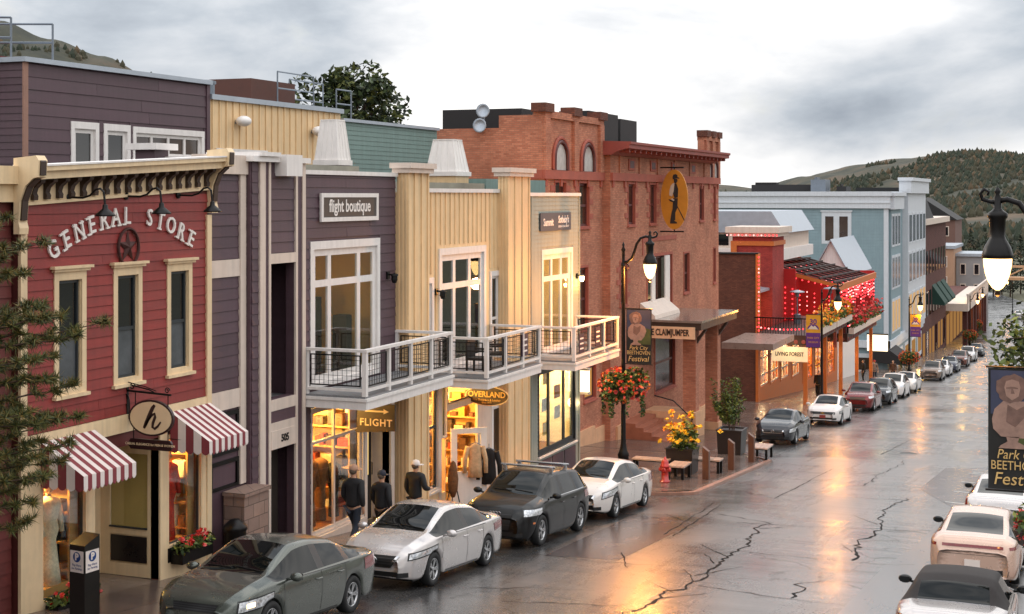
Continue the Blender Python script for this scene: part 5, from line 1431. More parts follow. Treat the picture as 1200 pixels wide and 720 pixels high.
mb = MB(); mb.box(BM, BM+0.04, 63.6, 69.4, 5.9, 6.1); mb.box(BM, BM+0.03, 63.6, 63.8, 5.3, 5.9); obj('panel_moulding', mb, M_SAND, bk)
# pale stone base that steps down with the street
for i in range(14):
    a = b0 + i*2.0; b = min(a+1.985, b3)
    X = BM if b1 - 1 < a < b2 else BX
    mb = MB(); mb.box(X, X+0.10, a, b, gz(b)-0.1, gz(a)+0.75); obj('base_stone', mb, M_BASE, bk)
# steps under the canopy
for i in range(5):
    mb = MB(); mb.box(BM if i == 4 else BM+2.1-0.36*(i+1), BM+2.1-0.36*i, 60.4, 63.55, gz(63)-0.1, gz(62)+0.3+0.17*i); obj('step', mb, mat('sandstone_step', (150, 92, 70), 0.5, var=0.2), bk)
mb = MB(); mb.box(BM+0.1, BM+2.5, 63.6, 65.2, gz(65)-0.2, gz(62)+1.1); obj('step_wall', mb, M_BASE, bk)
for zz in (0.0,):
    mb = MB(); mb.tube([(BM+2.4,63.5,gz(63)+0.9),(BM+1.5,63.5,gz(63)+1.7),(BM+0.6,63.5,gz(63)+1.9)], 0.03, 6); mb.tube([(BM+2.35,63.5,gz(63)+0.2),(BM+2.35,63.5,gz(63)+0.95)], 0.025, 6); obj('handrail', mb, M_IRON, bk)
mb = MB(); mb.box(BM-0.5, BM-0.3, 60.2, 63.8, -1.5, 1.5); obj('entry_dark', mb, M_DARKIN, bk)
# canopy
cp = thing('entrance_canopy', 'flat entrance canopy on brick posts with a pale name board', 'canopy', (-17.6, 66.5, gz(66)))
mb = MB(); mb.box(BM+0.02, -16.2, 63.2, 70.2, 2.0, 2.32); obj('canopy_roof', mb, M_BROWN, cp)
mb = MB(); mb.box(BM+0.02, -16.14, 63.14, 70.26, 2.32, 2.42); obj('canopy_flashing', mb, mat('wet_metal_roof', (150, 140, 132), 0.15, metal=0.4, var=0.2), cp)
mb = MB(); mb.prism([(BM+0.02,2.425),(BM+0.75,2.425),(BM+0.7,2.6),(BM+0.02,3.15)], 1, 63.2, 67.4); obj('wall_flashing', mb, M_PALE, cp)
for u in (64.3, 68.4):
    mb = MB(); mb.box(-17.25, -16.65, u-0.3, u+0.3, gz(u)-0.1, 2.0); po = obj('post', mb, M_BRICK, cp)
    mb = MB(); mb.box(-17.31, -16.59, u-0.36, u+0.36, gz(u)+0.1, gz(u)+0.55); obj('post_base', mb, M_BASE, po)
    mb = MB(); mb.prism([(-16.65, 1.3), (-16.2, 1.95), (-16.34, 1.95), (-16.65, 1.55)], 1, u-0.1, u+0.1); obj('brace', mb, M_BROWN, po)
mb = MB(); mb.box(-19.0, -16.45, 63.06, 63.14, 1.6, 2.14); nbd = obj('name_board', mb, mat('pale_name_board', (236, 190, 150), 0.6), cp)
mb = MB(); text_on(mb, 'THE CLAIMJUMPER', 0.40, (-17.75, 63.05, 1.87), (1,0,0), (0,0,1), 0.006, bold=0.012, xs=0.62); obj('sign_text', mb, M_BROWN, nbd)
# flat dark awning beyond
mb = MB(); mb.box(-19.3, -16.4, 79.9, 86.0, -0.55, -0.2); solo('flat_canopy', mb, mat('grey_canopy', (140, 120, 110), 0.3, var=0.15), 'low grey flat canopy between the brick block and the pub', 'canopy', (-17.8, 83, -0.6))
# oval picture sign
ps = thing('projecting_sign', 'orange oval sign with a painted standing figure projecting from the brick wall', 'sign', (BM, 66.6, 6.4))
y = 66.6; sx, sz = -18.36, 7.84
mb = MB(); oval(mb, sx, y-0.05, y+0.05, sz, 0.66, 1.42); obj('sign_face', mb, mat('ochre_sign', (206, 134, 38), 0.5, var=0.12), ps)
mb = MB()
for zz in (9.35, 6.32): mb.tube([(BM,y,zz),(-17.9,y,zz)], 0.035, 6)
for zz in (9.35, 6.32): mb.tube([(sx,y,zz),(sx,y,zz-0.12 if zz > 8 else zz+0.12)], 0.03, 6)
obj('bracket', mb, M_IRON, ps)
def flat(mb, pts, y_, t=0.01): mb.prism(pts, 1, y_-t, y_)
fy = y-0.052; M_FIGD = mat('figure_dark', (40, 32, 30), 0.6); M_FIGL = mat('figure_shirt', (206, 186, 166), 0.6)
mb = MB()
P = lambda *q: [(sx + a, sz + b) for a, b in q]
flat(mb, P((-0.06,0.95),(-0.08,1.05),(-0.04,1.17),(0.08,1.2),(0.16,1.15),(0.17,1.06),(0.26,1.02),(0.25,0.98),(0.1,1.0)), fy)      # hat
flat(mb, P((-0.02,0.98),(0.14,0.98),(0.17,0.88),(0.1,0.76),(0.0,0.78)), fy)                                                          # head, beard
flat(mb, P((0.0,0.78),(0.12,0.74),(0.2,0.5),(0.18,0.1),(0.02,0.06),(-0.06,0.3)), fy)                                                 # waistcoat
flat(mb, P((-0.04,0.06),(0.18,0.06),(0.16,-0.4),(0.06,-0.62),(0.06,-0.98),(-0.04,-1.0),(-0.08,-0.5)), fy)                            # leg
flat(mb, P((-0.06,-0.4),(0.02,-0.5),(0.0,-1.0),(0.14,-1.08),(0.14,-1.14),(-0.2,-1.14),(-0.18,-0.95),(-0.12,-0.6)), fy-0.001)          # boots
flat(mb, P((0.12,-0.3),(0.17,-0.32),(0.52,-0.98),(0.48,-1.0)), fy)                                                                    # stick
flat(mb, P((-0.28,0.02),(-0.2,-0.08),(0.0,-0.16),(0.02,-0.06)), fy)
obj('figure', mb, M_FIGD, ps)
mb = MB(); flat(mb, P((-0.06,0.76),(0.02,0.78),(-0.02,0.4),(-0.1,0.14),(-0.24,0.2),(-0.22,0.44),(-0.16,0.66)), fy-0.002); flat(mb, P((-0.16,0.0),(-0.02,-0.08),(0.02,-0.02),(-0.1,0.06)), fy-0.002)
obj('figure_shirt', mb, M_FIGL, ps)
# roof screens and dishes
mb = MB(); mb.box(-24.2, -20.8, 53.0, 56.5, 10.1, 11.45); solo('roof_screen', mb, M_TARBOX, 'long black roof plant screen on the left part of the brick roof', 'roof screen', (-23.5, 54.7, 10.1))
mb = MB(); mb.box(-21.6, -20.2, 59.5, 63.6, 10.1, 11.7); solo('roof_screen', mb, M_TARBOX, 'larger black box screen behind the left turret', 'roof screen', (-21, 61.5, 10.1))
mb = MB(); mb.box(-21.6, -20.4, 64.6, 67.2, 10.1, 11.6); solo('roof_screen', mb, M_TARBOX, 'smaller black box screen above the red cornice', 'roof screen', (-21, 66, 10.1))
for x, z, lb in ((-21.76, 11.28, 'upper round satellite dish on the brick roof edge'), (-21.9, 10.72, 'lower round satellite dish on the brick roof edge')):
    t = thing('satellite_dish', lb, 'satellite dish', (x, 51.4, 10.2), 'pair of satellite dishes')
    mb = MB(); mb.smooth = True; mb.lathe([(0.0, 0.08), (0.12, 0.07), (0.24, 0.03), (0.28, -0.01), (0.28, -0.03), (0.2, 0.03), (0.0, 0.06)], (x, 51.4, z), 20, 'y'); obj('dish', mb, M_ROOFMT, t)
    mb = MB(); mb.tube([(x,51.5,10.6),(x,51.52,z)], 0.03, 6); obj('mast', mb, M_STEEL, t)

# ================================================================== PUB with the balcony and red lights
PX = -19.5
M_ORANGE = mat('orange_trim', (196, 108, 48), 0.5, var=0.12)
M_REDWALL = mat('pub_red_wall', (176, 26, 28), 0.6, var=0.1)
pu = thing('pub_building', 'brown brick and red corner pub with an upper terrace strung with red lights', 'building', (PX, 100, gz(100)))
mb = MB(); mb.box(-34, PX, 90.0, 90.4, -6, 4.35); obj('brick_side_wall', mb, M_BRICKD, pu)
mb = MB(); mb.box(PX-0.05, PX+0.12, 89.9, 90.5, -6, 4.4); obj('corner_pilaster', mb, M_ORANGE, pu)
mb = MB(); mb.box(-34, PX+0.1, 89.9, 90.5, 4.35, 4.45); obj('wall_coping', mb, M_TARBOX, pu)
gws = [(90.9, 93.6, -4.2, -1.6), (94.0, 97.0, -4.3, -1.6), (97.4, 100.4, -4.5, -1.7), (101.4, 104.4, -4.8, -1.8), (105.4, 109.4, -5.6, -2.4), (110.4, 115.4, -5.9, -2.6), (116, 119.4, -6.3, -2.8)]
mb = MB(); holed(mb, PX-0.3, PX, 90.5, 121, -8, -1.2, gws); obj('shopfront_wall', mb, M_ORANGE, pu)
M_LITW = mat('lit_yellow_wall', (250, 200, 96), 0.8, var=0.25, scale=0.8)
for i, (a, b, c, d) in enumerate(gws):
    window(pu, PX, a, b, c, d, us=(0.33, 0.66), zs=(0.3, 0.76), fm=M_PALE if i < 4 else M_ORANGE, cm=M_ORANGE, casing=0.12, bar=0.10, pm=M_PANE, sill=False, name='shop_window')
room(pu, PX, 90.6, 104.8, -5.6, -1.3, 3.0, M_LITW, M_INTFL); room(pu, PX, 105, 120.8, -6.8, -1.9, 3.0, M_LITW, M_INTFL)
for u in (92.5, 97, 101.5): shop_light(pu, PX-1.0, u, -1.75, 130, WARM)
for u in (107.5, 113, 118): shop_light(pu, PX-1.0, u, -2.5, 150, WARM)
# upper rooms behind the terrace
mb = MB(); mb.box(-33, PX-3.0, 90.4, 97.0, -1.2, 2.6); obj('upper_room', mb, M_ORANGE, pu)
mb = MB(); mb.add([(-33,90.3,3.6),(PX-0.4,90.3,1.9),(PX-0.4,96.5,1.9),(-33,96.5,3.6),(-33,90.3,3.45),(PX-0.4,90.3,1.75),(PX-0.4,96.5,1.75),(-33,96.5,3.45)], [(0,1,2,3),(7,6,5,4),(1,0,4,5),(2,1,5,6),(3,2,6,7),(0,3,7,4)]); obj('lean_to_roof', mb, M_ROOFMT, pu)
for i in range(4):
    u = 91.2 + i*1.4
    mb = MB(); mb.box(PX-3.0, PX-2.9, u, u+1.0, -1.1, 1.2); fr_ = obj('terrace_door', mb, M_DARKW, pu)
mb = MB(); mb.box(-22.4, PX-0.2, 95.8, 99.6, -1.2, 5.3); tw_ = obj('red_false_front', mb, brick_mat('pub_red_brick', (176, 62, 54), (150, 48, 44), (110, 50, 44)), pu)
mb = MB(); mb.box(-22.6, PX+0.1, 95.6, 99.8, 5.3, 5.55); mb.box(-22.8, PX+0.3, 95.4, 100.0, 5.55, 5.95); obj('false_front_cornice', mb, M_PALE, tw_)
mb = MB(); mb.box(-22.5, PX-0.1, 95.7, 99.7, 4.7, 5.0); obj('false_front_band', mb, M_ORANGE, tw_)
mb = MB(); mb.box(-22.5, -22.1, 95.7, 95.8, -1.2, 4.7); obj('corner_trim', mb, M_ORANGE, tw_)
mb = MB(); mb.box(PX-3.0, PX-2.8, 99.6, 119.5, -2.2, 3.2); obj('terrace_back_wall', mb, M_REDWALL, pu)
mb = MB(); mb.box(PX-2.8, PX+0.6, 99.62, 99.75, -1.2, 3.0); obj('terrace_end_wall', mb, M_REDWALL, pu)
mb = MB(); mb.box(PX-2.8, -16.3, 119.3, 119.45, -2.3, 2.0); obj('terrace_end_wall', mb, M_REDWALL, pu)
lamp_light('terrace_glow', (PX-0.5, 117.0, 0.9), 26, (1.0, 0.09, 0.07), 0.3, pu)
lamp_light('terrace_glow', (PX-1.2, 101.2, 1.6), 40, (1.0, 0.07, 0.07), 0.3, pu)
lamp_light('terrace_glow', (PX-0.2, 108, 1.2), 26, (1.0, 0.09, 0.07), 0.3, pu)
lamp_light('terrace_glow', (PX-0.2, 114.5, 0.8), 22, (1.0, 0.09, 0.07), 0.3, pu)
lamp_light('terrace_glow', (PX-2.0, 94.0, 0.9), 90, (1.0, 0.45, 0.2), 0.2, pu)
# terrace decks over the pavement
def terrace(u0, u1, zb, zt):
    mb = MB(); mb.box(PX+0.02, -16.1, u0, u1, zb, zt); dk = obj('terrace_deck', mb, mat('dark_stained_wood', (60, 34, 28), 0.5, var=0.15), pu)
    n = int((u1-u0)/0.8)
    for i in range(n):
        u = u0 + 0.4 + i*(u1-u0-0.4)/n
        mb = MB(); mb.lathe([(0.13, 0), (0.13, 0.03), (0.05, 0.05)], (-16.1, u, (zb+zt)/2-0.1), 8, 'x'); obj('boss', mb, M_CORN, dk)
    for i in range(7):
        x = PX + 0.3 + i*0.46
        mb = MB(); mb.lathe([(0.13, 0), (0.13, -0.03), (0.05, -0.05)], (x, u0, (zb+zt)/2-0.1), 8, 'y'); obj('boss', mb, M_CORN, dk)
    mb = MB(); mb.box(-16.2, -16.1, u0, u1, zt+0.98, zt+1.06); obj('top_rail', mb, M_IRON, dk)
    mb = MB(); mb.box(PX, -16.2, u0, u0+0.08, zt+0.98, zt+1.06); obj('top_rail', mb, M_IRON, dk)
    mb = MB(); 
    for i in range(int((u1-u0)/0.16)): mb.box(-16.165, -16.135, u0+i*0.16, u0+i*0.16+0.03, zt, zt+0.98)
    for i in range(21): mb.box(PX+0.05+i*0.16, PX+0.08+i*0.16, u0+0.02, u0+0.05, zt, zt+0.98)
    obj('balusters', mb, M_IRON, dk, kind='stuff')
    return dk
terrace(89.2, 104.0, -1.15, -0.55); terrace(104.2, 119.2, -2.35, -1.75)
for u in (90.0, 97.0, 103.5, 111, 118.5):
    mb = MB(); mb.box(-16.6, -16.35, u, u+0.25, gz(u), -1.15 if u < 104 else -2.35); obj('deck_post', mb, M_ORANGE, pu)
# pergola roof of slats
mb = MB(); mb.add([(PX-2.0,100.2,3.25),(PX-2.0,118.6,2.9),(PX-2.0,118.6,3.05),(PX-2.0,100.2,3.4)], [(0,1,2,3)])
pg = obj('pergola_beam', mb, M_BROWN, pu)
def perg_z(x, u): return 3.3 - 1.35*(x - (PX-2.0))/5.3 - 0.02*(u-100)
for i in range(9):
    u = 100.4 + i*2.25; mb = MB(); x0, x1 = PX-2.0, -16.2
    mb.tube([(x0,u,perg_z(x0,u)),(x1,u,perg_z(x1,u))], 0.09, 4); obj('rafter', mb, mat('dark_rafter', (44, 26, 24), 0.5), pu)
for i in range(6):
    x = PX-1.8 + i*0.98
    mb = MB(); mb.tube([(x,100.2,perg_z(x,100.2)+0.12),(x,118.6,perg_z(x,118.6)+0.12)], 0.08, 4); obj('slat', mb, MATS['dark_rafter'], pu)
mb = MB(); mb.add([(PX-2,100.1,3.05),(-16.1,100.1,1.72),(-16.1,100.1,1.98),(PX-2,100.1,3.32)], [(0,1,2,3)]); mb.box(-16.2, -16.06, 100.1, 118.7, 1.45, 1.9); obj('pergola_fascia', mb, M_ORANGE, pu)
for u in (100.4, 104.5, 109, 113.5, 118.2):
    mb = MB(); mb.box(-16.45, -16.25, u-0.1, u+0.1, -2.35, 1.6); obj('pergola_post', mb, M_CORN, pu)
# red string lights: far too small to count one by one
M_REDB = emission('red_bulb', (1.0, 0.04, 0.05), 4.0)
M_REDC = emission('pink_bulb', (1.0, 0.30, 0.28), 4.0)
rgl = random.Random(8); mb = MB()
def bulbs(p, q, n, sag=0.25, r=0.055):
    p, q = Vector(p), Vector(q)
    for i in range(n):
        t_ = (i+0.5)/n; c = p.lerp(q, t_); c.z -= sag*4*t_*(1-t_); mb.m = 0 if rgl.random() < 0.7 else 1
        mb.ball(c, r, 5, 4)
bulbs((PX+0.1,89.15,-0.1),(-16.1,89.15,-0.1), 14, 0.12); bulbs((-16.05,89.2,-0.1),(-16.05,104,-0.1), 26, 0.05); bulbs((-16.05,104,-1.2),(-16.05,119,-1.2), 26, 0.05)
bulbs((PX+0.16,89.85,4.3),(PX+0.16,89.85,-1), 22, 0); bulbs((PX-0.15,95.75,4.9),(-22.4,95.75,4.9), 12, 0); bulbs((PX+0.3,95.4,5.4),(-22.8,95.4,5.4), 14, 0)
for i in range(9): u = 100.4 + i*2.25; bulbs((PX-1.9,u,perg_z(PX-1.9,u)-0.15),(-16.2,u,perg_z(-16.2,u)-0.15), 12, 0.2)
for i in range(24): 
    u = 100.4 + i*0.76; L = rgl.uniform(0.8, 2.0); bulbs((-16.15,u,1.5),(-16.15,u,1.5-L), 6, 0, 0.06)
for i in range(12): x = PX-2.6 + i*0.5; bulbs((x,99.55,2.4-0.2*i*0.5),(x,99.55,-0.6), 7, 0, 0.05)
so = obj('string_lights', mb, [M_REDB, M_REDC]); so['kind'] = 'stuff'; so['label'] = 'strings of small red lights around the pub terrace'; so['category'] = 'string lights'
# patio heaters
for x, u, lb in ((-18.4, 97.6, 'left patio heater with flat reflector on the pub terrace'), (-16.9, 101.8, 'right patio heater under the pub pergola')):
    t = thing('patio_heater', lb, 'patio heater', (x, u, -0.55), 'patio heaters on the pub terrace')
    mb = MB(); mb.lathe([(0.25,0),(0.25,0.6),(0.05,0.65),(0.04,1.75),(0.14,1.8),(0.14,2.05),(0.05,2.1)], (x,u,-0.55), 10); obj('stand', mb, M_STEEL, t)
    mb = MB(); mb.lathe([(0.5,0),(0.48,0.05),(0.1,0.14)], (x,u,1.55), 14); obj('reflector', mb, M_ROOFMT, t)
# signs
t = thing('lit_shop_sign', 'cream lit sign board reading LIVING hung below the pub terrace', 'sign', (-17.3, 89.0, -2.2))
mb = MB(); mb.box(-18.35, -16.15, 88.95, 89.08, -2.15, -1.25); obj('sign_board', mb, mat('lit_cream_sign', (255, 236, 190), 0.6, emit=(1.0,0.8,0.5), estr=0.22), t)
mb = MB(); text_on(mb, 'LIVING FOREST', 0.34, (-17.25, 88.94, -1.7), (1,0,0), (0,0,1), 0.005, xs=0.75, bold=0.006); obj('sign_text', mb, M_BROWN, t)
lamp_light('sign_light', (-17.2, 88.3, -1.2), 20, WARM, 0.15, t)
t = thing('light_box_sign', 'glowing white square sign under the far end of the pub terrace', 'sign', (-16.2, 119.6, -4.6))
mb = MB(); mb.box(-16.9, -15.3, 119.6, 119.8, -4.5, -3.2); obj('lamp_box', mb, emission('lit_sign_face', (1.0, 0.8, 0.52), 3.2), t)
mb = MB(); mb.box(-16.95, -15.25, 119.58, 119.82, -3.2, -3.1); obj('box_lid', mb, M_IRON, t)

# ---------------------------------------------------------------- roofs behind the pub
cl = thing('clerestory_building', 'low building with grey metal roof and a strip of clerestory windows behind the pub', 'building', (-26, 104, -3))
mb = MB(); mb.box(-36, -23.2, 104.02, 116, -5, 3.4); obj('wall', mb, M_PALE, cl)
mb = MB(); mb.box(-36, -20.6, 104, 116, 3.4, 4.2); obj('white_parapet', mb, M_WHITE, cl)
mb = MB(); mb.box(-35.8, -20.9, 104.4, 115.6, 4.2, 5.35); obj('clerestory_wall', mb, M_PALE, cl)
mb = MB(); mb.prism([(-36.2, 5.35), (-20.5, 5.35), (-21.5, 6.9), (-35.5, 6.9)], 1, 104.1, 115.9); obj('metal_roof', mb, M_ROOFMT, cl)
for i in range(12):
    x = -35.2 + i*1.2
    mb = MB(); mb.box(x, x+0.9, 104.36, 104.42, 4.4, 5.2); obj('clerestory_window', mb, M_GLASSD, cl)
for i in range(10):
    x = -34.6 + i*1.45
    mb = MB(); mb.tube([(x, 104.08, 5.36), (x*0.93-2.0, 104.08+0.0, 5.37)], 0.01, 4)
hs = thing('gabled_house', 'small white gabled house with grey roof between the pub and the blue block', 'building', (-21, 126, gz(126)))
mb = MB(); mb.box(-24, -19.7, 122, 134, gz(126)-1, 1.6); obj('wall', mb, M_WHITE, hs)
mb = MB(); mb.add([(-21.6,122,1.6),(-18.8,122,1.6),(-20.2,122,4.3),(-21.6,134,1.6),(-18.8,134,1.6),(-20.2,134,4.3)], [(0,1,2),(5,4,3),(0,2,5,3),(1,4,5,2)]); obj('gable', mb, M_WHITE, hs)
for sg in (-1, 1):
    mb = MB(); mb.add([(-20.2,121.7,4.42),(-20.2,134.3,4.42),(-20.2+sg*1.65,134.3,1.45),(-20.2+sg*1.65,121.7,1.45),(-20.2,121.7,4.28),(-20.2,134.3,4.28),(-20.2+sg*1.65,134.3,1.31),(-20.2+sg*1.65,121.7,1.31)], [(0,1,2,3),(7,6,5,4),(0,3,7,4),(1,5,6,2),(2,6,7,3)]); obj('roof_slope', mb, M_ROOFMT, hs)
mb = MB(); mb.add([(-27,112,4.2),(-21.6,112,4.2),(-21.6,121,2.3),(-27,121,2.3),(-27,112,4.0),(-21.6,112,4.0),(-21.6,121,2.1),(-27,121,2.1)], [(0,1,2,3),(7,6,5,4),(1,0,4,5),(2,1,5,6),(3,2,6,7),(0,3,7,4)]); obj('lean_to_roof', mb, M_ROOFMT, hs)

# ================================================================== BLUE BLOCK
M_BLUE = mat('blue_clapboard', (130, 152, 160), 0.6, var=0.08, scale=1.0, streak=0.08)
M_BWHITE = mat('blue_block_trim', (206, 210, 216), 0.5, var=0.05, streak=0.06)
bl = thing('blue_building', 'four storey blue clapboard block with white cornice and bay fronts', 'building', (-18.5, 150, gz(150)))
X1 = -18.5; Yb = 144.6
def sidewin(x0, x1, z0, z1):
    mb = MB(); mb.box(x0-0.35, x1+0.35, Yb-0.06, Yb, z0-0.3, z1+0.45); o = obj('window', mb, M_BWHITE, bl)
    mid = (x0+x1)/2
    for a, b in ((x0, mid-0.28), (mid+0.28, x1)) if x1-x0 > 1.6 else ((x0, x1),):
        mb = MB(); mb.box(a, b, Yb-0.07, Yb-0.055, z0, z1); p = obj('pane', mb, M_GLASSB, o)
    mb = MB(); mb.box(x0-0.45, x1+0.45, Yb-0.14, Yb-0.001, z1+0.45, z1+0.6); obj('window_head', mb, M_BWHITE, o)
mb = MB(); mb.box(-42, X1, Yb, 174, -10.5, 8.2); obj('wall', mb, M_BLUE, bl)
mb = MB(); lap_sheet_x(mb, Yb, -42, X1-0.3, -6.2, 6.8, 0.30, 0.03); obj('lap_siding', mb, M_BLUE, bl, kind='stuff')
mb = MB(); mb.box(-42.2, X1+0.25, Yb-0.25, Yb+0.5, 6.8, 8.0); obj('cornice', mb, M_BWHITE, bl)
mb = MB(); mb.box(-42.3, X1+0.4, Yb-0.4, 156, 8.0, 8.45); obj('cornice_cap', mb, M_BWHITE, bl)
mb = MB(); mb.box(-42.2, X1+0.3, Yb-0.32, Yb-0.25, 7.3, 7.42); obj('cornice_moulding', mb, M_BWHITE, bl)
mb = MB(); mb.box(X1-0.35, X1+0.05, Yb-0.06, Yb+0.5, -6.2, 6.8); obj('corner_board', mb, M_BWHITE, bl)
for x0, x1, z0, z1 in ((-29.2, -27.2, 3.6, 6.0), (-24.5, -22.3, 3.6, 6.0), (-22.9, -22.1, -0.4, 2.0), (-22.9, -22.1, -4.2, -1.8), (-33.6, -31.6, 3.6, 6.0)): sidewin(x0, x1, z0, z1)
mb = MB(); mb.box(X1-0.2, X1+0.35, Yb-0.35, 175, -6.8, -6.1); mb.box(X1-0.2, X1+0.2, Yb-0.2, 175, -7.2, -6.8); obj('belt_course', mb, M_BWHITE, bl)
mb = MB(); mb.box(-24, X1+0.3, Yb-0.35, Yb, -6.8, -6.1); obj('belt_course', mb, M_BWHITE, bl)
M_WARMWIN = emission('warm_lit_glass', (1.0, 0.62, 0.30), 0.7)
def frontbay(u0, u1, xo, ztop, cols, lit):
    mb = MB(); mb.box(X1-0.2, X1+xo, u0, u1, -6.1, ztop); o = obj('bay', mb, M_BWHITE if xo > 0.4 else M_BLUE, bl)
    for zi, (z0, z1) in enumerate(((-5.3, -2.4), (-1.0, 1.9), (3.2, 6.0))):
        for c in range(cols):
            a = u0 + 0.5 + (u1-u0-0.6)*c/cols; b = a + (u1-u0-0.6)/cols*0.72
            mb = MB(); mb.box(X1+xo, X1+xo+0.06, a-0.2, b+0.2, z0-0.2, z1+0.25); w_ = obj('window', mb, M_BWHITE, o)
            mb = MB(); mb.box(X1+xo+0.06, X1+xo+0.07, a, b, z0, z1); obj('pane', mb, M_WARMWIN if (zi == 0 and lit) else mat('sky_glass', (120, 134, 150), 0.05, spec=0.9), o)
    mb = MB(); mb.box(X1-0.3, X1+xo+0.35, u0-0.3, u1+0.3, ztop-1.3, ztop); obj('bay_cornice', mb, M_BWHITE, o)
    mb = MB(); mb.box(X1-0.4, X1+xo+0.55, u0-0.5, u1+0.5, ztop, ztop+0.35); obj('bay_cornice_cap', mb, M_BWHITE, o)
frontbay(145.4, 152.8, 0.25, 8.0, 3, True); frontbay(156.5, 173.6, 0.6, 9.6, 5, True)
# ground floor of the blue block
for i, u in enumerate((146, 152, 158, 164, 170)):
    mb = MB(); mb.box(X1+0.01, X1+0.08, u, u+4.2, -10.3, -7.6); w_ = obj('shop_window', mb, M_BWHITE, bl)
    mb = MB(); mb.box(X1+0.08, X1+0.09, u+0.4, u+3.8, -9.8, -7.9); obj('pane', mb, emission('amber_shop_glass', (1.0, 0.50, 0.16), 0.38), w_)
mb = MB(); mb.box(-23, -19.5, Yb-0.08, Yb, -9.4, -7.4); w_ = obj('shop_window', mb, M_BWHITE, bl)
mb = MB(); mb.box(-22.6, -19.9, Yb-0.09, Yb-0.07, -9.0, -7.8); obj('pane', mb, M_GLASSB, w_)
aw = MB(); aw.prism([(X1-1.5, -6.9), (X1+0.3, -6.9), (X1+2.0, -8.1), (X1+2.0, -8.35), (X1-1.5, -8.1)], 1, Yb-0.9, Yb+4.5)
solo('dark_awning', aw, mat('black_canvas', (38, 34, 34), 0.8), 'black corner awning on the ground floor of the blue block', 'awning', (X1, 146, -8.3))
lamp_light('shop_spill', (-16.2, 152, -8.2), 120, AMBER, 0.3, bl); lamp_light('shop_spill', (-16.2, 166, -9.2), 120, AMBER, 0.3, bl)
# roof plant on the blue block
for x0, x1, y0_, h, lb in ((-33.5, -27.2, 152, 1.0, 'long low roof plant unit on the blue block'), (-26.9, -25.4, 150, 1.5, 'box shaped roof unit with ducts on the blue block'), (-24.6, -23.6, 152, 0.8, 'small roof unit at the right on the blue block')):
    mb = MB(); mb.box(x0, x1, y0_, y0_+3, 8.2, 8.2+h); mb.box(x0+0.3, x0+(x1-x0)*0.4, y0_+0.5, y0_+2, 8.2+h, 8.45+h); solo('roof_plant', mb, M_STEEL if h > 1.2 else M_TARBOX, lb, 'roof plant', (x0, y0_, 8.2))

# ================================================================== dark brick row, low arcade, far houses
db = thing('dark_brick_building', 'dark red brick three storey building beyond the blue block with green awnings', 'building', (-18.5, 188, gz(188)))
mb = MB(); mb.box(-34, -18.4, 174.3, 204, -14, 4.6); obj('wall', mb, brick_mat('maroon_brick', (96, 48, 40), (80, 40, 34), (60, 40, 36)), db)
mb = MB(); mb.box(-34.2, -17.9, 174.2, 204.3, 4.6, 5.3); obj('cornice', mb, M_PALE, db)
mb = MB(); mb.prism([(-26, 5.3), (-18.2, 5.3), (-19.6, 9.0), (-26, 9.0)], 1, 174.5, 186); obj('mansard', mb, M_TARBOX, db)
for i in range(8):
    for z0, z1 in ((-1.4, 1.4), (-6.4, -3.4), (-11.5, -8.2)):
        u = 175.4 + i*3.6
        mb = MB(); mb.box(-18.4, -18.33, u, u+1.7, z0, z1); obj('window', mb, M_GLASSD if z0 > -9 or i % 3 == 1 else MATS['amber_shop_glass'], db)
for i in range(3):
    u = 186 + i*5.5
    mb = MB(); mb.prism([(-18.4, -3.0), (-16.9, -5.2), (-16.9, -5.5), (-18.4, -5.4)], 1, u, u+4.2); obj('awning', mb, mat('green_canvas', (30, 62, 54), 0.8), db)
ar = thing('arcade_building', 'low brick arcade with a lit white balustraded terrace', 'building', (-18, 224, gz(224)))
mb = MB(); mb.box(-32, -18.6, 205, 246, -15.5, -6.6); obj('wall', mb, MATS['maroon_brick'], ar)
mb = MB(); mb.box(-18.7, -15.6, 205, 246, -7.6, -6.6); obj('terrace_slab', mb, M_PALE, ar)
mb = MB()
for i in range(28): mb.box(-15.75, -15.6, 205 + i*1.5, 205.6 + i*1.5, -6.6, -5.5)
obj('balusters', mb, M_PALE, ar, kind='stuff')
mb = MB(); mb.box(-15.8, -15.55, 205, 246, -5.5, -5.25); obj('top_rail', mb, M_PALE, ar)
for i in range(8):
    u = 206 + i*5.4
    mb = MB(); mb.box(-16.4, -15.8, u, u+1.0, gz(u)-0.3, -7.6); obj('pillar', mb, MATS['maroon_brick'], ar)
    mb = MB(); mb.box(-18.6, -18.52, u+1.2, u+4.6, -12.6, -8.4); obj('shop_window', mb, MATS['amber_shop_glass'], ar)
lamp_light('arcade_glow', (-17, 214, -8.6), 220, AMBER, 0.3, ar); lamp_light('arcade_glow', (-17, 232, -9), 220, AMBER, 0.3, ar); lamp_light('terrace_glow', (-17, 215, -4.6), 260, AMBER, 0.3, ar)
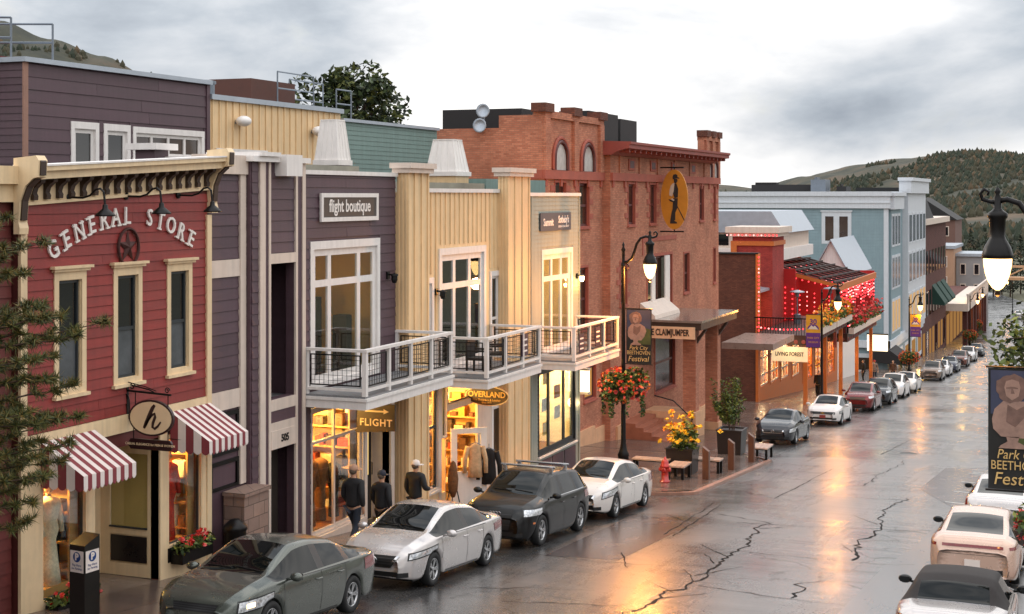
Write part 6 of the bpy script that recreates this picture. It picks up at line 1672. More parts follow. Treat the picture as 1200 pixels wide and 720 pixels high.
def box_house(name, label, x0, x1, y0_, y1_, zt, m, roof=None, gable=False, rows=2, cols=3):
    t = thing(name, label, 'building', ((x0+x1)/2, (y0_+y1_)/2, gz(y0_)))
    mb = MB(); mb.box(x0, x1, y0_, y1_, gz(y0_)-3, zt); obj('wall', mb, m, t)
    if gable:
        xm = (x0+x1)/2; h = (x1-x0)*0.35
        mb = MB(); mb.prism([(x0-0.4, zt), (x1+0.4, zt), (xm, zt+h)], 1, y0_-0.4, y1_+0.4); obj('roof', mb, roof or M_TARBOX, t)
    else:
        mb = MB(); mb.box(x0-0.3, x1+0.3, y0_-0.3, y1_+0.3, zt, zt+0.5); obj('roof', mb, roof or M_ROOFMT, t)
    for r_ in range(rows):
        for c in range(cols):
            a = x0 + (x1-x0)*(c+0.28)/cols; b = x0 + (x1-x0)*(c+0.72)/cols; z1 = zt - 1.2 - r_*3.4
            mb = MB(); mb.box(a, b, y0_-0.08, y0_, z1-1.9, z1); w_ = obj('window', mb, M_PALE, t)
            mb = MB(); mb.box(a+0.15, b-0.15, y0_-0.1, y0_-0.07, z1-1.75, z1-0.15); obj('pane', mb, M_GLASSD, w_)
    return t
box_house('tan_building', 'tan flat roofed building beyond the arcade', -32, -21.5, 252, 268, -0.8, mat('tan_render', (176, 138, 112), 0.8, var=0.1, scale=0.4))
box_house('pale_building', 'narrow pale grey building at the bend of the street', -21.4, -17.0, 256, 268, -2.2, mat('pale_render', (150, 146, 146), 0.8, var=0.1, scale=0.4), cols=2)
box_house('gabled_building', 'dark gabled building behind the tan one', -36, -24, 285, 300, 3.5, mat('brown_render', (112, 84, 76), 0.8, var=0.1, scale=0.4), gable=True, rows=1)
box_house('far_house', 'grey house under the hill at the right edge of the street', -8, 4, 330, 345, -8.5, mat('grey_render', (150, 140, 136), 0.8), gable=True, rows=1)
box_house('far_house', 'small brown house left of the far parked cars', -46, -34, 340, 356, -9.5, mat('brown_render', (112, 84, 76)), gable=True, rows=1)
box_house('right_side_building', 'tall brown house front on the right side of the far street', 2, 14, 255, 300, -4, mat('brown_render', (112, 84, 76)), rows=2)
# footbridge over the street
br_ = thing('footbridge', 'beige truss footbridge spanning the far end of the street', 'bridge', (-14, 262, gz(262)))
mb = MB(); mb.box(-34, 6, 271.5, 274.5, -6.9, -6.4); obj('deck', mb, mat('bridge_paint', (206, 160, 120), 0.6), br_)
for yy in (271.6, 274.3):
    mb = MB(); mb.box(-34, 6, yy, yy+0.2, -4.7, -4.4); obj('top_chord', mb, MATS['bridge_paint'], br_)
    for i in range(13):
        x = -34 + i*3.33
        mb = MB(); mb.box(x-0.12, x+0.12, yy, yy+0.2, -6.4, -4.7); obj('truss_post', mb, MATS['bridge_paint'], br_)
        if i < 12:
            mb = MB(); mb.tube([(x, yy+0.1, -6.3), (x+3.33, yy+0.1, -4.6)], 0.12, 4); obj('diagonal', mb, MATS['bridge_paint'], br_)
for x in (-26, 3):
    mb = MB(); mb.box(x-0.6, x+0.6, 272.2, 273.8, gz(272)-1, -6.9); obj('pier', mb, M_PALE, br_)
# ================================================================== CARS
def curve(pts):
    """monotone cubic through the points"""
    xs = [p[0] for p in pts]; ys = [p[1] for p in pts]; n = len(xs)
    d = [(ys[i+1]-ys[i])/(xs[i+1]-xs[i]) for i in range(n-1)]
    m = [d[0]] + [0 if d[i-1]*d[i] <= 0 else 2*d[i-1]*d[i]/(d[i-1]+d[i]) for i in range(1, n-1)] + [d[-1]]
    def f(x):
        if x <= xs[0]: return ys[0]
        if x >= xs[-1]: return ys[-1]
        for i in range(n-1):
            if x <= xs[i+1]:
                h = xs[i+1]-xs[i]; t = (x-xs[i])/h
                return ((2*t**3-3*t*t+1)*ys[i] + (t**3-2*t*t+t)*h*m[i] + (-2*t**3+3*t*t)*ys[i+1] + (t**3-t*t)*h*m[i+1])
    return f

# y runs from tail (-) to nose (+); top = centre-line outline, belt = shoulder line, w = half width
SEDAN = dict(L=4.86, wb=2.78, R=0.33, fo=0.95,
    top=[(-2.43,0.74),(-2.36,0.98),(-2.2,1.05),(-1.62,1.10),(-0.85,1.38),(-0.3,1.47),(0.25,1.475),(0.62,1.415),(1.42,1.04),(1.75,0.985),(2.08,0.90),(2.26,0.80),(2.38,0.66),(2.43,0.54)],
    belt=[(-2.43,0.72),(-2.3,0.94),(-1.6,0.96),(-0.5,0.94),(0.6,0.92),(1.4,0.905),(1.9,0.85),(2.2,0.765),(2.36,0.64),(2.43,0.52)],
    w=[(-2.43,0.64),(-2.3,0.80),(-2.0,0.875),(-1.2,0.91),(0,0.915),(1.2,0.908),(1.8,0.89),(2.1,0.84),(2.28,0.74),(2.38,0.62),(2.43,0.46)],
    roofw=0.56, cab=(-1.62, -0.78, 0.52, 1.42), bp=-0.10, cp=-0.98)
SUV = dict(L=4.63, wb=2.80, R=0.365, fo=0.88,
    top=[(-2.31,0.80),(-2.26,1.05),(-2.12,1.22),(-1.82,1.50),(-1.6,1.585),(-0.6,1.65),(0.1,1.65),(0.5,1.58),(1.22,1.13),(1.5,1.09),(1.95,1.0),(2.18,0.88),(2.31,0.68)],
    belt=[(-2.31,0.78),(-2.2,1.02),(-1.6,1.07),(-0.5,1.04),(0.6,1.01),(1.2,0.99),(1.8,0.92),(2.15,0.82),(2.31,0.62)],
    w=[(-2.31,0.74),(-2.2,0.84),(-1.8,0.91),(-1.0,0.945),(0,0.945),(1.2,0.935),(1.75,0.91),(2.05,0.84),(2.2,0.74),(2.31,0.58)],
    roofw=0.62, cab=(-2.12, -1.72, 0.40, 1.20), bp=0.0, cp=-0.95)
FAST = dict(SEDAN, top=[(-2.43,0.78),(-2.37,1.02),(-2.2,1.08),(-1.9,1.11),(-0.8,1.40),(-0.2,1.475),(0.25,1.47),(0.62,1.40),(1.45,1.0),(1.75,0.945),(2.1,0.84),(2.3,0.70),(2.43,0.58)],
    w=[(-2.43,0.72),(-2.3,0.86),(-2.0,0.915),(-1.2,0.93),(0,0.93),(1.2,0.915),(1.8,0.88),(2.12,0.80),(2.3,0.68),(2.43,0.50)], cab=(-1.88, -0.80, 0.52, 1.42), roofw=0.6)
SOFT = dict(SEDAN, L=4.5, wb=2.6, top=[(-2.25,0.74),(-2.18,0.96),(-2.0,1.0),(-1.35,1.02),(-1.0,1.28),(-0.6,1.385),(0.1,1.40),(0.4,1.34),(1.15,0.96),(1.5,0.92),(1.9,0.82),(2.1,0.70),(2.25,0.58)],
    belt=[(-2.25,0.72),(-2.1,0.9),(-1.4,0.92),(-0.5,0.9),(0.5,0.88),(1.1,0.86),(1.7,0.79),(2.05,0.70),(2.25,0.56)],
    w=[(-2.25,0.66),(-2.1,0.80),(-1.8,0.87),(-1.1,0.90),(0,0.9),(1.1,0.89),(1.6,0.86),(1.95,0.79),(2.1,0.68),(2.25,0.50)], cab=(-1.35, -0.98, 0.36, 1.12), roofw=0.60, bp=-0.7, cp=-0.72)

M_TYRE = mat('tyre_rubber', (24, 24, 25), 0.75, var=0.1, bump=0.2)
M_RIM = mat('alloy_rim', (176, 176, 178), 0.25, metal=0.9, var=0.05)
M_RIMD = mat('dark_alloy_rim', (110, 110, 112), 0.3, metal=0.9, var=0.05)
M_CGLASS = mat('car_glass', (12, 15, 15), 0.03, var=0.0, spec=0.26)
M_TRIM = mat('car_black_trim', (18, 18, 19), 0.4, var=0.05)
M_CHROME = mat('chrome', (200, 200, 202), 0.12, metal=1.0, var=0.0)
M_LAMP = mat('headlamp_lens', (200, 202, 206), 0.08, metal=0.5, var=0.6, scale=24, coat=1.0)
M_TAIL = mat('tail_lamp', (120, 10, 14), 0.12, var=0.3, scale=14, coat=1.0)
M_AMBERL = mat('amber_lens', (210, 110, 30), 0.15, coat=1.0)
M_PLATE = mat('number_plate', (226, 214, 206), 0.4, var=0.05)
def paint(name, rgb, metal=0.35, rough=0.28):
    return mat('car_paint_' + name, rgb, rough, metal=metal, var=0.04, scale=1.5, coat=0.7, spec=0.35)

def car_body_mesh(S, sub=2):
    L, wb, Rw, fo = S['L'], S['wb'], S['R'], S['fo']
    top, belt, w = curve(S['top']), curve(S['belt']), curve(S['w'])
    yf = L/2 - fo; yr = yf - wb
    Ra = Rw + 0.055; cabr, rt, ft, cabf = S['cab']
    ys = {-L/2, -L/2+0.03, -L/2+0.10, -L/2+0.22, L/2-0.02, L/2-0.07, L/2-0.15, L/2-0.27, cabr, rt, ft, cabf, S['bp']-0.045, S['bp']+0.045, S['cp'], (cabr+rt)/2, (ft+cabf)/2, 0.25}
    for c in (yf, yr):
        for q in (-1.06, -1.0, -0.9, -0.66, -0.34, 0, 0.34, 0.66, 0.9, 1.0, 1.06): ys.add(c + q*Ra)
    ys = sorted(ys)
    keep = [ys[0]]
    must = {cabr, rt, ft, cabf}
    for y in ys[1:]:
        if y - keep[-1] < 0.028:
            if y in must and keep[-1] not in must: keep[-1] = y
            continue
        keep.append(y)
    ys = keep
    ring = []
    zc = Rw
    for y in ys:
        W_, zb, zt = w(y), belt(y), top(y)
        end = min(1.0, (L/2 - abs(y)) / 0.35)
        zl = 0.19 + 0.06*(1-end)
        for c in (yf, yr):
            if abs(y-c) < Ra: zl = max(zl, zc + math.sqrt(max(0, Ra*Ra-(y-c)**2)) - 0.02)
        base = zb + 0.02
        # how far into the cabin this section is
        if cabr <= y <= cabf:
            c = 1.0 if rt <= y <= ft else ((y-cabr)/(rt-cabr) if y < rt else (cabf-y)/(cabf-ft))
        else: c = 0.0
        rail = zt - (0.015 + 0.045*min(1, c*1.5))
        rw = W_*0.74 + (S['roofw'] + 0.02 - W_*0.74) * c
        z2 = max(zl + 0.05, 0.42); z3 = max(z2 + 0.04, zb - 0.10)
        zbb = max(zb, z3+0.03)
        g5x = W_*0.90 if c <= 0 else W_*0.935; g5z = (min(base, zt-0.01) if c <= 0 else base + 0.0)
        if c <= 0: g5z = zbb + (zt - 0.012 - zbb)*0.45
        r6z = max(rail, g5z + 0.004)
        ring.append([(max(0.2, W_*0.95-0.24), zl+0.01), (W_*0.955, zl), (W_*0.995, z2), (W_*1.0, (z2+z3)/2), (W_*0.985, z3), (W_*0.955, zbb), (g5x, max(g5z, zbb+0.006)), (g5x+(rw-g5x)*0.87, max(g5z, zbb+0.006)+(r6z-max(g5z, zbb+0.006))*0.87), (rw*0.985, r6z+0.004), (rw*0.87, r6z+(max(zt-0.012, r6z+0.002)-r6z)*0.45), (rw*0.50, max(zt-0.010, r6z+0.002)), (0.0, max(zt, r6z+0.004))])
    n = len(ring[0]); full = 2*n - 1
    verts = []
    for y, rg in zip(ys, ring):
        for (x, z) in rg: verts.append((x, y, z))
        for (x, z) in rg[:-1][::-1]: verts.append((-x, y, z))
    faces = []; mats = []
    for i in range(len(ys)-1):
        ym = (ys[i]+ys[i+1])/2
        for k in range(full-1):
            kk = k if k < n-1 else full-2-k      # mirrored band index
            faces.append((i*full+k, i*full+k+1, (i+1)*full+k+1, (i+1)*full+k))
            mi = 0
            if kk == 6 and cabr < ym < cabf:
                mi = 1
                if abs(ym - S['bp']) < 0.05: mi = 4
                if S['cp'] - 0.13 < ym < S['cp']: mi = 4 if S is not SOFT else 6
            if kk >= 9:
                if ft < ym < cabf: mi = 2
                elif cabr < ym < rt: mi = 3
                elif rt <= ym <= ft: mi = 5
            if kk in (7, 8) and rt <= ym <= ft: mi = 5
            if S is SOFT and mi in (5, 4) : mi = 6
            if S is SOFT and kk == 6 and cabr < ym < S['bp']: mi = 6
            if S is SOFT and kk in (7, 8) and cabr < ym < ft: mi = 6
            mats.append(mi)
    faces.append(tuple(range(full))); mats.append(0)
    faces.append(tuple(range((len(ys)-1)*full, len(ys)*full))[::-1]); mats.append(0)
    me = bpy.data.meshes.new('car_cage'); me.from_pydata(verts, [], [f[::-1] for f in faces]); me.update()
    me.polygons.foreach_set('material_index', mats)
    for i in range(7): me.materials.append(None)
    # crease the window edges and the sill
    at = me.attributes.new('crease_edge', 'FLOAT', 'EDGE')
    for e in me.edges:
        a, b = e.vertices; ka, kb = a % full, b % full
        qa = ka if ka < n else full-1-ka; qb = kb if kb < n else full-1-kb
        if qa == qb and qa in (1,): at.data[e.index].value = 0.8
        elif qa == qb and qa in (6, 7, 9) and cabr < (verts[a][1]+verts[b][1])/2 < cabf: at.data[e.index].value = 0.75
        elif qa == qb and qa in (5,): at.data[e.index].value = 0.45
        elif a//full == b//full and min(qa, qb) >= 6 and min(abs(verts[a][1]-q) for q in (cabr, rt, ft, cabf)) < 1e-4: at.data[e.index].value = 0.6
    o = bpy.data.objects.new('car_cage', me); COL.objects.link(o)
    sm = o.modifiers.new('s', 'SUBSURF'); sm.levels = sub; sm.render_levels = sub
    dg = bpy.context.evaluated_depsgraph_get()
    ev = bpy.data.meshes.new_from_object(o.evaluated_get(dg))
    bpy.data.objects.remove(o); bpy.data.meshes.remove(me)
    vs = [v.co.copy() for v in ev.vertices]; fs = [tuple(p.vertices) for p in ev.polygons]; ms = [p.material_index for p in ev.polygons]
    bpy.data.meshes.remove(ev)
    return vs, fs, ms

_CAGE = {}
class Car:
    def __init__(s, name, label, S, pm, x, y, rot, group, sub=2, dx=0.0):
        key = (id(S), sub)
        if key not in _CAGE:
            vs, fs, ms = car_body_mesh(S, sub)
            _CAGE[key] = (vs, fs, ms, BVHTree.FromPolygons(vs, fs))
        s.vs, s.fs, s.ms, s.bvh = _CAGE[key]; s.S = S; s.pm = pm
        slope = (gz(y+1.4) - gz(y-1.4)) / 2.8
        sg = 1 if abs(rot) < 1 else -1
        s.t = thing(name, label, 'car', (x + bend(y), y, gz(y) + 0.045), group)
        s.t.rotation_euler = (math.atan(slope*sg), 0, rot)
        names = {0: ('body', pm), 1: ('side_window', M_CGLASS), 2: ('windscreen', M_CGLASS), 3: ('rear_window', M_CGLASS), 4: ('door_pillar', M_TRIM), 5: ('roof', pm), 6: ('soft_top', mat('black_canvas', (38, 34, 34), 0.8))}
        if S is SOFT: names[1] = ('side_window', M_CGLASS)
        s.part_names = names
        for k, (nm, m) in names.items():
            sel = [f for f, mi in zip(s.fs, s.ms) if mi == k]
            if not sel: continue
            if k in (1, 4):      # one object per separate pane
                groups = s.islands(sel)
            else: groups = [sel]
            for gsel in groups:
                mb = MB(); idx = {}
                for f in gsel:
                    for v in f:
                        if v not in idx: idx[v] = len(mb.v); mb.v.append(tuple(s.vs[v]))
                    mb.f.append([idx[v] for v in f]); mb.mi.append(0); mb.sm.append(True)
                o = obj(nm, mb, m, s.t, local=True)
                if k == 0: s.body = o
        L, wb = S['L'], S['wb']; yf = L/2 - S['fo']
        mb = MB(); W0 = curve(S['w'])(0)
        mb.box(-W0*0.80, W0*0.80, -L/2+0.28, L/2-0.28, 0.17, 0.60); mb.box(-W0*0.62, W0*0.62, -L/2+0.3, L/2-0.35, 0.60, 0.80); obj('underbody', mb, M_TRIM, s.t, local=True)
        s.wheels(yf, yf - wb, W0)
    def islands(s, sel):
        par = {}
        def find(a):
            while par.setdefault(a, a) != a: a = par[a]
            return a
        for f in sel:
            for v in f[1:]: par[find(v)] = find(f[0])
        g = {}
        for f in sel: g.setdefault(find(f[0]), []).append(f)
        return list(g.values())
    _wm = {}
    def wheels(s, yf, yr, W0):
        R_ = s.S['R']; key = (R_, s.rim() if callable(getattr(s, 'rim', None)) else 0)
        if R_ not in Car._wm:
            a = MB(); a.smooth = True
            a.lathe([(R_*0.66,-0.10),(R_*0.93,-0.11),(R_*0.99,-0.08),(R_,0.0),(R_*0.99,0.08),(R_*0.93,0.11),(R_*0.68,0.105),(R_*0.64,0.06)], (0,0,0), 28, 'x')
            b = MB(); r = R_*0.66
            b.smooth = True; b.lathe([(r,0.02),(r,0.095),(r*0.93,0.10),(r*0.90,0.06),(r*0.88,-0.02)], (0,0,0), 28, 'x'); b.smooth = False
            for q in range(5):
                for off in (-0.13, 0.13):
                    t = 2*math.pi*q/5 + off*0.9; t2 = 2*math.pi*q/5 + off*1.25
                    c, sn = math.cos(t), math.sin(t); c2, s2 = math.cos(t2), math.sin(t2); w_ = 0.017
                    b.add([(0.075,r*0.15*c-w_*sn,r*0.15*sn+w_*c),(0.075,r*0.15*c+w_*sn,r*0.15*sn-w_*c),(0.088,r*0.92*c2+w_*s2,r*0.92*s2-w_*c2),(0.088,r*0.92*c2-w_*s2,r*0.92*s2+w_*c2),
                           (0.03,r*0.15*c-w_*sn,r*0.15*sn+w_*c),(0.03,r*0.15*c+w_*sn,r*0.15*sn-w_*c),(0.05,r*0.92*c2+w_*s2,r*0.92*s2-w_*c2),(0.05,r*0.92*c2-w_*s2,r*0.92*s2+w_*c2)],
                          [(0,1,2,3),(0,4,5,1),(1,5,6,2),(2,6,7,3),(3,7,4,0)])
            b.lathe([(r*0.2,0.03),(r*0.2,0.085),(r*0.12,0.092)], (0,0,0), 12, 'x')
            d = MB(); d.lathe([(r*0.9,-0.03),(r*0.9,0.0),(0.02,0.0)], (0,0,0), 20, 'x')
            def mk(nm, m_, mt):
                me = bpy.data.meshes.new(nm); me.from_pydata(m_.v, [], m_.f); me.materials.append(mt); me.polygons.foreach_set('use_smooth', m_.sm); me.update(); return me
            Car._wm[R_] = (mk('wheel', a, M_TYRE), mk('rim', b, M_RIM), mk('brake_disc', d, M_TRIM))
        tm, rm, dm = Car._wm[R_]
        for yy in (yf, yr):
            for sd in (-1, 1):
                o = inst('wheel', tm, s.t, (sd*(W0*0.985-0.125), yy, R_), (0, 0, 0 if sd > 0 else math.pi))
                inst('rim', rm, o); inst('brake_disc', dm, o)
    def hit(s, p, d):
        r = s.bvh.ray_cast(Vector(p), Vector(d), 12)
        return r
    def decal(s, name, d, right, quad, m, nu=6, nv=4, off=0.006, centre=(0,0,0), parent=None, side=None):
        """quad patch (a,b) corners BL,BR,TR,TL in the (right, up) plane, laid on the body along direction d"""
        d = Vector(d).normalized(); r = Vector(right).normalized(); u = Vector((0,0,1)); c = Vector(centre)
        mb = MB(); mb.smooth = True; pts = []
        for j in range(nv+1):
            for i in range(nu+1):
                a, b = i/nu, j/nv
                q = [(1-a)*(1-b), a*(1-b), a*b, (1-a)*b]
                A = sum(q[k]*quad[k][0] for k in range(4)); B = sum(q[k]*quad[k][1] for k in range(4))
                h = s.hit(c + r*A + u*B - d*5, d)
                if h[0] is None: pts.append(None)
                else:
                    nrm = h[1] if h[1].dot(d) < 0 else -h[1]
                    pts.append(h[0] + nrm*off)
        idx = {}
        for k, p in enumerate(pts):
            if p is not None: idx[k] = len(mb.v); mb.v.append(tuple(p))
        w_ = nu+1
        for j in range(nv):
            for i in range(nu):
                f = [j*w_+i, j*w_+i+1, (j+1)*w_+i+1, (j+1)*w_+i]
                if all(k in idx for k in f):
                    mb.f.append([idx[k] for k in f]); mb.mi.append(0); mb.sm.append(True)
        if not mb.f: return None
        return obj(name, mb, m, parent or s.t, local=True)
    def front(s, name, quad, m, mirror=False, off=0.008, nu=8, nv=3):
        s.decal(name, (0,-1,0), (1,0,0), quad, m, nu, nv, off)
        if mirror:
            q = [(-quad[1][0], quad[1][1]), (-quad[0][0], quad[0][1]), (-quad[3][0], quad[3][1]), (-quad[2][0], quad[2][1])]
            s.decal(name, (0,-1,0), (1,0,0), q, m, nu, nv, off)
    def rear(s, name, quad, m, mirror=False, off=0.008, nu=8, nv=3):
        s.decal(name, (0,1,0), (1,0,0), quad, m, nu, nv, off)
        if mirror:
            q = [(-quad[1][0], quad[1][1]), (-quad[0][0], quad[0][1]), (-quad[3][0], quad[3][1]), (-quad[2][0], quad[2][1])]
            s.decal(name, (0,1,0), (1,0,0), q, m, nu, nv, off)
    def flank(s, name, quad, m, nu=6, nv=3, off=0.004):
        for sd in (-1, 1):
            s.decal(name, (-sd,0,0), (0,1,0), quad, m, nu, nv, off)
    def corner(s, name, quad, m, ang=45, cy=1.9, off=0.008, nu=10, nv=4, tail=False):
        """lamp units that wrap round the corner"""
        for sd in (-1, 1):
            a = R(ang); dy = math.cos(a) * (1 if tail else -1)
            d = Vector((-sd*math.sin(a), dy, 0)); r = Vector((0,0,1)).cross(d) * -1
            # 'right' always points outboard / rearward so that quads mirror
            r = Vector((sd*math.cos(a), (-1 if not tail else 1)*math.sin(a), 0))
            s.decal(name, d, r, quad, m, nu, nv, off, centre=(0, cy if not tail else -cy, 0))
    def mirrors(s, y, z, m=None):
        W0 = curve(s.S['w'])(y)
        for sd in (-1, 1):
            mb = MB(); mb.smooth = True
            mb.ball((sd*(W0+0.10), y, z), (0.12, 0.07, 0.075), 10, 7); mb.tube([(sd*(W0*0.93), y+0.02, z-0.05), (sd*(W0+0.05), y, z-0.02)], 0.025, 6)
            o = obj('wing_mirror', mb, m or s.pm, s.t, local=True)
            g = MB(); g.box(sd*(W0+0.02), sd*(W0+0.18), y-0.074, y-0.066, z-0.045, z+0.045); obj('mirror_glass', g, M_CGLASS, o, local=True)
    def seams(s):
        S = s.S; b = curve(S['belt']); c0, c1 = S['cab'][0], S['cab'][3]
        for y in (S['bp'], S['cab'][3]-0.28, S['cp'] - 0.05 if S is SUV else S['cp']+0.02):
            s.flank('door_seam', [(y-0.006, 0.27), (y+0.006, 0.27), (y+0.006, b(y)-0.01), (y-0.006, b(y)-0.01)], M_TRIM, 1, 8, 0.0025)
        yl, yh = S['cp']+0.05, S['cab'][3]-0.28
        s.flank('sill_trim', [(yl, 0.225), (yh, 0.225), (yh, 0.25), (yl, 0.25)], M_TRIM, 10, 1, 0.003)
        for y in (S['bp']+0.12, S['cp']+0.22):
            hz = b(y) - 0.115
            for sd in (-1, 1):
                h = s.hit((sd*3, y, hz), (-sd, 0, 0))
                if h[0]:
                    mb = MB(); x = h[0].x
                    mb.tube([(x+sd*0.002, y-0.09, hz), (x+sd*0.03, y-0.07, hz), (x+sd*0.03, y+0.07, hz), (x+sd*0.002, y+0.09, hz)], 0.014, 6); obj('door_handle', mb, s.pm, s.t, local=True)
        s.flank('window_trim', [(c0+0.5, b(0)+0.0), (c1-0.35, b(0)-0.012), (c1-0.35, b(0)+0.0), (c0+0.5, b(0)+0.014)], M_TRIM, 12, 1, 0.003)
    def wipers(s):
        S = s.S; y = S['cab'][3]-0.02; top = curve(S['top'])
        for x0, x1 in ((0.05, 0.52), (-0.5, -0.02)):
            pts = []
            for k in range(6):
                t_ = k/5; x = x0 + (x1-x0)*t_; yy = y - 0.10 - 0.04*t_
                h = s.hit((x, yy, 3), (0,0,-1)); 
                if h[0]: pts.append(tuple(h[0] + Vector((0,0,0.012))))
            if len(pts) > 2:
                mb = MB(); mb.tube(pts, 0.008, 4); obj('wiper', mb, M_TRIM, s.t, local=True)
    def plate(s, y_dir, z, m=None, text=None, w_=0.16, tm=None):
        d = (0,-1,0) if y_dir > 0 else (0,1,0)
        h = s.hit((0, 5*y_dir, z), d)
        yy = h[0].y + 0.012*y_dir
        mb = MB(); mb.box(-w_, w_, yy-0.008, yy+0.008, z-0.08, z+0.08); p = obj('number_plate', mb, m or M_PLATE, s.t, local=True)
        if text:
            t_ = MB(); text_on(t_, text, 0.11, (0, yy+0.011*y_dir, z-0.005), (-y_dir,0,0), (0,0,1), 0.003); obj('plate_text', t_, tm or M_TRIM, p, local=True)

def front_kit(c, grille, lamp, low, chrome=False, badge=None, fog=True):
    c.front('grille', grille, M_TRIM, off=0.010)
    if chrome:
        q = grille
        for (a, b), (a2, b2) in (((q[0][0], q[0][1]), (q[3][0], q[3][1])), ((q[1][0], q[1][1]), (q[2][0], q[2][1]))):
            sg = 1 if a > 0 else -1
            c.decal('grille_chrome', (0,-1,0), (1,0,0), [(a-0.03, b-0.02), (a+0.03, b-0.02), (a2+0.03, b2), (a2-0.03, b2)], M_CHROME, 2, 8, 0.014)
        c.decal('grille_chrome', (0,-1,0), (1,0,0), [(q[0][0], q[0][1]-0.025), (q[1][0], q[1][1]-0.025), (q[1][0], q[1][1]+0.012), (q[0][0], q[0][1]+0.012)], M_CHROME, 8, 1, 0.013)
    for k in range(3):
        f = (k+1)/4
        l = [q0 + (q3-q0)*f for q0, q3 in zip(grille[0], grille[3])]; r = [q1 + (q2-q1)*f for q1, q2 in zip(grille[1], grille[2])]
        c.decal('grille_bar', (0,-1,0), (1,0,0), [(l[0], l[1]-0.006), (r[0], r[1]-0.006), (r[0], r[1]+0.006), (l[0], l[1]+0.006)], mat('grille_grey', (70,70,72), 0.35, metal=0.6), 8, 1, 0.014)
    g_ = [(lamp[0][0]-0.03, lamp[0][1]-0.025), (lamp[1][0]+0.02, lamp[1][1]-0.025), (lamp[2][0]+0.02, lamp[2][1]+0.02), (lamp[3][0]-0.03, lamp[3][1]+0.02)]
    c.corner('headlight_bezel', g_, M_TRIM, 40, off=0.005)
    c.corner('headlight', lamp, M_LAMP, 40, off=0.010)
    c.front('lower_intake', low, M_TRIM, off=0.009)
    if fog: c.front('fog_lamp_recess', [(0.50, low[0][1]-0.02), (0.70, low[0][1]), (0.70, low[0][1]+0.09), (0.48, low[0][1]+0.07)], M_TRIM, True, off=0.009)
    if badge == 'ring':
        h = c.hit((0, 5, (grille[0][1]+grille[3][1])/2), (0,-1,0)); y = h[0].y + 0.03; z = (grille[0][1]+grille[3][1])/2
        mb = MB(); mb.tube([(0.062*math.cos(t_*math.pi/10), y, z+0.062*math.sin(t_*math.pi/10)) for t_ in range(21)], 0.012, 6); mb.box(-0.085, 0.085, y-0.006, y+0.012, z-0.014, z+0.014); obj('badge', mb, M_CHROME, c.t, local=True)
    if badge == 'rings':
        h = c.hit((0, 5, grille[3][1]-0.10), (0,-1,0)); y = h[0].y + 0.025; z = grille[3][1]-0.10; mb = MB()
        for k in range(4):
            x = (k-1.5)*0.075
            mb.tube([(x+0.048*math.cos(t_*math.pi/8), y, z+0.048*math.sin(t_*math.pi/8)) for t_ in range(17)], 0.007, 5)
        obj('badge', mb, M_CHROME, c.t, local=True)
    if badge == 'bow':
        h = c.hit((0, 5, (grille[0][1]+grille[3][1])/2), (0,-1,0)); y = h[0].y + 0.02; z = (grille[0][1]+grille[3][1])/2
        mb = MB(); mb.box(-0.10, 0.10, y, y+0.012, z-0.018, z+0.018); mb.box(-0.035, 0.035, y-0.002, y+0.014, z-0.035, z+0.035); obj('badge', mb, mat('gold_badge', (210,160,60), 0.3, metal=0.8), c.t, local=True)

G_L = 'cars parked along the left kerb'
PI = math.pi
LX = -13.06
# near left row, noses towards the camera
c = Car('parked_car', 'grey green saloon nearest the camera at the bottom left kerb', SEDAN, paint('pewter', (84, 88, 82), 0.6, 0.28), LX-0.12, 21.75, PI, G_L)
front_kit(c, [(-0.36,0.56),(0.36,0.56),(0.42,0.68),(-0.42,0.68)], [(0.32,0.58),(0.95,0.66),(0.95,0.80),(0.34,0.73)], [(-0.5,0.32),(0.5,0.32),(0.5,0.42),(-0.5,0.42)])
c.mirrors(0.98, 0.98); c.seams(); c.wipers(); c.corner('tail_light', [(0.35,0.74),(0.80,0.72),(0.78,0.92),(0.38,0.94)], M_TAIL, 40, 1.9, tail=True); c.plate(-1, 0.7)
c.corner('lit_bulb', [(0.46,0.635),(0.60,0.65),(0.60,0.72),(0.46,0.70)], emission('headlamp_glow', (1.0, 0.66, 0.30), 7.0), 40, off=0.016, nu=3, nv=3)

c = Car('parked_car', 'silver saloon with a dark V shaped grille parked second from the bottom left', SEDAN, paint('silver', (200, 194, 192), 0.55, 0.26), LX, 27.72, PI, G_L)
front_kit(c, [(-0.34,0.46),(0.34,0.46),(0.50,0.66),(-0.50,0.66)], [(0.28,0.60),(1.0,0.70),(1.02,0.80),(0.30,0.70)], [(-0.52,0.27),(0.52,0.27),(0.52,0.36),(-0.52,0.36)], True, 'ring')
c.mirrors(0.98, 0.98); c.seams(); c.wipers(); c.corner('tail_light', [(0.30,0.78),(0.85,0.72),(0.85,0.88),(0.32,0.92)], M_TAIL, 45, 1.9, tail=True); c.plate(-1, 0.7)
h = c.hit((0.18, 5, 0.40), (0,-1,0)); yy = h[0].y + 0.012
mb = MB(); mb.box(0.02, 0.36, yy-0.01, yy+0.012, 0.33, 0.50); p = obj('number_plate', mb, mat('red_white_plate', (150, 60, 54), 0.4, var=0.3, scale=6), c.t, local=True)
mb = MB(); text_on(mb, 'BEN1657', 0.075, (0.19, yy+0.015, 0.415), (-1,0,0), (0,0,1), 0.002); obj('plate_text', mb, M_PLATE, p, local=True)

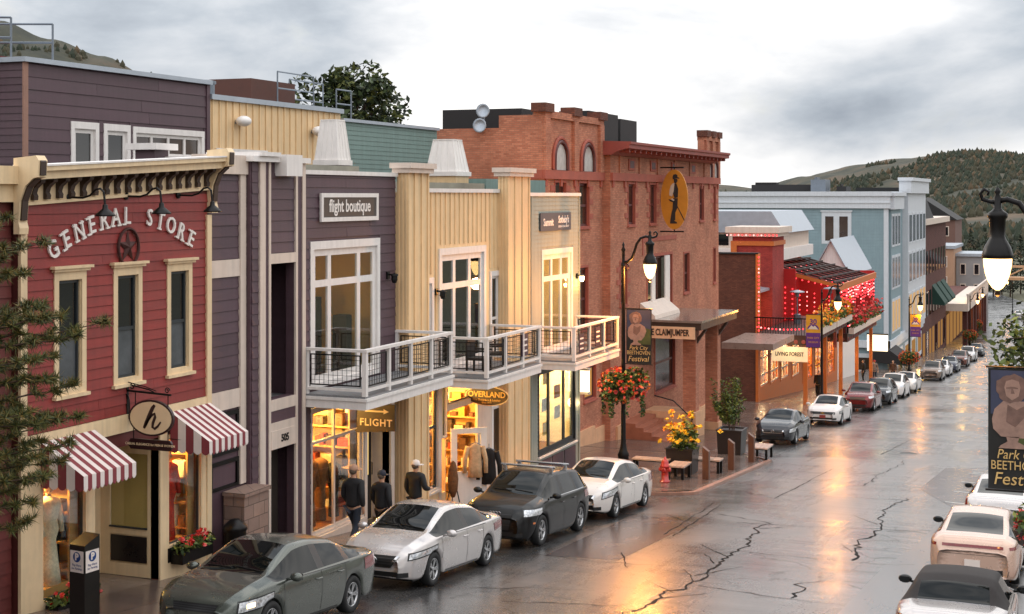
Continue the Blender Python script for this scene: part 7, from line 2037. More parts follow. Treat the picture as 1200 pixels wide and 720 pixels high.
c = Car('parked_car', 'black estate car with silver roof bars between the silver and white saloons', SUV, mat('car_paint_gloss_black', (9, 9, 11), 0.35, var=0.0, spec=0.25, coat=0.35), LX, 33.72, PI, G_L)
front_kit(c, [(-0.38,0.42),(0.38,0.42),(0.46,0.88),(-0.46,0.88)], [(0.36,0.74),(0.95,0.76),(0.95,0.90),(0.38,0.88)], [(-0.5,0.28),(0.5,0.28),(0.5,0.38),(-0.5,0.38)], False, 'rings')
c.mirrors(0.85, 1.12, M_TRIM); c.seams(); c.wipers(); c.corner('tail_light', [(0.40,0.86),(0.85,0.84),(0.85,1.02),(0.42,1.04)], M_TAIL, 45, 1.9, tail=True)
for y in (-0.85, 0.15):
    mb = MB(); mb.tube([(-0.72,y,1.72),(0.72,y,1.72)], 0.028, 8); mb.box(-0.66,-0.58,y-0.05,y+0.05,1.56,1.70); mb.box(0.58,0.66,y-0.05,y+0.05,1.56,1.70); obj('roof_bar', mb, M_RIM, c.t, local=True)
c.flank('chrome_window_line', [(-1.6,1.085),(0.8,1.045),(0.8,1.058),(-1.6,1.10)], M_CHROME, 12, 1, 0.006)
c.corner('turn_signal', [(0.62,0.56),(0.70,0.56),(0.70,0.60),(0.62,0.60)], M_AMBERL, 40, nu=2, nv=2)

c = Car('parked_car', 'white saloon parked beside the red fire hydrant', SEDAN, paint('pearl', (222, 214, 208), 0.15, 0.3), LX+0.02, 39.6, PI, G_L)
front_kit(c, [(-0.44,0.54),(0.44,0.54),(0.52,0.66),(-0.52,0.66)], [(0.30,0.58),(0.98,0.70),(0.98,0.84),(0.34,0.72)], [(-0.5,0.28),(0.5,0.28),(0.5,0.40),(-0.5,0.40)], True)
c.mirrors(0.98, 0.98); c.seams(); c.wipers(); c.corner('tail_light', [(0.35,0.74),(0.85,0.70),(0.85,0.90),(0.38,0.94)], M_TAIL, 45, 1.9, tail=True)

c = Car('parked_car', 'dark grey saloon just beyond the wooden benches', SEDAN, paint('graphite', (52, 52, 56), 0.5, 0.25), LX, 65.9, PI, G_L)
front_kit(c, [(-0.40,0.52),(0.40,0.52),(0.46,0.64),(-0.46,0.64)], [(0.28,0.54),(0.98,0.64),(0.98,0.80),(0.32,0.70)], [(-0.5,0.28),(0.5,0.28),(0.5,0.40),(-0.5,0.40)], True, 'ring')
c.mirrors(0.98, 0.98); c.seams(); c.corner('tail_light', [(0.35,0.74),(0.85,0.70),(0.85,0.90),(0.38,0.94)], M_TAIL, 45, 1.9, tail=True)

c = Car('parked_car', 'white saloon with a gold badge in front of the pub', SEDAN, paint('white', (226, 218, 214), 0.05, 0.3), LX, 78.6, PI, G_L)
front_kit(c, [(-0.62,0.56),(0.62,0.56),(0.64,0.68),(-0.64,0.68)], [(0.52,0.60),(0.98,0.68),(0.98,0.76),(0.52,0.70)], [(-0.5,0.30),(0.5,0.30),(0.5,0.40),(-0.5,0.40)], False, 'bow')
c.mirrors(0.98, 0.98); c.seams(); c.wipers(); c.plate(1, 0.44, mat('red_white_plate', (150, 60, 54)), None)

def simple(label, S, pm, x, y, rot, group, dark=True, sub=1):
    c = Car('parked_car', label, S, pm, x, y, rot, group, sub)
    z = 0.62 if S is not SUV else 0.78
    c.front('grille', [(-0.42,z-0.12),(0.42,z-0.12),(0.48,z+0.05),(-0.48,z+0.05)], M_TRIM, off=0.01, nu=4, nv=2)
    c.corner('headlight', [(0.32,z-0.02),(0.95,z+0.06),(0.95,z+0.17),(0.34,z+0.1)], M_LAMP, 40, nu=5, nv=2)
    c.front('lower_intake', [(-0.5,0.28),(0.5,0.28),(0.5,0.40),(-0.5,0.40)], M_TRIM, off=0.01, nu=4, nv=2)
    zt_ = 0.80 if S is not SUV else 0.94
    c.corner('tail_light', [(0.35,zt_-0.06),(0.85,zt_-0.08),(0.85,zt_+0.1),(0.38,zt_+0.12)], M_TAIL, 45, 1.9, nu=5, nv=2, tail=True)
    c.mirrors(0.95 if S is not SUV else 0.85, 0.98 if S is not SUV else 1.12)
    if sub > 1: c.seams()
    return c
simple('dark red hatchback wagon behind the white saloon at the pub', SUV, paint('dark_red', (110, 26, 26), 0.4, 0.25), LX, 90.5, PI, G_L, sub=2)
simple('dark grey wagon behind the dark red one', SUV, paint('graphite', (52, 52, 56)), LX+0.1, 97.6, PI, G_L)
simple('white wagon with tinted windows in front of the blue block', SUV, paint('white', (226, 218, 214)), LX, 105.6, PI, G_L)
simple('white saloon tucked behind the white wagon', SEDAN, paint('pearl', (222, 214, 208)), LX, 113.4, PI, G_L)
simple('bronze grey wagon leading the far row of parked cars', SUV, paint('bronze', (128, 108, 94), 0.5), LX, 132.6, PI, G_L)
simple('light grey saloon behind the bronze grey wagon', SEDAN, paint('silver', (200, 194, 192)), LX, 140.4, PI, G_L)
simple('dark blue saloon in the far row of parked cars', SEDAN, paint('navy', (38, 40, 58)), LX, 149.2, PI, G_L)
simple('brown wagon in the far row below the arcade', SUV, paint('brown', (104, 52, 36), 0.4), LX, 160.6, PI, G_L)
simple('pale silver wagon in the far row below the arcade', SUV, paint('silver', (200, 194, 192)), LX, 171.6, PI, G_L)
simple('black saloon at the far end of the left row', SEDAN, paint('black', (20, 21, 24)), LX, 184.6, PI, G_L)

# right-hand row, tails towards the camera
G_R = 'cars parked along the right kerb'
def tail_kit(c, lamps, plate_z, low):
    c.corner('tail_light', lamps, M_TAIL, 38, 1.9, tail=True, nu=10)
    c.rear('lower_bumper', low, M_TRIM, off=0.008)
c = Car('parked_car', 'silver convertible with a black soft top at the bottom right corner', SOFT, paint('silver', (200, 194, 192)), -2.1, 25.8, 0, G_R)
tail_kit(c, [(0.40,0.72),(0.82,0.70),(0.82,0.86),(0.42,0.88)], 0.6, [(-0.6,0.25),(0.6,0.25),(0.6,0.36),(-0.6,0.36)]); c.mirrors(0.72, 0.98, M_TRIM); c.seams()
c = Car('parked_car', 'champagne saloon with a full width tail light bar beside the right flower basket', FAST, paint('champagne', (208, 176, 158), 0.35, 0.26), -2.36, 34.5, 0, G_R)
tail_kit(c, [(0.30,0.84),(0.90,0.86),(0.90,0.94),(0.30,0.90)], 0.6, [(-0.70,0.24),(0.70,0.24),(0.74,0.42),(-0.74,0.42)])
c.rear('light_bar', [(-0.62,0.845),(0.62,0.845),(0.62,0.905),(-0.62,0.905)], M_TAIL, off=0.012, nu=14)
c.rear('boot_seam', [(-0.62,0.70),(0.62,0.70),(0.62,0.708),(-0.62,0.708)], M_TRIM, off=0.006, nu=12, nv=1)
c.mirrors(0.98, 0.98, M_TRIM); c.seams(); c.plate(-1, 0.52, M_PLATE)
c = Car('parked_car', 'silver hatchback in front of the champagne saloon on the right', FAST, paint('silver', (200, 194, 192)), -2.3, 42.8, 0, G_R)
tail_kit(c, [(0.36,0.80),(0.90,0.80),(0.90,0.94),(0.40,0.96)], 0.6, [(-0.70,0.24),(0.70,0.24),(0.74,0.42),(-0.74,0.42)]); c.mirrors(0.98, 0.98, M_TRIM); c.seams()
# beyond the crossing
G_F = 'cars on the street beyond the crossing'
for (x, y, rt, S, pm, lb) in ((-1.5, 262, 0, SUV, paint('black', (20,21,24)), 'dark patrol style wagon nearest on the far street'), (-1.2, 272, 0, SUV, paint('white', (226,218,214)), 'white wagon parked second on the far street'),
        (-1.0, 283, 0, SEDAN, paint('silver', (200,194,192)), 'silver saloon furthest up the far street'), (-8.0, 290, PI, SEDAN, paint('dark_red', (110,26,26)), 'dark red saloon driving on the far street')):
    c = simple(lb, S, pm, x, y, rt, G_F)
# ================================================================== STREET FURNITURE
M_LAMPG = emission('lamp_globe_glow', (1.0, 0.62, 0.24), 6.0)
M_FOL = [mat('leaf_deep', (44, 62, 26), 0.6, var=0.3, scale=9), mat('leaf_mid', (78, 96, 36), 0.6, var=0.3, scale=9), mat('leaf_light', (120, 128, 52), 0.6, var=0.3, scale=9)]
M_FLR = mat('flower_red', (206, 44, 34), 0.6, var=0.2, scale=9); M_FLO = mat('flower_orange', (236, 128, 40), 0.6, var=0.2, scale=9)
M_FLY = mat('flower_yellow', (240, 196, 50), 0.6, var=0.2, scale=9); M_FLP = mat('flower_pink', (226, 100, 96), 0.6, var=0.2, scale=9)
M_BARK = mat('bark', (74, 56, 44), 0.9, var=0.3, scale=6, bump=0.5, bscale=20)

def street_lamp(x, y, label, side=1, watts=150, basket=None, banner=None, h=7.15, detail=True, group='swan neck street lamps', light=True):
    z = gz(y) + 0.15; x = x + bend(y)
    t = thing('street_lamp', label, 'street lamp', (x, y, z), group)
    n = 14 if detail else 8
    mb = MB(); mb.smooth = True
    mb.lathe([(0.24,0),(0.24,0.12),(0.19,0.18),(0.18,0.75),(0.20,0.80),(0.15,0.92),(0.11,1.05),(0.10,1.12),(0.085,1.2),(0.075,3.0),(0.06,h-0.9),(0.075,h-0.88),(0.075,h-0.80),(0.05,h-0.76),(0.05,h-0.35),(0.08,h-0.30),(0.03,h-0.2),(0.045,h-0.12),(0.0,h-0.02)], (x,y,z), n)
    obj('pole', mb, M_IRON, t)
    def P(a, b): return (x + side*a, y, z + h + b)
    mb = MB(); mb.smooth = True
    mb.tube([P(0.0,-0.72),P(0.14,-0.70),P(0.30,-0.58),P(0.38,-0.36),P(0.46,-0.10),P(0.60,0.10),P(0.78,0.16),P(0.92,0.13)], [0.05,0.055,0.055,0.05,0.045,0.045,0.045,0.04], 8)
    mb.tube([P(0.88,0.13),P(1.02,0.12),P(1.14,0.16),P(1.18,0.25),P(1.12,0.32),P(1.05,0.28),P(1.07,0.22)], [0.04,0.035,0.035,0.03,0.03,0.025,0.02], 7)
    mb.tube([P(0.10,-0.72),P(0.2,-0.86),P(0.12,-0.98),P(0.04,-0.92)], 0.022, 6)
    obj('arm', mb, M_IRON, t)
    cx = 0.92; mb = MB(); mb.smooth = True
    mb.lathe([(0.0,0.36),(0.03,0.33),(0.05,0.28),(0.03,0.24),(0.06,0.18),(0.06,0.02),(0.10,-0.02),(0.155,-0.06),(0.15,-0.12),(0.125,-0.15),(0.115,-0.42),(0.13,-0.46),(0.20,-0.58),(0.235,-0.70),(0.235,-0.76),(0.20,-0.76)], (x+side*cx, y, z+h), n)
    lc = obj('lantern_cap', mb, M_IRON, t)
    mb = MB(); mb.smooth = True
    mb.lathe([(0.215,-0.76),(0.21,-0.86),(0.185,-1.0),(0.14,-1.13),(0.08,-1.22),(0.02,-1.26)], (x+side*cx, y, z+h), n); obj('lantern_globe', mb, M_LAMPG, lc)
    mb = MB(); mb.lathe([(0.02,-1.25),(0.045,-1.27),(0.045,-1.33),(0.01,-1.36)], (x+side*cx, y, z+h), 8); obj('lantern_finial', mb, M_IRON, lc)
    if light: lamp_light('street_light', (x+side*cx, y, z+h-1.55), watts, ORANGE, 0.2, t)
    if banner: banner(x, y, z, t, side)
    if basket: flower_basket(x, y, z + basket[0], basket[1], basket[2], basket[3])
    return t

def flower_basket(x, y, z, r, flowers, label, n=1900):
    t = thing('hanging_basket', label, 'flower basket', (x, y, z), 'flower baskets on the street lamps')
    rg = random.Random(int(abs(x*100)+y))
    for sd in (-1, 1):
        mb = MB(); mb.smooth = True; mb.lathe([(0.04,-0.28),(0.2,-0.2),(0.28,0.0),(0.29,0.03)], (x+sd*0.42, y, z-0.05), 12); obj('basket', mb, M_BROWN, t)
    mb = MB()
    for k in range(7):
        a = rg.random()*6.28; q = rg.uniform(0.2, 0.6)
        mb.leaves((x+r*q*math.cos(a)*1.1, y+r*q*math.sin(a), z+rg.uniform(-0.2, 0.35)*r), (r*0.6, r*0.55, r*0.5), n//7, 0.075*r/0.8, (0,0,1,1,2), rg, 0.2)
    for k in range(9):      # trailing stems
        a = rg.random()*6.28; px, py = x+r*0.8*math.cos(a), y+r*0.8*math.sin(a)
        for j in range(9): mb.leaves((px, py, z-0.1*r-j*0.11*r), (0.07,0.07,0.07), 5, 0.06*r/0.8, (0,1), rg)
    obj('foliage', mb, M_FOL, t)
    mb = MB()
    for k in range(190):
        d = Vector((rg.gauss(0,1), rg.gauss(0,1), rg.gauss(0,0.8))).normalized()
        p = Vector((x, y, z+0.08*r)) + Vector((d.x*r*0.98, d.y*r*0.9, d.z*r*0.7))
        mb.leaves(p, (0.035,0.035,0.03), 5, 0.05*r/0.8, tuple(range(len(flowers))), rg, 0, 0.8)
    obj('flowers', mb, flowers, t, kind='stuff')

def banner_bust(x, y, z, t, side, bz=(3.95, 5.75), bw=(0.10, 0.98)):
    """dark banner with a pale bust, green ground and gold lettering"""
    z0, z1 = z + bz[0], z + bz[1]; x0, x1 = x + side*bw[0], x + side*bw[1]; xa, xb = min(x0,x1), max(x0,x1); xm = (xa+xb)/2; W_ = xb-xa
    ba = thing('lamp_banner', 'dark festival banner with a stone bust on the ' + ('near right street lamp' if side < 0 else 'left street lamp by the pavement corner'), 'banner', (x, y, z0), 'festival banners')
    for zz in (z0, z1):
        mb = MB(); mb.tube([(x, y, zz), (x + side*(bw[1]+0.04), y, zz)], 0.018, 6); obj('banner_arm', mb, M_IRON, ba)
    M_BAN = bpy.data.materials.get('banner_cloth')
    if not M_BAN:
        mat('banner_cloth', (34, 32, 30), 0.7, var=0.2, scale=2); M_BAN = MATS['banner_cloth']; mat('banner_green', (70, 76, 36), 0.7, var=0.4, scale=3); mat('banner_dusk', (58, 62, 84), 0.7, var=0.25, scale=2); mat('banner_bust', (156, 124, 110), 0.7, var=0.25, scale=7); mat('banner_bust_shade', (118, 90, 80), 0.7, var=0.3, scale=9)
        mat('banner_gold', (214, 176, 112), 0.6)
    mb = MB(); n = 10
    for j in range(n+1):
        zz = z1 - 0.02 - (z1-z0-0.04)*j/n
        for i in range(5):
            xx = xa + W_*i/4; mb.v.append((xx, y + 0.012*math.sin(j*0.9+i*0.8), zz))
    for j in range(n):
        for i in range(4): mb.f.append([j*5+i, (j+1)*5+i, (j+1)*5+i+1, j*5+i+1]); mb.mi.append(0); mb.sm.append(True)
    cl_ = obj('cloth', mb, M_BAN, ba)
    H_ = z1 - z0; F = y - 0.022
    def poly(nm, pts, m, d=0.0): 
        q = MB(); q.prism([(xm + a*W_, z0 + b*H_) for a, b in pts], 1, F-d, F-d+0.004); obj(nm, q, MATS[m], cl_)
    poly('banner_sky', [(-0.46,0.62),(0.47,0.62),(0.47,0.975),(-0.46,0.975)], 'banner_dusk')
    poly('banner_meadow', [(-0.08,0.36),(0.47,0.36),(0.47,0.63),(0.1,0.68),(-0.02,0.6)], 'banner_green', 0.002)
    # bust: curly hair, face, shoulders, pedestal
    hair = []
    for k in range(26):
        a = 2*math.pi*k/26; r_ = 1 + 0.05*math.sin(k*2.4) + 0.04*math.sin(k*5.3) ; hair.append((-0.13 + 0.27*r_*math.cos(a)*0.92, 0.83 + 0.115*r_*math.sin(a)))
    poly('bust_shoulders', [(-0.42,0.50),(-0.30,0.44),(0.10,0.43),(0.22,0.50),(0.30,0.60),(0.24,0.68),(0.06,0.73),(-0.26,0.73),(-0.40,0.66),(-0.44,0.58)], 'banner_bust', 0.006)
    poly('bust_collar', [(-0.22,0.56),(-0.08,0.52),(0.06,0.60),(0.08,0.70),(-0.06,0.66),(-0.20,0.70)], 'banner_bust_shade', 0.009)
    poly('bust_hair', hair, 'banner_bust_shade', 0.008)
    poly('bust_face', [(-0.25,0.84),(-0.22,0.77),(-0.13,0.735),(-0.03,0.77),(0.0,0.84),(-0.03,0.89),(-0.13,0.905),(-0.22,0.89)], 'banner_bust', 0.011)
    poly('bust_brow', [(-0.22,0.838),(-0.15,0.846),(-0.10,0.846),(-0.04,0.838),(-0.04,0.828),(-0.10,0.83),(-0.15,0.83),(-0.22,0.828)], 'banner_bust_shade', 0.013)
    poly('bust_nose', [(-0.14,0.83),(-0.115,0.83),(-0.09,0.79),(-0.15,0.79)], 'banner_bust_shade', 0.013)
    poly('bust_pedestal', [(-0.34,0.345),(0.10,0.345),(0.08,0.37),(-0.04,0.40),(-0.02,0.44),(-0.22,0.44),(-0.20,0.40),(-0.30,0.37)], 'banner_bust', 0.006)
    for txt, sz_, bzz, xs in (('Park City', 0.20, 0.295, 0.85), ('BEETHOVEN', 0.185, 0.205, 0.80), ('Festival', 0.26, 0.095, 0.95)):
        q = MB(); text_on(q, txt, sz_*W_/0.9, (xm, F-0.01, z0 + bzz*H_), (1, 0, 0.0), (0.18 if txt != 'BEETHOVEN' else 0, 0, 1), 0.003, xs=xs); obj('banner_text', q, MATS['banner_gold'], cl_)

def banner_two(x, y, z, t, side):
    """yellow over purple banner with a snowy peak badge"""
    z0, z1 = z + 3.7, z + 5.6; xa, xb = x - 0.9, x - 0.08
    if y > 100: xa, xb = x + 0.08, x + 0.95
    ba = thing('lamp_banner', 'yellow and purple anniversary banner on the lamp by the ' + ('pub' if y < 100 else 'blue block'), 'banner', (x, y, z0), 'yellow and purple banners')
    for zz in (z0, z1):
        mb = MB(); mb.tube([(x, y, zz), (xa-0.03 if xa < x else xb+0.03, y, zz)], 0.02, 6); obj('banner_arm', mb, M_IRON, ba)
    zm = z0 + 0.85
    mb = MB(); mb.box(xa, xb, y-0.006, y+0.006, zm, z1-0.02); obj('upper_cloth', mb, mat('banner_yellow', (232, 164, 40), 0.7, var=0.15), ba)
    mb = MB(); mb.box(xa, xb, y-0.006, y+0.006, z0+0.02, zm); lo = obj('lower_cloth', mb, mat('banner_purple', (104, 52, 128), 0.7, var=0.15), ba)
    xm = (xa+xb)/2
    mb = MB(); mb.prism([(xm + 0.34*math.cos(k*math.pi/8), zm + 0.2 + 0.3*math.sin(k*math.pi/8)) for k in range(9)], 1, y-0.012, y-0.007); obj('badge_disc', mb, MATS['banner_purple'], lo)
    mb = MB(); mb.prism([(xm-0.30, zm+0.2), (xm+0.30, zm+0.2), (xm+0.1, zm+0.42), (xm, zm+0.34), (xm-0.1, zm+0.44)], 1, y-0.016, y-0.013); obj('badge_peak', mb, mat('banner_pale', (226, 210, 190), 0.7), lo)
    mb = MB(); text_on(mb, '30', 0.42, (xm, y-0.012, z1-0.42), (1,0,0), (0,0,1), 0.004, bold=0.01); obj('banner_text', mb, MATS['banner_purple'], ba)
    mb = MB(); text_on(mb, 'PARK CITY', 0.14, (xm, y-0.012, z0+0.55), (1,0,0), (0,0,1), 0.003); text_on(mb, 'MUSEUM', 0.14, (xm, y-0.012, z0+0.3), (1,0,0), (0,0,1), 0.003); obj('banner_text', mb, MATS['banner_yellow'], ba)

street_lamp(-14.55, 46.4, 'lit swan neck street lamp with banner and flower basket at the pavement corner', 1, 1250, (3.05, 0.88, [M_FLR, M_FLO, M_FLP], 'orange flower basket on the left street lamp'), lambda *a: banner_bust(*a, bz=(3.85, 5.7), bw=(0.10, 0.98)), h=7.95)
street_lamp(-0.45, 23.8, 'lit swan neck street lamp at the right edge close to the camera', -1, 90, (2.30, 0.66, [M_FLR, M_FLP], 'red flower basket on the near right street lamp'), lambda *a: banner_bust(*a, bz=(2.85, 4.77), bw=(0.10, 1.06)), h=7.22)
street_lamp(-14.5, 84.4, 'lit swan neck street lamp in front of the pub terrace', 1, 420, None, banner_two, detail=False)
street_lamp(-14.5, 127.5, 'lit swan neck street lamp in front of the blue block', 1, 260, (1.9, 0.9, [M_FLR, M_FLO], 'dark flower basket on the lamp by the blue block'), banner_two, detail=False)
street_lamp(-14.5, 194.0, 'lit swan neck street lamp at the crossing beyond the parked cars', 1, 80, (1.9, 0.95, [M_FLR, M_FLO], 'dark flower basket on the lamp at the crossing'), None, detail=False)
street_lamp(-14.5, 226.0, 'lit swan neck street lamp beyond the crossing by the arcade', 1, 110, (1.9, 0.95, [M_FLR, M_FLO], 'dark flower basket beyond the crossing'), None, detail=False)
street_lamp(-2.0, 262.0, 'lit swan neck street lamp by the far footbridge', -1, 100, None, None, detail=False)
street_lamp(-1.0, 290.0, 'lit swan neck street lamp beyond the footbridge', -1, 90, None, None, detail=False)

# fire hydrant
hx, hy = -13.1, 46.35; hz = gz(hy)+0.15
t = thing('fire_hydrant', 'red fire hydrant at the kerb corner behind the white saloon', 'fire hydrant', (hx, hy, hz))
M_HYD = mat('hydrant_red', (176, 34, 28), 0.35, var=0.15, coat=0.5)
mb = MB(); mb.smooth = True; mb.lathe([(0.17,0),(0.17,0.05),(0.12,0.07),(0.115,0.48),(0.16,0.50),(0.16,0.55),(0.13,0.58),(0.12,0.66),(0.09,0.73),(0.04,0.77),(0.04,0.83),(0.0,0.84)], (hx,hy,hz), 16); obj('barrel', mb, M_HYD, t)
for ax, sg in (('x',1),('x',-1),('y',-1)):
    mb = MB(); mb.lathe([(0.075,0.08*sg),(0.075,0.17*sg),(0.05,0.2*sg)], (hx,hy,hz+0.42), 10, ax); obj('outlet', mb, M_HYD, t)

# bollards
M_POST = mat('brown_timber_post', (92, 58, 40), 0.45, var=0.2, scale=4, stretch=(4,4,0.6))
for i, (x, y, w_) in enumerate(((-12.15, 48.1, 'first'), (-12.1, 51.6, 'second'), (-12.05, 54.7, 'third'))):
    z = gz(y)+0.13; mb = MB()
    mb.add([(x-0.11,y-0.11,z),(x+0.11,y-0.11,z),(x+0.11,y+0.11,z),(x-0.11,y+0.11,z),(x-0.11,y-0.11,z+1.12),(x+0.11,y-0.11,z+0.96),(x+0.11,y+0.11,z+0.96),(x-0.11,y+0.11,z+1.12)], [(0,3,2,1),(4,5,6,7),(0,1,5,4),(1,2,6,5),(2,3,7,6),(3,0,4,7)])
    solo('timber_bollard', mb, M_POST, 'slant topped brown timber post, %s along the built out kerb from the hydrant' % w_, 'bollard', (x, y, z), 'timber posts along the kerb', bevel=0.008)
# benches
def bench(x, y, lx, ly, label, top=(196, 168, 150)):
    z = gz(y)+0.15; t = thing('bench', label, 'bench', (x, y, z), 'benches on the built out pavement')
    n = 4
    for i in range(n):
        mb = MB()
        if lx > ly: a = y - ly/2 + ly*i/n; mb.box(x-lx/2, x+lx/2, a+0.006, a+ly/n-0.006, z+0.44, z+0.49)
        else: a = x - lx/2 + lx*i/n; mb.box(a+0.006, a+lx/n-0.006, y-ly/2, y+ly/2, z+0.44, z+0.49)
        obj('slat', mb, mat('wet_bench_wood', top, 0.2, var=0.2, scale=4), t)
    for sx_ in (-1, 1):
        for sy in (-1, 1):
            px, py = x + sx_*(lx/2-0.07), y + sy*(ly/2-0.07)
            mb = MB(); mb.box(px-0.045, px+0.045, py-0.045, py+0.045, z-0.03, z+0.43); obj('leg', mb, M_IRON, t)
    mb = MB(); mb.box(x-lx/2+0.03, x+lx/2-0.03, y-ly/2+0.03, y+ly/2-0.03, z+0.40, z+0.437); obj('frame', mb, M_IRON, t)
bench(-13.0, 47.75, 0.62, 1.0, 'low bench directly behind the red hydrant')
bench(-12.75, 50.2, 1.25, 0.55, 'wide low bench between the first two timber posts')
bench(-12.0, 56.3, 0.7, 1.1, 'low bench at the far end of the built out kerb')
bench(-14.3, 48.9, 1.3, 0.5, 'dark low bench behind the white saloon roof by the lamp')
# planters
def planter(x, y, w_, h, label):
    z = gz(y)+0.15; t = thing('planter', label, 'planter', (x, y, z), 'black planters on the built out pavement')
    mb = MB(); a, b = w_*0.46, w_*0.5
    mb.add([(x-a,y-a,z),(x+a,y-a,z),(x+a,y+a,z),(x-a,y+a,z),(x-b,y-b,z+h),(x+b,y-b,z+h),(x+b,y+b,z+h),(x-b,y+b,z+h)], [(0,3,2,1),(4,5,6,7),(0,1,5,4),(1,2,6,5),(2,3,7,6),(3,0,4,7)]); obj('box', mb, mat('planter_black', (40, 32, 30), 0.4, var=0.15), t)
    mb = MB(); 
    for (x0,x1,y0_,y1_) in ((x-b-0.03,x+b+0.03,y-b-0.03,y-b+0.05),(x-b-0.03,x+b+0.03,y+b-0.05,y+b+0.03),(x-b-0.03,x-b+0.05,y-b+0.05,y+b-0.05),(x+b-0.05,x+b+0.03,y-b+0.05,y+b-0.05)): mb.box(x0,x1,y0_,y1_,z+h,z+h+0.05)
    obj('rim', mb, MATS['planter_black'], t)
    return t, z+h
rg = random.Random(12)
t, zt = planter(-13.35, 49.5, 0.95, 0.85, 'black planter full of yellow flowers near the hydrant')
mb = MB()
for k in range(9): mb.leaves((-13.35+rg.uniform(-0.35,0.35), 49.5+rg.uniform(-0.35,0.35), zt+rg.uniform(0.1,0.5)), (0.32,0.32,0.3), 70, 0.09, (0,1,1,2), rg, 0.1)
mb.leaves((-13.1, 49.4, zt+0.85), (0.2,0.2,0.5), 60, 0.09, (1,2), rg, 0.1)
obj('foliage', mb, M_FOL, t)
mb = MB()
for k in range(80): 
    p = (-13.35+rg.gauss(0,0.34), 49.45+rg.gauss(0,0.3), zt+rg.uniform(0.25,0.85)+ (0.5 if rg.random()<0.15 else 0)); mb.leaves(p, (0.06,0.06,0.05), 6, 0.085, (0,0,0,1), rg, 0, 0.8)
obj('flowers', mb, [M_FLY, M_FLO], t, kind='stuff')
t, zt = planter(-13.45, 57.4, 1.0, 0.95, 'black planter with a tall feathery shrub')
mb = MB()
for k in range(26):
    a = rg.random()*6.28; rr = rg.uniform(0.2, 0.95); top = Vector((-13.45+rr*math.cos(a), 57.4+rr*math.sin(a)*0.9, zt+rg.uniform(1.0, 2.3)))
    bpt = Vector((-13.45+rr*0.15*math.cos(a), 57.4+rr*0.15*math.sin(a), zt))
    for j in range(9):
        q = 0.3+0.7*j/8; p = bpt.lerp(top, q); p.z -= 0.15*q*q; mb.leaves(p, (0.16,0.16,0.14), 12, 0.075, (0,1,1,2), rg, 0.1, 0.35)
obj('foliage', mb, M_FOL, t)
mb = MB()
for k in range(5):
    a = k*1.26; mb.tube([(-13.45+0.08*math.cos(a),57.4+0.08*math.sin(a),zt-0.1),(-13.45+0.4*math.cos(a),57.4+0.4*math.sin(a),zt+1.6)], [0.02,0.008], 5)
obj('stems', mb, M_BARK, t)

# parking pay post at the left
kx, ky = -15.55, 19.75; kz = gz(ky)+0.15
t = thing('parking_post', 'dark square parking pay post with white P labels by the red store', 'parking post', (kx, ky, kz))
ca = R(-7)
def rot(a, b): return (kx + a*math.cos(ca) - b*math.sin(ca), ky + a*math.sin(ca) + b*math.cos(ca))
def rbox(mb, a0, a1, b0, b1, z0, z1, z2=None):
    pts = [rot(a0,b0), rot(a1,b0), rot(a1,b1), rot(a0,b1)]; zt_ = [z1, z1, z2 or z1, z2 or z1]
    mb.add([(*p, z0) for p in pts] + [(*p, q) for p, q in zip(pts, zt_)], [(0,3,2,1),(4,5,6,7),(0,1,5,4),(1,2,6,5),(2,3,7,6),(3,0,4,7)])
mb = MB(); rbox(mb, -0.17, 0.17, -0.17, 0.17, kz, kz+1.28, kz+1.42); obj('post_body', mb, mat('charcoal_metal', (44, 42, 40), 0.4, metal=0.4, var=0.1), t)
for k, (nv, rv) in enumerate((((0,-1), (1,0)), ((1,0), (0,1)))):
    N = Vector((nv[0]*math.cos(ca)-nv[1]*math.sin(ca), nv[0]*math.sin(ca)+nv[1]*math.cos(ca), 0)); Rv = Vector((rv[0]*math.cos(ca)-rv[1]*math.sin(ca), rv[0]*math.sin(ca)+rv[1]*math.cos(ca), 0))
    C0 = Vector((kx, ky, kz+1.0)) + N*0.172
    def patch(a0, a1, z0, z1, d, nm, m, par):
        q = MB(); q.add([C0+N*d+Rv*a0+Vector((0,0,z0)), C0+N*d+Rv*a1+Vector((0,0,z0)), C0+N*d+Rv*a1+Vector((0,0,z1)), C0+N*d+Rv*a0+Vector((0,0,z1))], [(0,1,2,3)]); return obj(nm, q, m, par)
    lb_ = patch(-0.15, 0.15, -0.17, 0.19, 0.003, 'label_plate', mat('label_white', (226, 214, 206), 0.5), t)
    q = MB(); q.add([C0+N*0.006+Rv*(0.085*math.cos(a*math.pi/10))+Vector((0,0,0.085+0.085*math.sin(a*math.pi/10))) for a in range(20)], [tuple(range(20))]); obj('label_disc', q, mat('parking_blue', (28, 62, 120), 0.5), lb_)
    q = MB(); text_on(q, 'P', 0.15, C0+N*0.009+Vector((0,0,0.085)), Rv, (0,0,1), 0.002, bold=0.008); obj('label_letter', q, MATS['label_white'], lb_)
    q = MB(); text_on(q, 'Pay Here', 0.055, C0+N*0.007+Vector((0,0,-0.05)), Rv, (0,0,1), 0.001); text_on(q, 'for Parking', 0.05, C0+N*0.007+Vector((0,0,-0.105)), Rv, (0,0,1), 0.001); obj('label_text', q, MATS['parking_blue'], lb_)

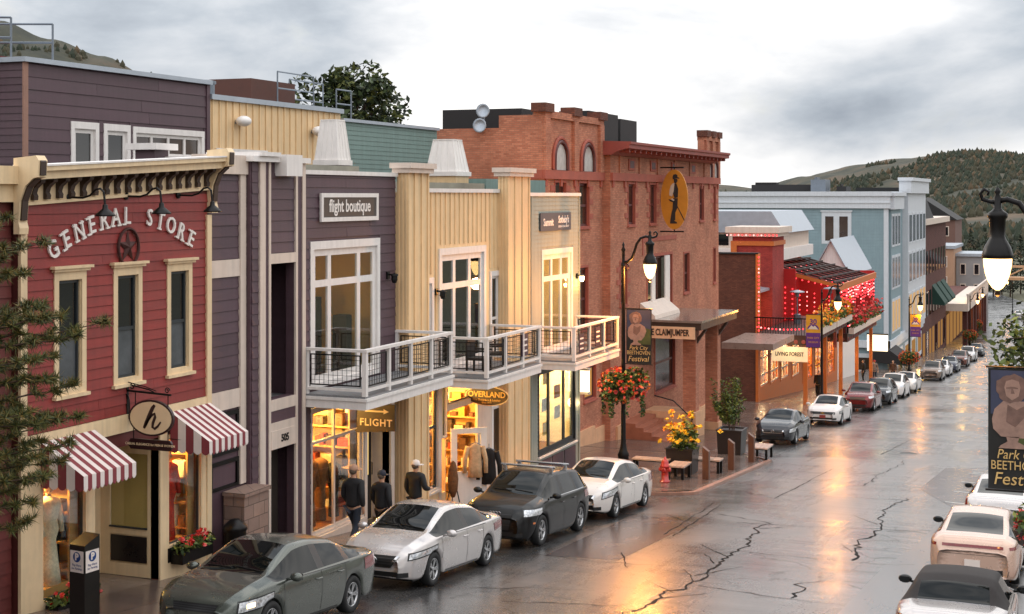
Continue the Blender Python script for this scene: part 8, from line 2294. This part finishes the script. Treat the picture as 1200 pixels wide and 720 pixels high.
# waste bin in the recess beside the stone pier
t = thing('waste_bin', 'dark metal bin beside the stone pier', 'bin', (-16.2, 25.4, gz(25.4)+0.15))
z = gz(25.4)+0.15; mb = MB(); mb.smooth = True; mb.lathe([(0.2,0),(0.23,0.1),(0.23,0.75),(0.26,0.78),(0.24,0.86),(0.1,0.98),(0.0,1.0)], (-16.25,25.4,z), 16); obj('drum', mb, M_IRON, t)
mb = MB(); mb.tube([(-16.03,25.3,z+0.5),(-15.98,25.3,z+0.55),(-15.98,25.3,z+0.65)], 0.02, 6); obj('handle', mb, M_CHROME, t)

# window boxes on the red store
for u0, u1, zz, lb in ((20.1, 21.2, 0.98, 'left'), (23.75, 24.8, 1.08, 'right')):
    t = thing('window_box', '%s window box of red flowers under the red store display window' % lb, 'window box', (FX+0.2, (u0+u1)/2, zz-0.2), 'window boxes of the red store')
    mb = MB(); mb.box(FX+0.05, FX+0.32, u0, u1, zz-0.24, zz); obj('box', mb, M_IRON, t)
    mb = MB()
    for k in range(8): mb.leaves((FX+0.2, u0+(u1-u0)*(k+0.5)/8, zz+0.06), (0.2,0.14,0.14), 60, 0.06, (0,1,1,2), rg, 0.1)
    obj('foliage', mb, M_FOL, t)
    mb = MB()
    for k in range(26): mb.leaves((FX+0.2+rg.uniform(-0.12,0.2), u0+rg.random()*(u1-u0), zz+rg.uniform(0.02,0.26)), (0.04,0.04,0.03), 6, 0.05, (0,0,1), rg, 0, 0.8)
    obj('flowers', mb, [M_FLR, M_FLP], t, kind='stuff')
# flower boxes along the pub terrace
for i, (u0, u1, zz, fl, lb) in enumerate(((90.0, 97.0, -0.3, [M_FLY, M_FLO], 'near yellow and orange flower trough along the pub terrace'), (97.4, 103.8, -0.3, [M_FLO, M_FLY], 'middle orange flower trough along the pub terrace'), (104.6, 118.8, -1.4, [M_FLR, M_FLP], 'far red flower trough along the lower pub terrace'))):
    t = thing('flower_trough', lb, 'flower trough', (-15.9, (u0+u1)/2, zz-0.3), 'flower troughs on the pub terrace')
    mb = MB(); mb.box(-16.08, -15.7, u0, u1, zz-0.4, zz); obj('trough', mb, M_PALE, t)
    mb = MB(); n = int((u1-u0)*1.4)
    for k in range(n):
        hh = rg.uniform(0.3, 1.1); mb.leaves((-15.9, u0+(u1-u0)*(k+0.5)/n, zz+hh*0.5), (0.42,0.5,hh*0.6), 60, 0.13, (0,1,1,2), rg, 0.1)
    obj('foliage', mb, M_FOL, t)
    mb = MB()
    for k in range(n*9): mb.leaves((-15.85+rg.uniform(-0.3,0.4), u0+rg.random()*(u1-u0), zz+rg.uniform(0.1,1.3)), (0.09,0.09,0.07), 5, 0.11, (0,1), rg, 0, 0.8)
    obj('flowers', mb, fl, t, kind='stuff')

# wicker chairs and table on the buff balcony
def chair(x, y, z, rz, label):
    t = thing('balcony_chair', label, 'chair', (x, y, z), 'dark wicker chairs on the buff balcony', rz)
    m = mat('dark_wicker', (44, 36, 32), 0.6, var=0.3, scale=30, bump=0.4, bscale=80)
    mb = MB(); mb.box(-0.28,0.28,-0.28,0.28,0.38,0.45); obj('seat', mb, m, t, local=True)
    mb = MB(); mb.box(-0.28,0.28,0.22,0.28,0.45,0.98); obj('backrest', mb, m, t, local=True)
    for sx_ in (-1,1):
        mb = MB(); mb.box(sx_*0.28-0.03, sx_*0.28+0.03, -0.28, 0.22, 0.62, 0.67); obj('armrest', mb, m, t, local=True)
        for sy in (-1,1):
            mb = MB(); mb.box(sx_*0.25-0.025, sx_*0.25+0.025, sy*0.25-0.025, sy*0.25+0.025, 0, 0.38); obj('leg', mb, m, t, local=True)
chair(-15.75, 36.9, 3.1, R(90), 'dark wicker chair at the near end of the buff balcony')
chair(-15.8, 38.2, 3.1, R(-60), 'dark wicker chair in the middle of the buff balcony')

# ---------------------------------------------------------------- shop window figures and goods
def mannequin(x, y, z, h, cloth, label, head=True, skirt=0.0):
    t = thing('mannequin', label, 'mannequin', (x, y, z), 'dressed figures in the shop windows')
    s_ = h/1.7; mb = MB(); mb.smooth = True
    mb.lathe([(0.15+skirt,0.0),(0.13+skirt*0.6,0.35),(0.12,0.75),(0.17,0.92),(0.14,1.08),(0.19,1.28),(0.20,1.40),(0.12,1.47),(0.05,1.50)], (0,0,0), 14)
    mb.v = [(p[0]*s_+x, p[1]*1.15*s_+y, p[2]*s_+z) for p in mb.v]; obj('garment', mb, cloth, t)
    for sd in (-1, 1):
        mb = MB(); mb.smooth = True; mb.tube([(x, y+sd*0.2*s_, z+1.4*s_), (x+0.04, y+sd*0.27*s_, z+1.12*s_), (x+0.10, y+sd*0.24*s_, z+0.85*s_)], [0.07*s_,0.055*s_,0.04*s_], 8); obj('sleeve', mb, cloth, t)
    if head:
        mb = MB(); mb.smooth = True; mb.tube([(x,y,z+1.46*s_),(x,y,z+1.56*s_)], 0.045*s_, 8); mb.ball((x+0.01,y,z+1.64*s_), (0.085*s_,0.075*s_,0.11*s_), 10, 8); obj('head', mb, mat('mannequin_skin', (226, 190, 150), 0.5), t)
M_LACE = mat('cream_lace', (240, 226, 196), 0.8, var=0.25, scale=20); M_FUR = mat('brown_fur', (112, 74, 44), 0.95, var=0.4, scale=14, bump=0.8, bscale=40); M_SCARF = mat('red_shawl', (184, 52, 34), 0.8, var=0.4, scale=9); M_BLK = mat('black_cloth', (28, 24, 24), 0.9, var=0.2)
mannequin(FX-0.42, 20.75, 1.16, 1.75, M_LACE, 'figure in a cream lace blouse in the left window of the red store', True, 0.05)
mannequin(FX-0.62, 21.12, 1.16, 1.35, M_BLK, 'short dark dressed figure in the left window of the red store', False)
mannequin(FX-0.42, 24.3, 1.16, 1.75, M_SCARF, 'figure in a red shawl in the right window of the red store')
mannequin(FX-0.6, 24.75, 1.16, 1.55, M_LACE, 'figure in a pale coat in the right window of the red store', False)
mannequin(FX-0.6, 30.25, 0.15, 1.8, M_FUR, 'left figure in a brown fur vest in the plum house window')
mannequin(FX-0.7, 30.95, 0.15, 1.7, M_FUR, 'right figure in a brown fur vest in the plum house window', False)
mannequin(FX-0.6, 31.45, 0.15, 1.5, M_BLK, 'dark dressed figure at the right of the plum house window', False)
mannequin(FX-0.5, 35.7, 0.0, 1.6, M_FUR, 'figure in brown leather behind the narrow buff house window', False)
# shelving and goods give the lit rooms depth
def shelf_unit(x0, x1, y, z0, n, label, seed):
    """shelves of goods against the far side wall, facing up the street"""
    t = thing('shop_shelves', label, 'shelves', ((x0+x1)/2, y, z0)); rg_ = random.Random(seed); wd_ = mat('pale_wood', (196, 150, 92), 0.5)
    cols = [mat('goods_%d' % k, c_, 0.7, var=0.3, scale=8) for k, c_ in enumerate(((150, 60, 40), (220, 190, 150), (90, 60, 44), (190, 130, 60), (60, 50, 50), (236, 226, 206)))]
    for k in range(n):
        z = z0 + 0.5*k
        mb = MB(); mb.box(x0, x1, y-0.32, y, z, z+0.035); obj('shelf', mb, wd_, t)
        x = x0+0.05
        while x < x1-0.2:
            w_ = rg_.uniform(0.12, 0.34); hh = rg_.uniform(0.1, 0.38)
            mb = MB(); mb.box(x, x+w_*0.85, y-0.28, y-0.05, z+0.036, z+0.036+hh); obj('goods', mb, rg_.choice(cols), t); x += w_ + rg_.uniform(0.02, 0.12)
    for x in (x0-0.02, x1+0.02):
        mb = MB(); mb.box(x-0.02, x+0.02, y-0.32, y, z0-0.3, z0+0.5*n); obj('upright', mb, wd_, t)
shelf_unit(FX-1.4, FX-0.22, 21.34, 1.3, 4, 'goods shelves inside the left window of the red store', 1)
shelf_unit(FX-1.4, FX-0.22, 24.96, 1.3, 4, 'goods shelves inside the right window of the red store', 2)
shelf_unit(FX-2.2, FX-0.25, 31.87, 0.3, 5, 'goods shelves inside the plum house shop', 3)
shelf_unit(FX-2.6, FX-0.3, 39.87, -0.6, 6, 'goods shelves inside the buff house shop', 4)
shelf_unit(PX-2.8, PX-0.4, 104.7, -5.0, 6, 'goods shelves inside the pub ground floor shop', 5)
# coats hung on the open door of the buff house, hide on a stand
def coat(x, y, z, m, label, s_=1.0, rz=0.0):
    t = thing('hanging_coat', label, 'coat', (x, y, z), 'coats hung at the shop door', rz)
    mb = MB(); mb.smooth = True
    mb.lathe([(0.26,0.0),(0.25,0.3),(0.22,0.6),(0.24,0.8),(0.16,0.9),(0.06,0.95)], (0,0,0), 14); mb.v = [(p[0]*0.78*s_*(1+0.09*math.sin(6*math.atan2(p[1],p[0]))), p[1]*0.42*s_*(1+0.2*math.sin(5*math.atan2(p[1],p[0]))), p[2]*s_) for p in mb.v]; obj('coat_body', mb, m, t, local=True)
    for sd in (-1,1):
        mb = MB(); mb.smooth = True; mb.tube([(sd*0.2*s_,0,0.86*s_),(sd*0.29*s_,0,0.5*s_),(sd*0.30*s_,-0.02,0.12*s_)], [0.075*s_,0.07*s_,0.06*s_], 8); obj('sleeve', mb, m, t, local=True)
    mb = MB(); mb.tube([(-0.16*s_,0,0.9*s_),(0,0,0.98*s_),(0.16*s_,0,0.9*s_)], 0.012, 5); mb.tube([(0,0,0.98*s_),(0,0,1.08*s_)], 0.01, 5); obj('hanger', mb, M_STEEL, t, local=True)
coat(FX+0.62, 37.42, gz(37.5)+0.95, mat('tan_sheepskin', (206, 170, 130), 0.9, var=0.3, scale=9, bump=0.6), 'tan sheepskin coat hung on the open shop door', 1.0, R(25))
coat(FX+0.90, 37.75, gz(37.5)+0.72, M_BLK, 'black coat hung beside the tan one on the open shop door', 1.05, R(25))
t = thing('hide_stand', 'brown hide draped on a stand beside the buff shop door', 'display stand', (FX+0.35, 36.5, gz(36.5)+0.15)); z = gz(36.5)+0.15
mb = MB(); mb.smooth = True; mb.lathe([(0.05,0.3),(0.13,0.5),(0.15,0.8),(0.12,1.05),(0.07,1.25),(0.02,1.3)], (FX+0.35, 36.5, z), 12); obj('hide', mb, M_FUR, t)
for k in range(3):
    mb = MB(); a = k*2.09; mb.tube([(FX+0.35+0.24*math.cos(a), 36.5+0.24*math.sin(a), z),(FX+0.35, 36.5, z+1.0)], 0.016, 5); obj('leg', mb, M_IRON, t)

# ================================================================== TREES
def pine():
    bx, by = -15.75, 16.15; z = gz(by)
    t = thing('pine_tree', 'pine tree with long needled boughs at the left edge', 'tree', (bx, by, z))
    mb = MB(); mb.smooth = True; mb.tube([(bx,by,z),(bx+0.05,by,z+3),(bx,by+0.05,z+6),(bx+0.03,by,z+9.5)], [0.2,0.16,0.11,0.03], 10); obj('trunk', mb, M_BARK, t)
    rg_ = random.Random(31); wood = MB(); nd = MB()
    right = Vector((0.9285, 0.3714, 0))
    boughs = []
    for zz, reach, n in ((8.0, 1.1, 5), (7.2, 1.55, 6), (6.5, 1.75, 6), (5.9, 2.0, 7), (5.2, 2.1, 7), (4.6, 2.2, 7), (4.0, 2.2, 7), (3.4, 1.9, 5), (8.7, 0.8, 4), (7.6, 1.4, 6), (6.2, 1.9, 6), (5.5, 2.0, 7), (4.9, 2.1, 7), (4.3, 2.2, 8), (3.7, 2.1, 7)):
        for k in range(n):
            a = 2*math.pi*(k+rg_.random()*0.6)/n; boughs.append((zz+rg_.uniform(-0.25,0.25), reach*rg_.uniform(0.75,1.1), a))
    # the long boughs seen against the red front
    for zz, reach in ((7.25, 2.05), (6.85, 1.75), (6.0, 2.6), (5.9, 2.35), (5.3, 2.0), (4.35, 2.3), (4.1, 2.1), (3.85, 1.9), (4.7, 1.9)):
        boughs.append((zz, reach, math.atan2(0.3714, 0.9285) + rg_.uniform(-0.25, 0.25)))
    for zz, reach, a in boughs:
        d = Vector((math.cos(a), math.sin(a), 0)); P0 = Vector((bx, by, zz)); pts = []
        for j in range(8):
            q = j/7; pts.append(P0 + d*reach*q + Vector((0,0, -0.28*q*reach*0.5 + 0.38*q*q*reach*0.5)) + Vector((rg_.gauss(0,0.02), rg_.gauss(0,0.02), rg_.gauss(0,0.02))))
        wood.tube(pts, [0.032*(1-j/8.5) for j in range(8)], 5)
        tufts = []
        for j in range(2, 8):
            p = pts[j]
            for _ in range(3):
                side = d.cross(Vector((0,0,1))) * rg_.choice((-1,1)); L_ = rg_.uniform(0.12, 0.5) * (1.15 - j/9)
                q = p + (side*0.8 + d*0.6 + Vector((0,0,rg_.uniform(-0.1,0.45)))).normalized() * L_
                wood.tube([p, q], [0.009, 0.005], 4); tufts.append((q, (q-p).normalized()))
        tufts.append((pts[-1], d))
        for c_, dr in tufts:
            for _ in range(46):
                v = (dr*rg_.uniform(-0.1,0.9) + Vector((rg_.gauss(0,0.62), rg_.gauss(0,0.62), rg_.gauss(0,0.5)+0.12))).normalized()
                b0_ = c_ - dr*rg_.uniform(0, 0.16); e_ = b0_ + v*rg_.uniform(0.10, 0.17); w_ = v.orthogonal().normalized()*0.0085
                nd.m = rg_.choice((0,0,1,1,2)); nd.add([b0_-w_, b0_+w_, e_], [(0,1,2)])
    obj('boughs', wood, M_BARK, t)
    o = obj('needles', nd, [mat('needle_deep', (54, 62, 28), 0.6, var=0.2), mat('needle_mid', (92, 92, 42), 0.6, var=0.2), mat('needle_dry', (128, 104, 50), 0.6, var=0.2)], t, kind='stuff')
pine()

def leafy_tree(name, label, x, y, zb, h, r, cz, n, size, mats, seed, lobes=9, group=None, trunk_r=0.16):
    rg_ = random.Random(seed); t = thing(name, label, 'tree', (x, y, zb), group)
    mb = MB(); mb.smooth = True; mb.tube([(x,y,zb),(x+0.1,y,zb+h*0.3),(x-0.05,y+0.05,zb+h*0.6),(x,y,zb+h*0.9)], [trunk_r,trunk_r*0.8,trunk_r*0.5,0.02], 8)
    lb_ = []
    for k in range(lobes):
        a = rg_.random()*6.28; q = rg_.uniform(0.25, 0.85); c_ = Vector((x + r[0]*q*math.cos(a), y + r[1]*q*math.sin(a), zb + cz + r[2]*rg_.uniform(-0.75, 0.85)*(1-q*0.4)))
        lb_.append((c_, rg_.uniform(0.28, 0.5))); mb.tube([(x, y, zb + cz - r[2]*0.5), tuple(Vector((x,y,zb+cz)).lerp(c_, 0.6)), tuple(c_)], [trunk_r*0.4, trunk_r*0.2, 0.01], 5)
    obj('trunk', mb, M_BARK, t)
    cr = MB()
    for c_, q in lb_: cr.leaves(c_, (r[0]*q, r[1]*q, r[2]*q), n//lobes, size, (0,0,1,1,2), rg_, 0.25)
    obj('crown', cr, mats, t)
    return t
M_FOLD = [mat('tree_leaf_deep', (34, 46, 24), 0.7, var=0.3), mat('tree_leaf_mid', (58, 72, 34), 0.7, var=0.3), mat('tree_leaf_light', (92, 96, 44), 0.7, var=0.3)]
leafy_tree('leafy_tree', 'broad leafy green tree rising behind the buff and teal roofs', -33.2, 62.0, 0.0, 14, (2.9, 2.7, 2.6), 11.6, 5200, 0.19, M_FOLD, 5, 15, trunk_r=0.3)
leafy_tree('leafy_tree', 'small leafy tree whose branch enters at the right edge', -0.55, 26.6, gz(26.6)+0.15, 5.6, (1.2, 1.1, 1.0), 5.35, 1500, 0.075, M_FOL, 9, 12, trunk_r=0.08)
M_CON = [mat('conifer_deep', (30, 40, 28), 0.8, var=0.3), mat('conifer_mid', (48, 58, 34), 0.8, var=0.3), mat('conifer_gold', (104, 88, 42), 0.8, var=0.3)]
def conifer(x, y, h, label, seed):
    rg_ = random.Random(seed); z = gz(y)-0.3; t = thing('conifer_tree', label, 'tree', (x, y, z), 'trees at the far end of the street')
    mb = MB(); mb.tube([(x,y,z),(x,y,z+h*0.95)], [0.2,0.02], 6); obj('trunk', mb, M_BARK, t)
    cr = MB(); n = 14
    for k in range(n):
        q = k/n; cr.leaves((x,y,z+h*(0.12+0.86*q)), (h*0.2*(1-q)+0.15, h*0.2*(1-q)+0.15, h*0.06), int(70*(1-q))+14, 0.34, (0,0,0,1,1), rg_, 0.2, 0.6)
    obj('crown', cr, M_CON, t)
names = ['left of the tan building', 'behind the tan building', 'left of the footbridge', 'above the left end of the footbridge', 'above the middle of the footbridge', 'above the right end of the footbridge', 'right of the footbridge', 'behind the far parked cars', 'at the far bend', 'left of the far bend', 'right of the far bend', 'furthest under the hill']
for i, (px, dep, h) in enumerate(((1098, 330, 15), (1108, 345, 17), (1118, 350, 16), (1128, 338, 14), (1138, 352, 18), (1146, 344, 15), (1155, 358, 17), (1164, 350, 14), (1174, 362, 16), (1184, 352, 15), (1196, 366, 16), (1210, 360, 15))):
    x, y = from_cam(px, dep); conifer(x, y, h, 'dark conifer ' + names[i], 60+i)
# ================================================================== PEOPLE
def skin_mesh(nodes, edges, root=0, sub=2):
    me = bpy.data.meshes.new('sk'); me.from_pydata([n[0] for n in nodes], edges, []); me.update()
    o = bpy.data.objects.new('sk', me); COL.objects.link(o)
    o.modifiers.new('skin', 'SKIN')
    sv = me.skin_vertices[0].data
    for i, n in enumerate(nodes):
        r = n[1]; sv[i].radius = r if isinstance(r, tuple) else (r, r); sv[i].use_root = (i == root)
    s = o.modifiers.new('sub', 'SUBSURF'); s.levels = sub; s.render_levels = sub
    dg = bpy.context.evaluated_depsgraph_get(); ev = bpy.data.meshes.new_from_object(o.evaluated_get(dg))
    mb = MB(); mb.v = [tuple(v.co) for v in ev.vertices]; mb.f = [list(p.vertices) for p in ev.polygons]; mb.mi = [0]*len(mb.f); mb.sm = [True]*len(mb.f)
    bpy.data.objects.remove(o); bpy.data.meshes.remove(me); bpy.data.meshes.remove(ev)
    return mb
M_SKIN = mat('skin', (206, 156, 126), 0.55, var=0.05)
M_HAIR = mat('grey_brown_hair', (96, 80, 66), 0.7, var=0.3, scale=20)
M_JACKET = mat('black_jacket', (26, 25, 28), 0.75, var=0.2, scale=6, bump=0.3, bscale=18); M_JEANS = mat('dark_jeans', (40, 46, 58), 0.8, var=0.2, scale=9, bump=0.2); M_SHOE = mat('dark_shoe', (30, 26, 24), 0.5)
M_CAPT = mat('tan_cap', (176, 136, 112), 0.8, var=0.1); M_CAPN = mat('navy_cap', (36, 38, 50), 0.8, var=0.1); M_CAPW = mat('white_cap', (226, 214, 206), 0.8, var=0.05)
def person(x, y, H, rz, label, jacket, trousers, cap, stride=0.28, arm=0.2, bent=None, group=None, turn=0.0):
    """stands facing local +y; one continuous body, clothes as children"""
    k = H/1.75; z = gz(y) + 0.16
    t = thing('person', label, 'person', (x, y, z), group, rz)
    s1, s2 = stride, -stride
    ankL, ankR = (-0.09, s1, 0.09), (0.09, s2, 0.12 if stride > 0.1 else 0.09)
    kneeL, kneeR = (-0.095, s1*0.62+0.05, 0.50), (0.095, s2*0.35+0.07, 0.50)
    el = bent if bent else (0.30, -arm*0.7, 1.10); 
    shL, shR = (-0.19, 0, 1.43), (0.19, 0, 1.43)
    elL, elR = (-0.27, arm*0.35-0.03, 1.14), (0.27, -arm*0.35-0.03, 1.14)
    wrL, wrR = (-0.27, arm+0.06, 0.90), (0.27, -arm*0.6+0.06, 0.89)
    if bent: elR = (0.31, -0.02, 1.15); wrR = (0.27, 0.22, 1.12)
    N = [((0,0,0.93),(0.15,0.11)), ((0,0.0,1.12),(0.135,0.10)), ((0,-0.005,1.32),(0.165,0.105)), ((0,0,1.45),(0.11,0.085)), ((0,0.01,1.52),(0.055,0.055)), ((0,0.025,1.60),(0.07,0.08)), ((0,0.03,1.68),(0.077,0.095)), ((0,0.02,1.745),(0.05,0.06)),
         (shL,0.062),(elL,0.045),(wrL,0.03),((wrL[0]*0.98,wrL[1]+0.03,wrL[2]-0.07),0.034),((wrL[0]*0.95,wrL[1]+0.05,wrL[2]-0.15),0.018),
         (shR,0.062),(elR,0.045),(wrR,0.03),((wrR[0]*0.98,wrR[1]+(0.07 if bent else 0.03),wrR[2]-(0.0 if bent else 0.07)),0.034),((wrR[0]*0.9,wrR[1]+(0.13 if bent else 0.05),wrR[2]-(0.02 if bent else 0.15)),0.018),
         ((-0.095,0,0.88),0.088),(kneeL,0.06),(ankL,0.042),((ankL[0],ankL[1]+0.14,0.04),0.035),
         ((0.095,0,0.88),0.088),(kneeR,0.06),(ankR,0.042),((ankR[0],ankR[1]+0.14,ankR[2]-0.05),0.035)]
    E = [(0,1),(1,2),(2,3),(3,4),(4,5),(5,6),(6,7),(3,8),(8,9),(9,10),(10,11),(11,12),(3,13),(13,14),(14,15),(15,16),(16,17),(0,18),(18,19),(19,20),(20,21),(0,22),(22,23),(23,24),(24,25)]
    sc = lambda L: [(tuple(c*k for c in n[0]), tuple(r*k for r in n[1]) if isinstance(n[1], tuple) else n[1]*k) for n in L]
    b = skin_mesh(sc(N), E, 0); body = obj('body', b, M_SKIN, t, local=True)
    # face: brow, nose, ears, eyes
    fm = MB(); fm.smooth = True; fm.ball((0,0.135*k,1.655*k), (0.014*k,0.024*k,0.022*k), 8, 6); obj('nose', fm, M_SKIN, t, local=True)
    for sd in (-1,1):
        fm = MB(); fm.smooth = True; fm.ball((sd*0.086*k,0.01*k,1.655*k), (0.012*k,0.022*k,0.034*k), 8, 6); obj('ear', fm, M_SKIN, t, local=True)
        fm = MB(); fm.ball((sd*0.032*k,0.115*k,1.685*k), 0.011*k, 6, 5); obj('eye', fm, M_TRIM, t, local=True)
    fm = MB(); fm.box(-0.025*k,0.025*k,0.108*k,0.122*k,1.605*k,1.613*k); obj('mouth', fm, mat('lips', (150, 84, 76), 0.5), t, local=True)
    hm = MB(); hm.smooth = True; hm.ball((0,-0.012*k,1.68*k), (0.088*k,0.095*k,0.088*k), 14, 8); obj('hair', hm, M_HAIR, t, local=True)
    # jacket
    J = [((0,0,0.86),(0.19,0.145)), ((0,0,1.0),(0.185,0.14)), ((0,-0.005,1.18),(0.18,0.135)), ((0,-0.012,1.34),(0.20,0.14)), ((0,-0.005,1.46),(0.13,0.11)), ((0,0,1.53),(0.075,0.075)), (shL,0.092),(elL,0.073),((wrL[0],wrL[1],wrL[2]+0.02),0.056),(shR,0.092),(elR,0.073),((wrR[0],wrR[1]-(0.02 if bent else 0),wrR[2]+(0 if bent else 0.02)),0.056)]
    JE = [(0,1),(1,2),(2,3),(3,4),(4,5),(4,6),(6,7),(7,8),(4,9),(9,10),(10,11)]
    obj('jacket', skin_mesh(sc(J), JE, 0), jacket, t, local=True)
    T = [((0,0,0.95),(0.16,0.12)), ((-0.10,0,0.84),0.105),(kneeL,0.078),((ankL[0],ankL[1],ankL[2]+0.0),0.066), ((0.10,0,0.84),0.105),(kneeR,0.078),((ankR[0],ankR[1],ankR[2]),0.066)]
    obj('trousers', skin_mesh(sc(T), [(0,1),(1,2),(2,3),(0,4),(4,5),(5,6)], 0), trousers, t, local=True)
    for (ax, ay, az_) in (ankL, ankR):
        sh = MB(); sh.smooth = True; sh.ball((ax*k,(ay+0.07)*k,(az_-0.045)*k), (0.05*k,0.145*k,0.05*k), 10, 6); obj('shoe', sh, M_SHOE, t, local=True)
    if cap is not None:
        cm = MB(); cm.smooth = True; cm.lathe([(0.105,0.0),(0.107,0.03),(0.10,0.075),(0.07,0.112),(0.02,0.128),(0.0,0.129)], (0,0,0), 18); cm.smooth = False
        cm.prism([(-0.085,0.07),(-0.075,0.16),(-0.04,0.195),(0.04,0.195),(0.075,0.16),(0.085,0.07)], 2, 0.0, 0.014)
        c_, s_ = math.cos(turn), math.sin(turn)
        cm.v = [((p[0]*c_-p[1]*s_)*k, (p[0]*s_+p[1]*c_+0.01)*k, (p[2]+1.69)*k) for p in cm.v]; obj('cap', cm, cap, t, local=True)
    return t
GP = 'people walking along the left pavement'
person(-15.42, 28.95, 1.80, R(-4), 'person in a tan cap, black jacket and jeans walking away', M_JACKET, M_JEANS, M_CAPT, 0.27, 0.16, group=GP, turn=R(-50))
person(-15.02, 29.55, 1.66, R(-6), 'person in a dark navy cap and black jacket walking in the middle', M_JACKET, M_BLK, M_CAPN, 0.18, 0.14, group=GP, turn=R(-55))
person(-15.05, 31.4, 1.74, R(-10), 'person in a white cap and black jacket walking ahead', M_JACKET, M_BLK, M_CAPW, 0.22, 0.1, bent=True, group=GP, turn=R(-60))
GQ = 'people standing in front of the blue block and pub'
person(-16.9, 97.0, 1.8, R(160), 'person in black standing by the pub shopfront', M_JACKET, M_BLK, None, 0.05, 0.05, group=GQ)
person(-17.4, 121.0, 1.78, R(120), 'person in a dark coat at the left of the group by the blue block', M_JACKET, M_BLK, None, 0.05, 0.05, group=GQ)
person(-16.6, 121.6, 1.74, R(200), 'person in a red cap in the group by the blue block', mat('grey_jacket', (120, 100, 92), 0.8), M_JEANS, mat('red_cap', (150, 40, 36), 0.8), 0.05, 0.05, group=GQ)
person(-15.4, 124.0, 1.72, R(170), 'person in brown at the right of the group by the blue block', mat('brown_jacket', (84, 54, 40), 0.8), M_JEANS, None, 0.05, 0.05, group=GQ)
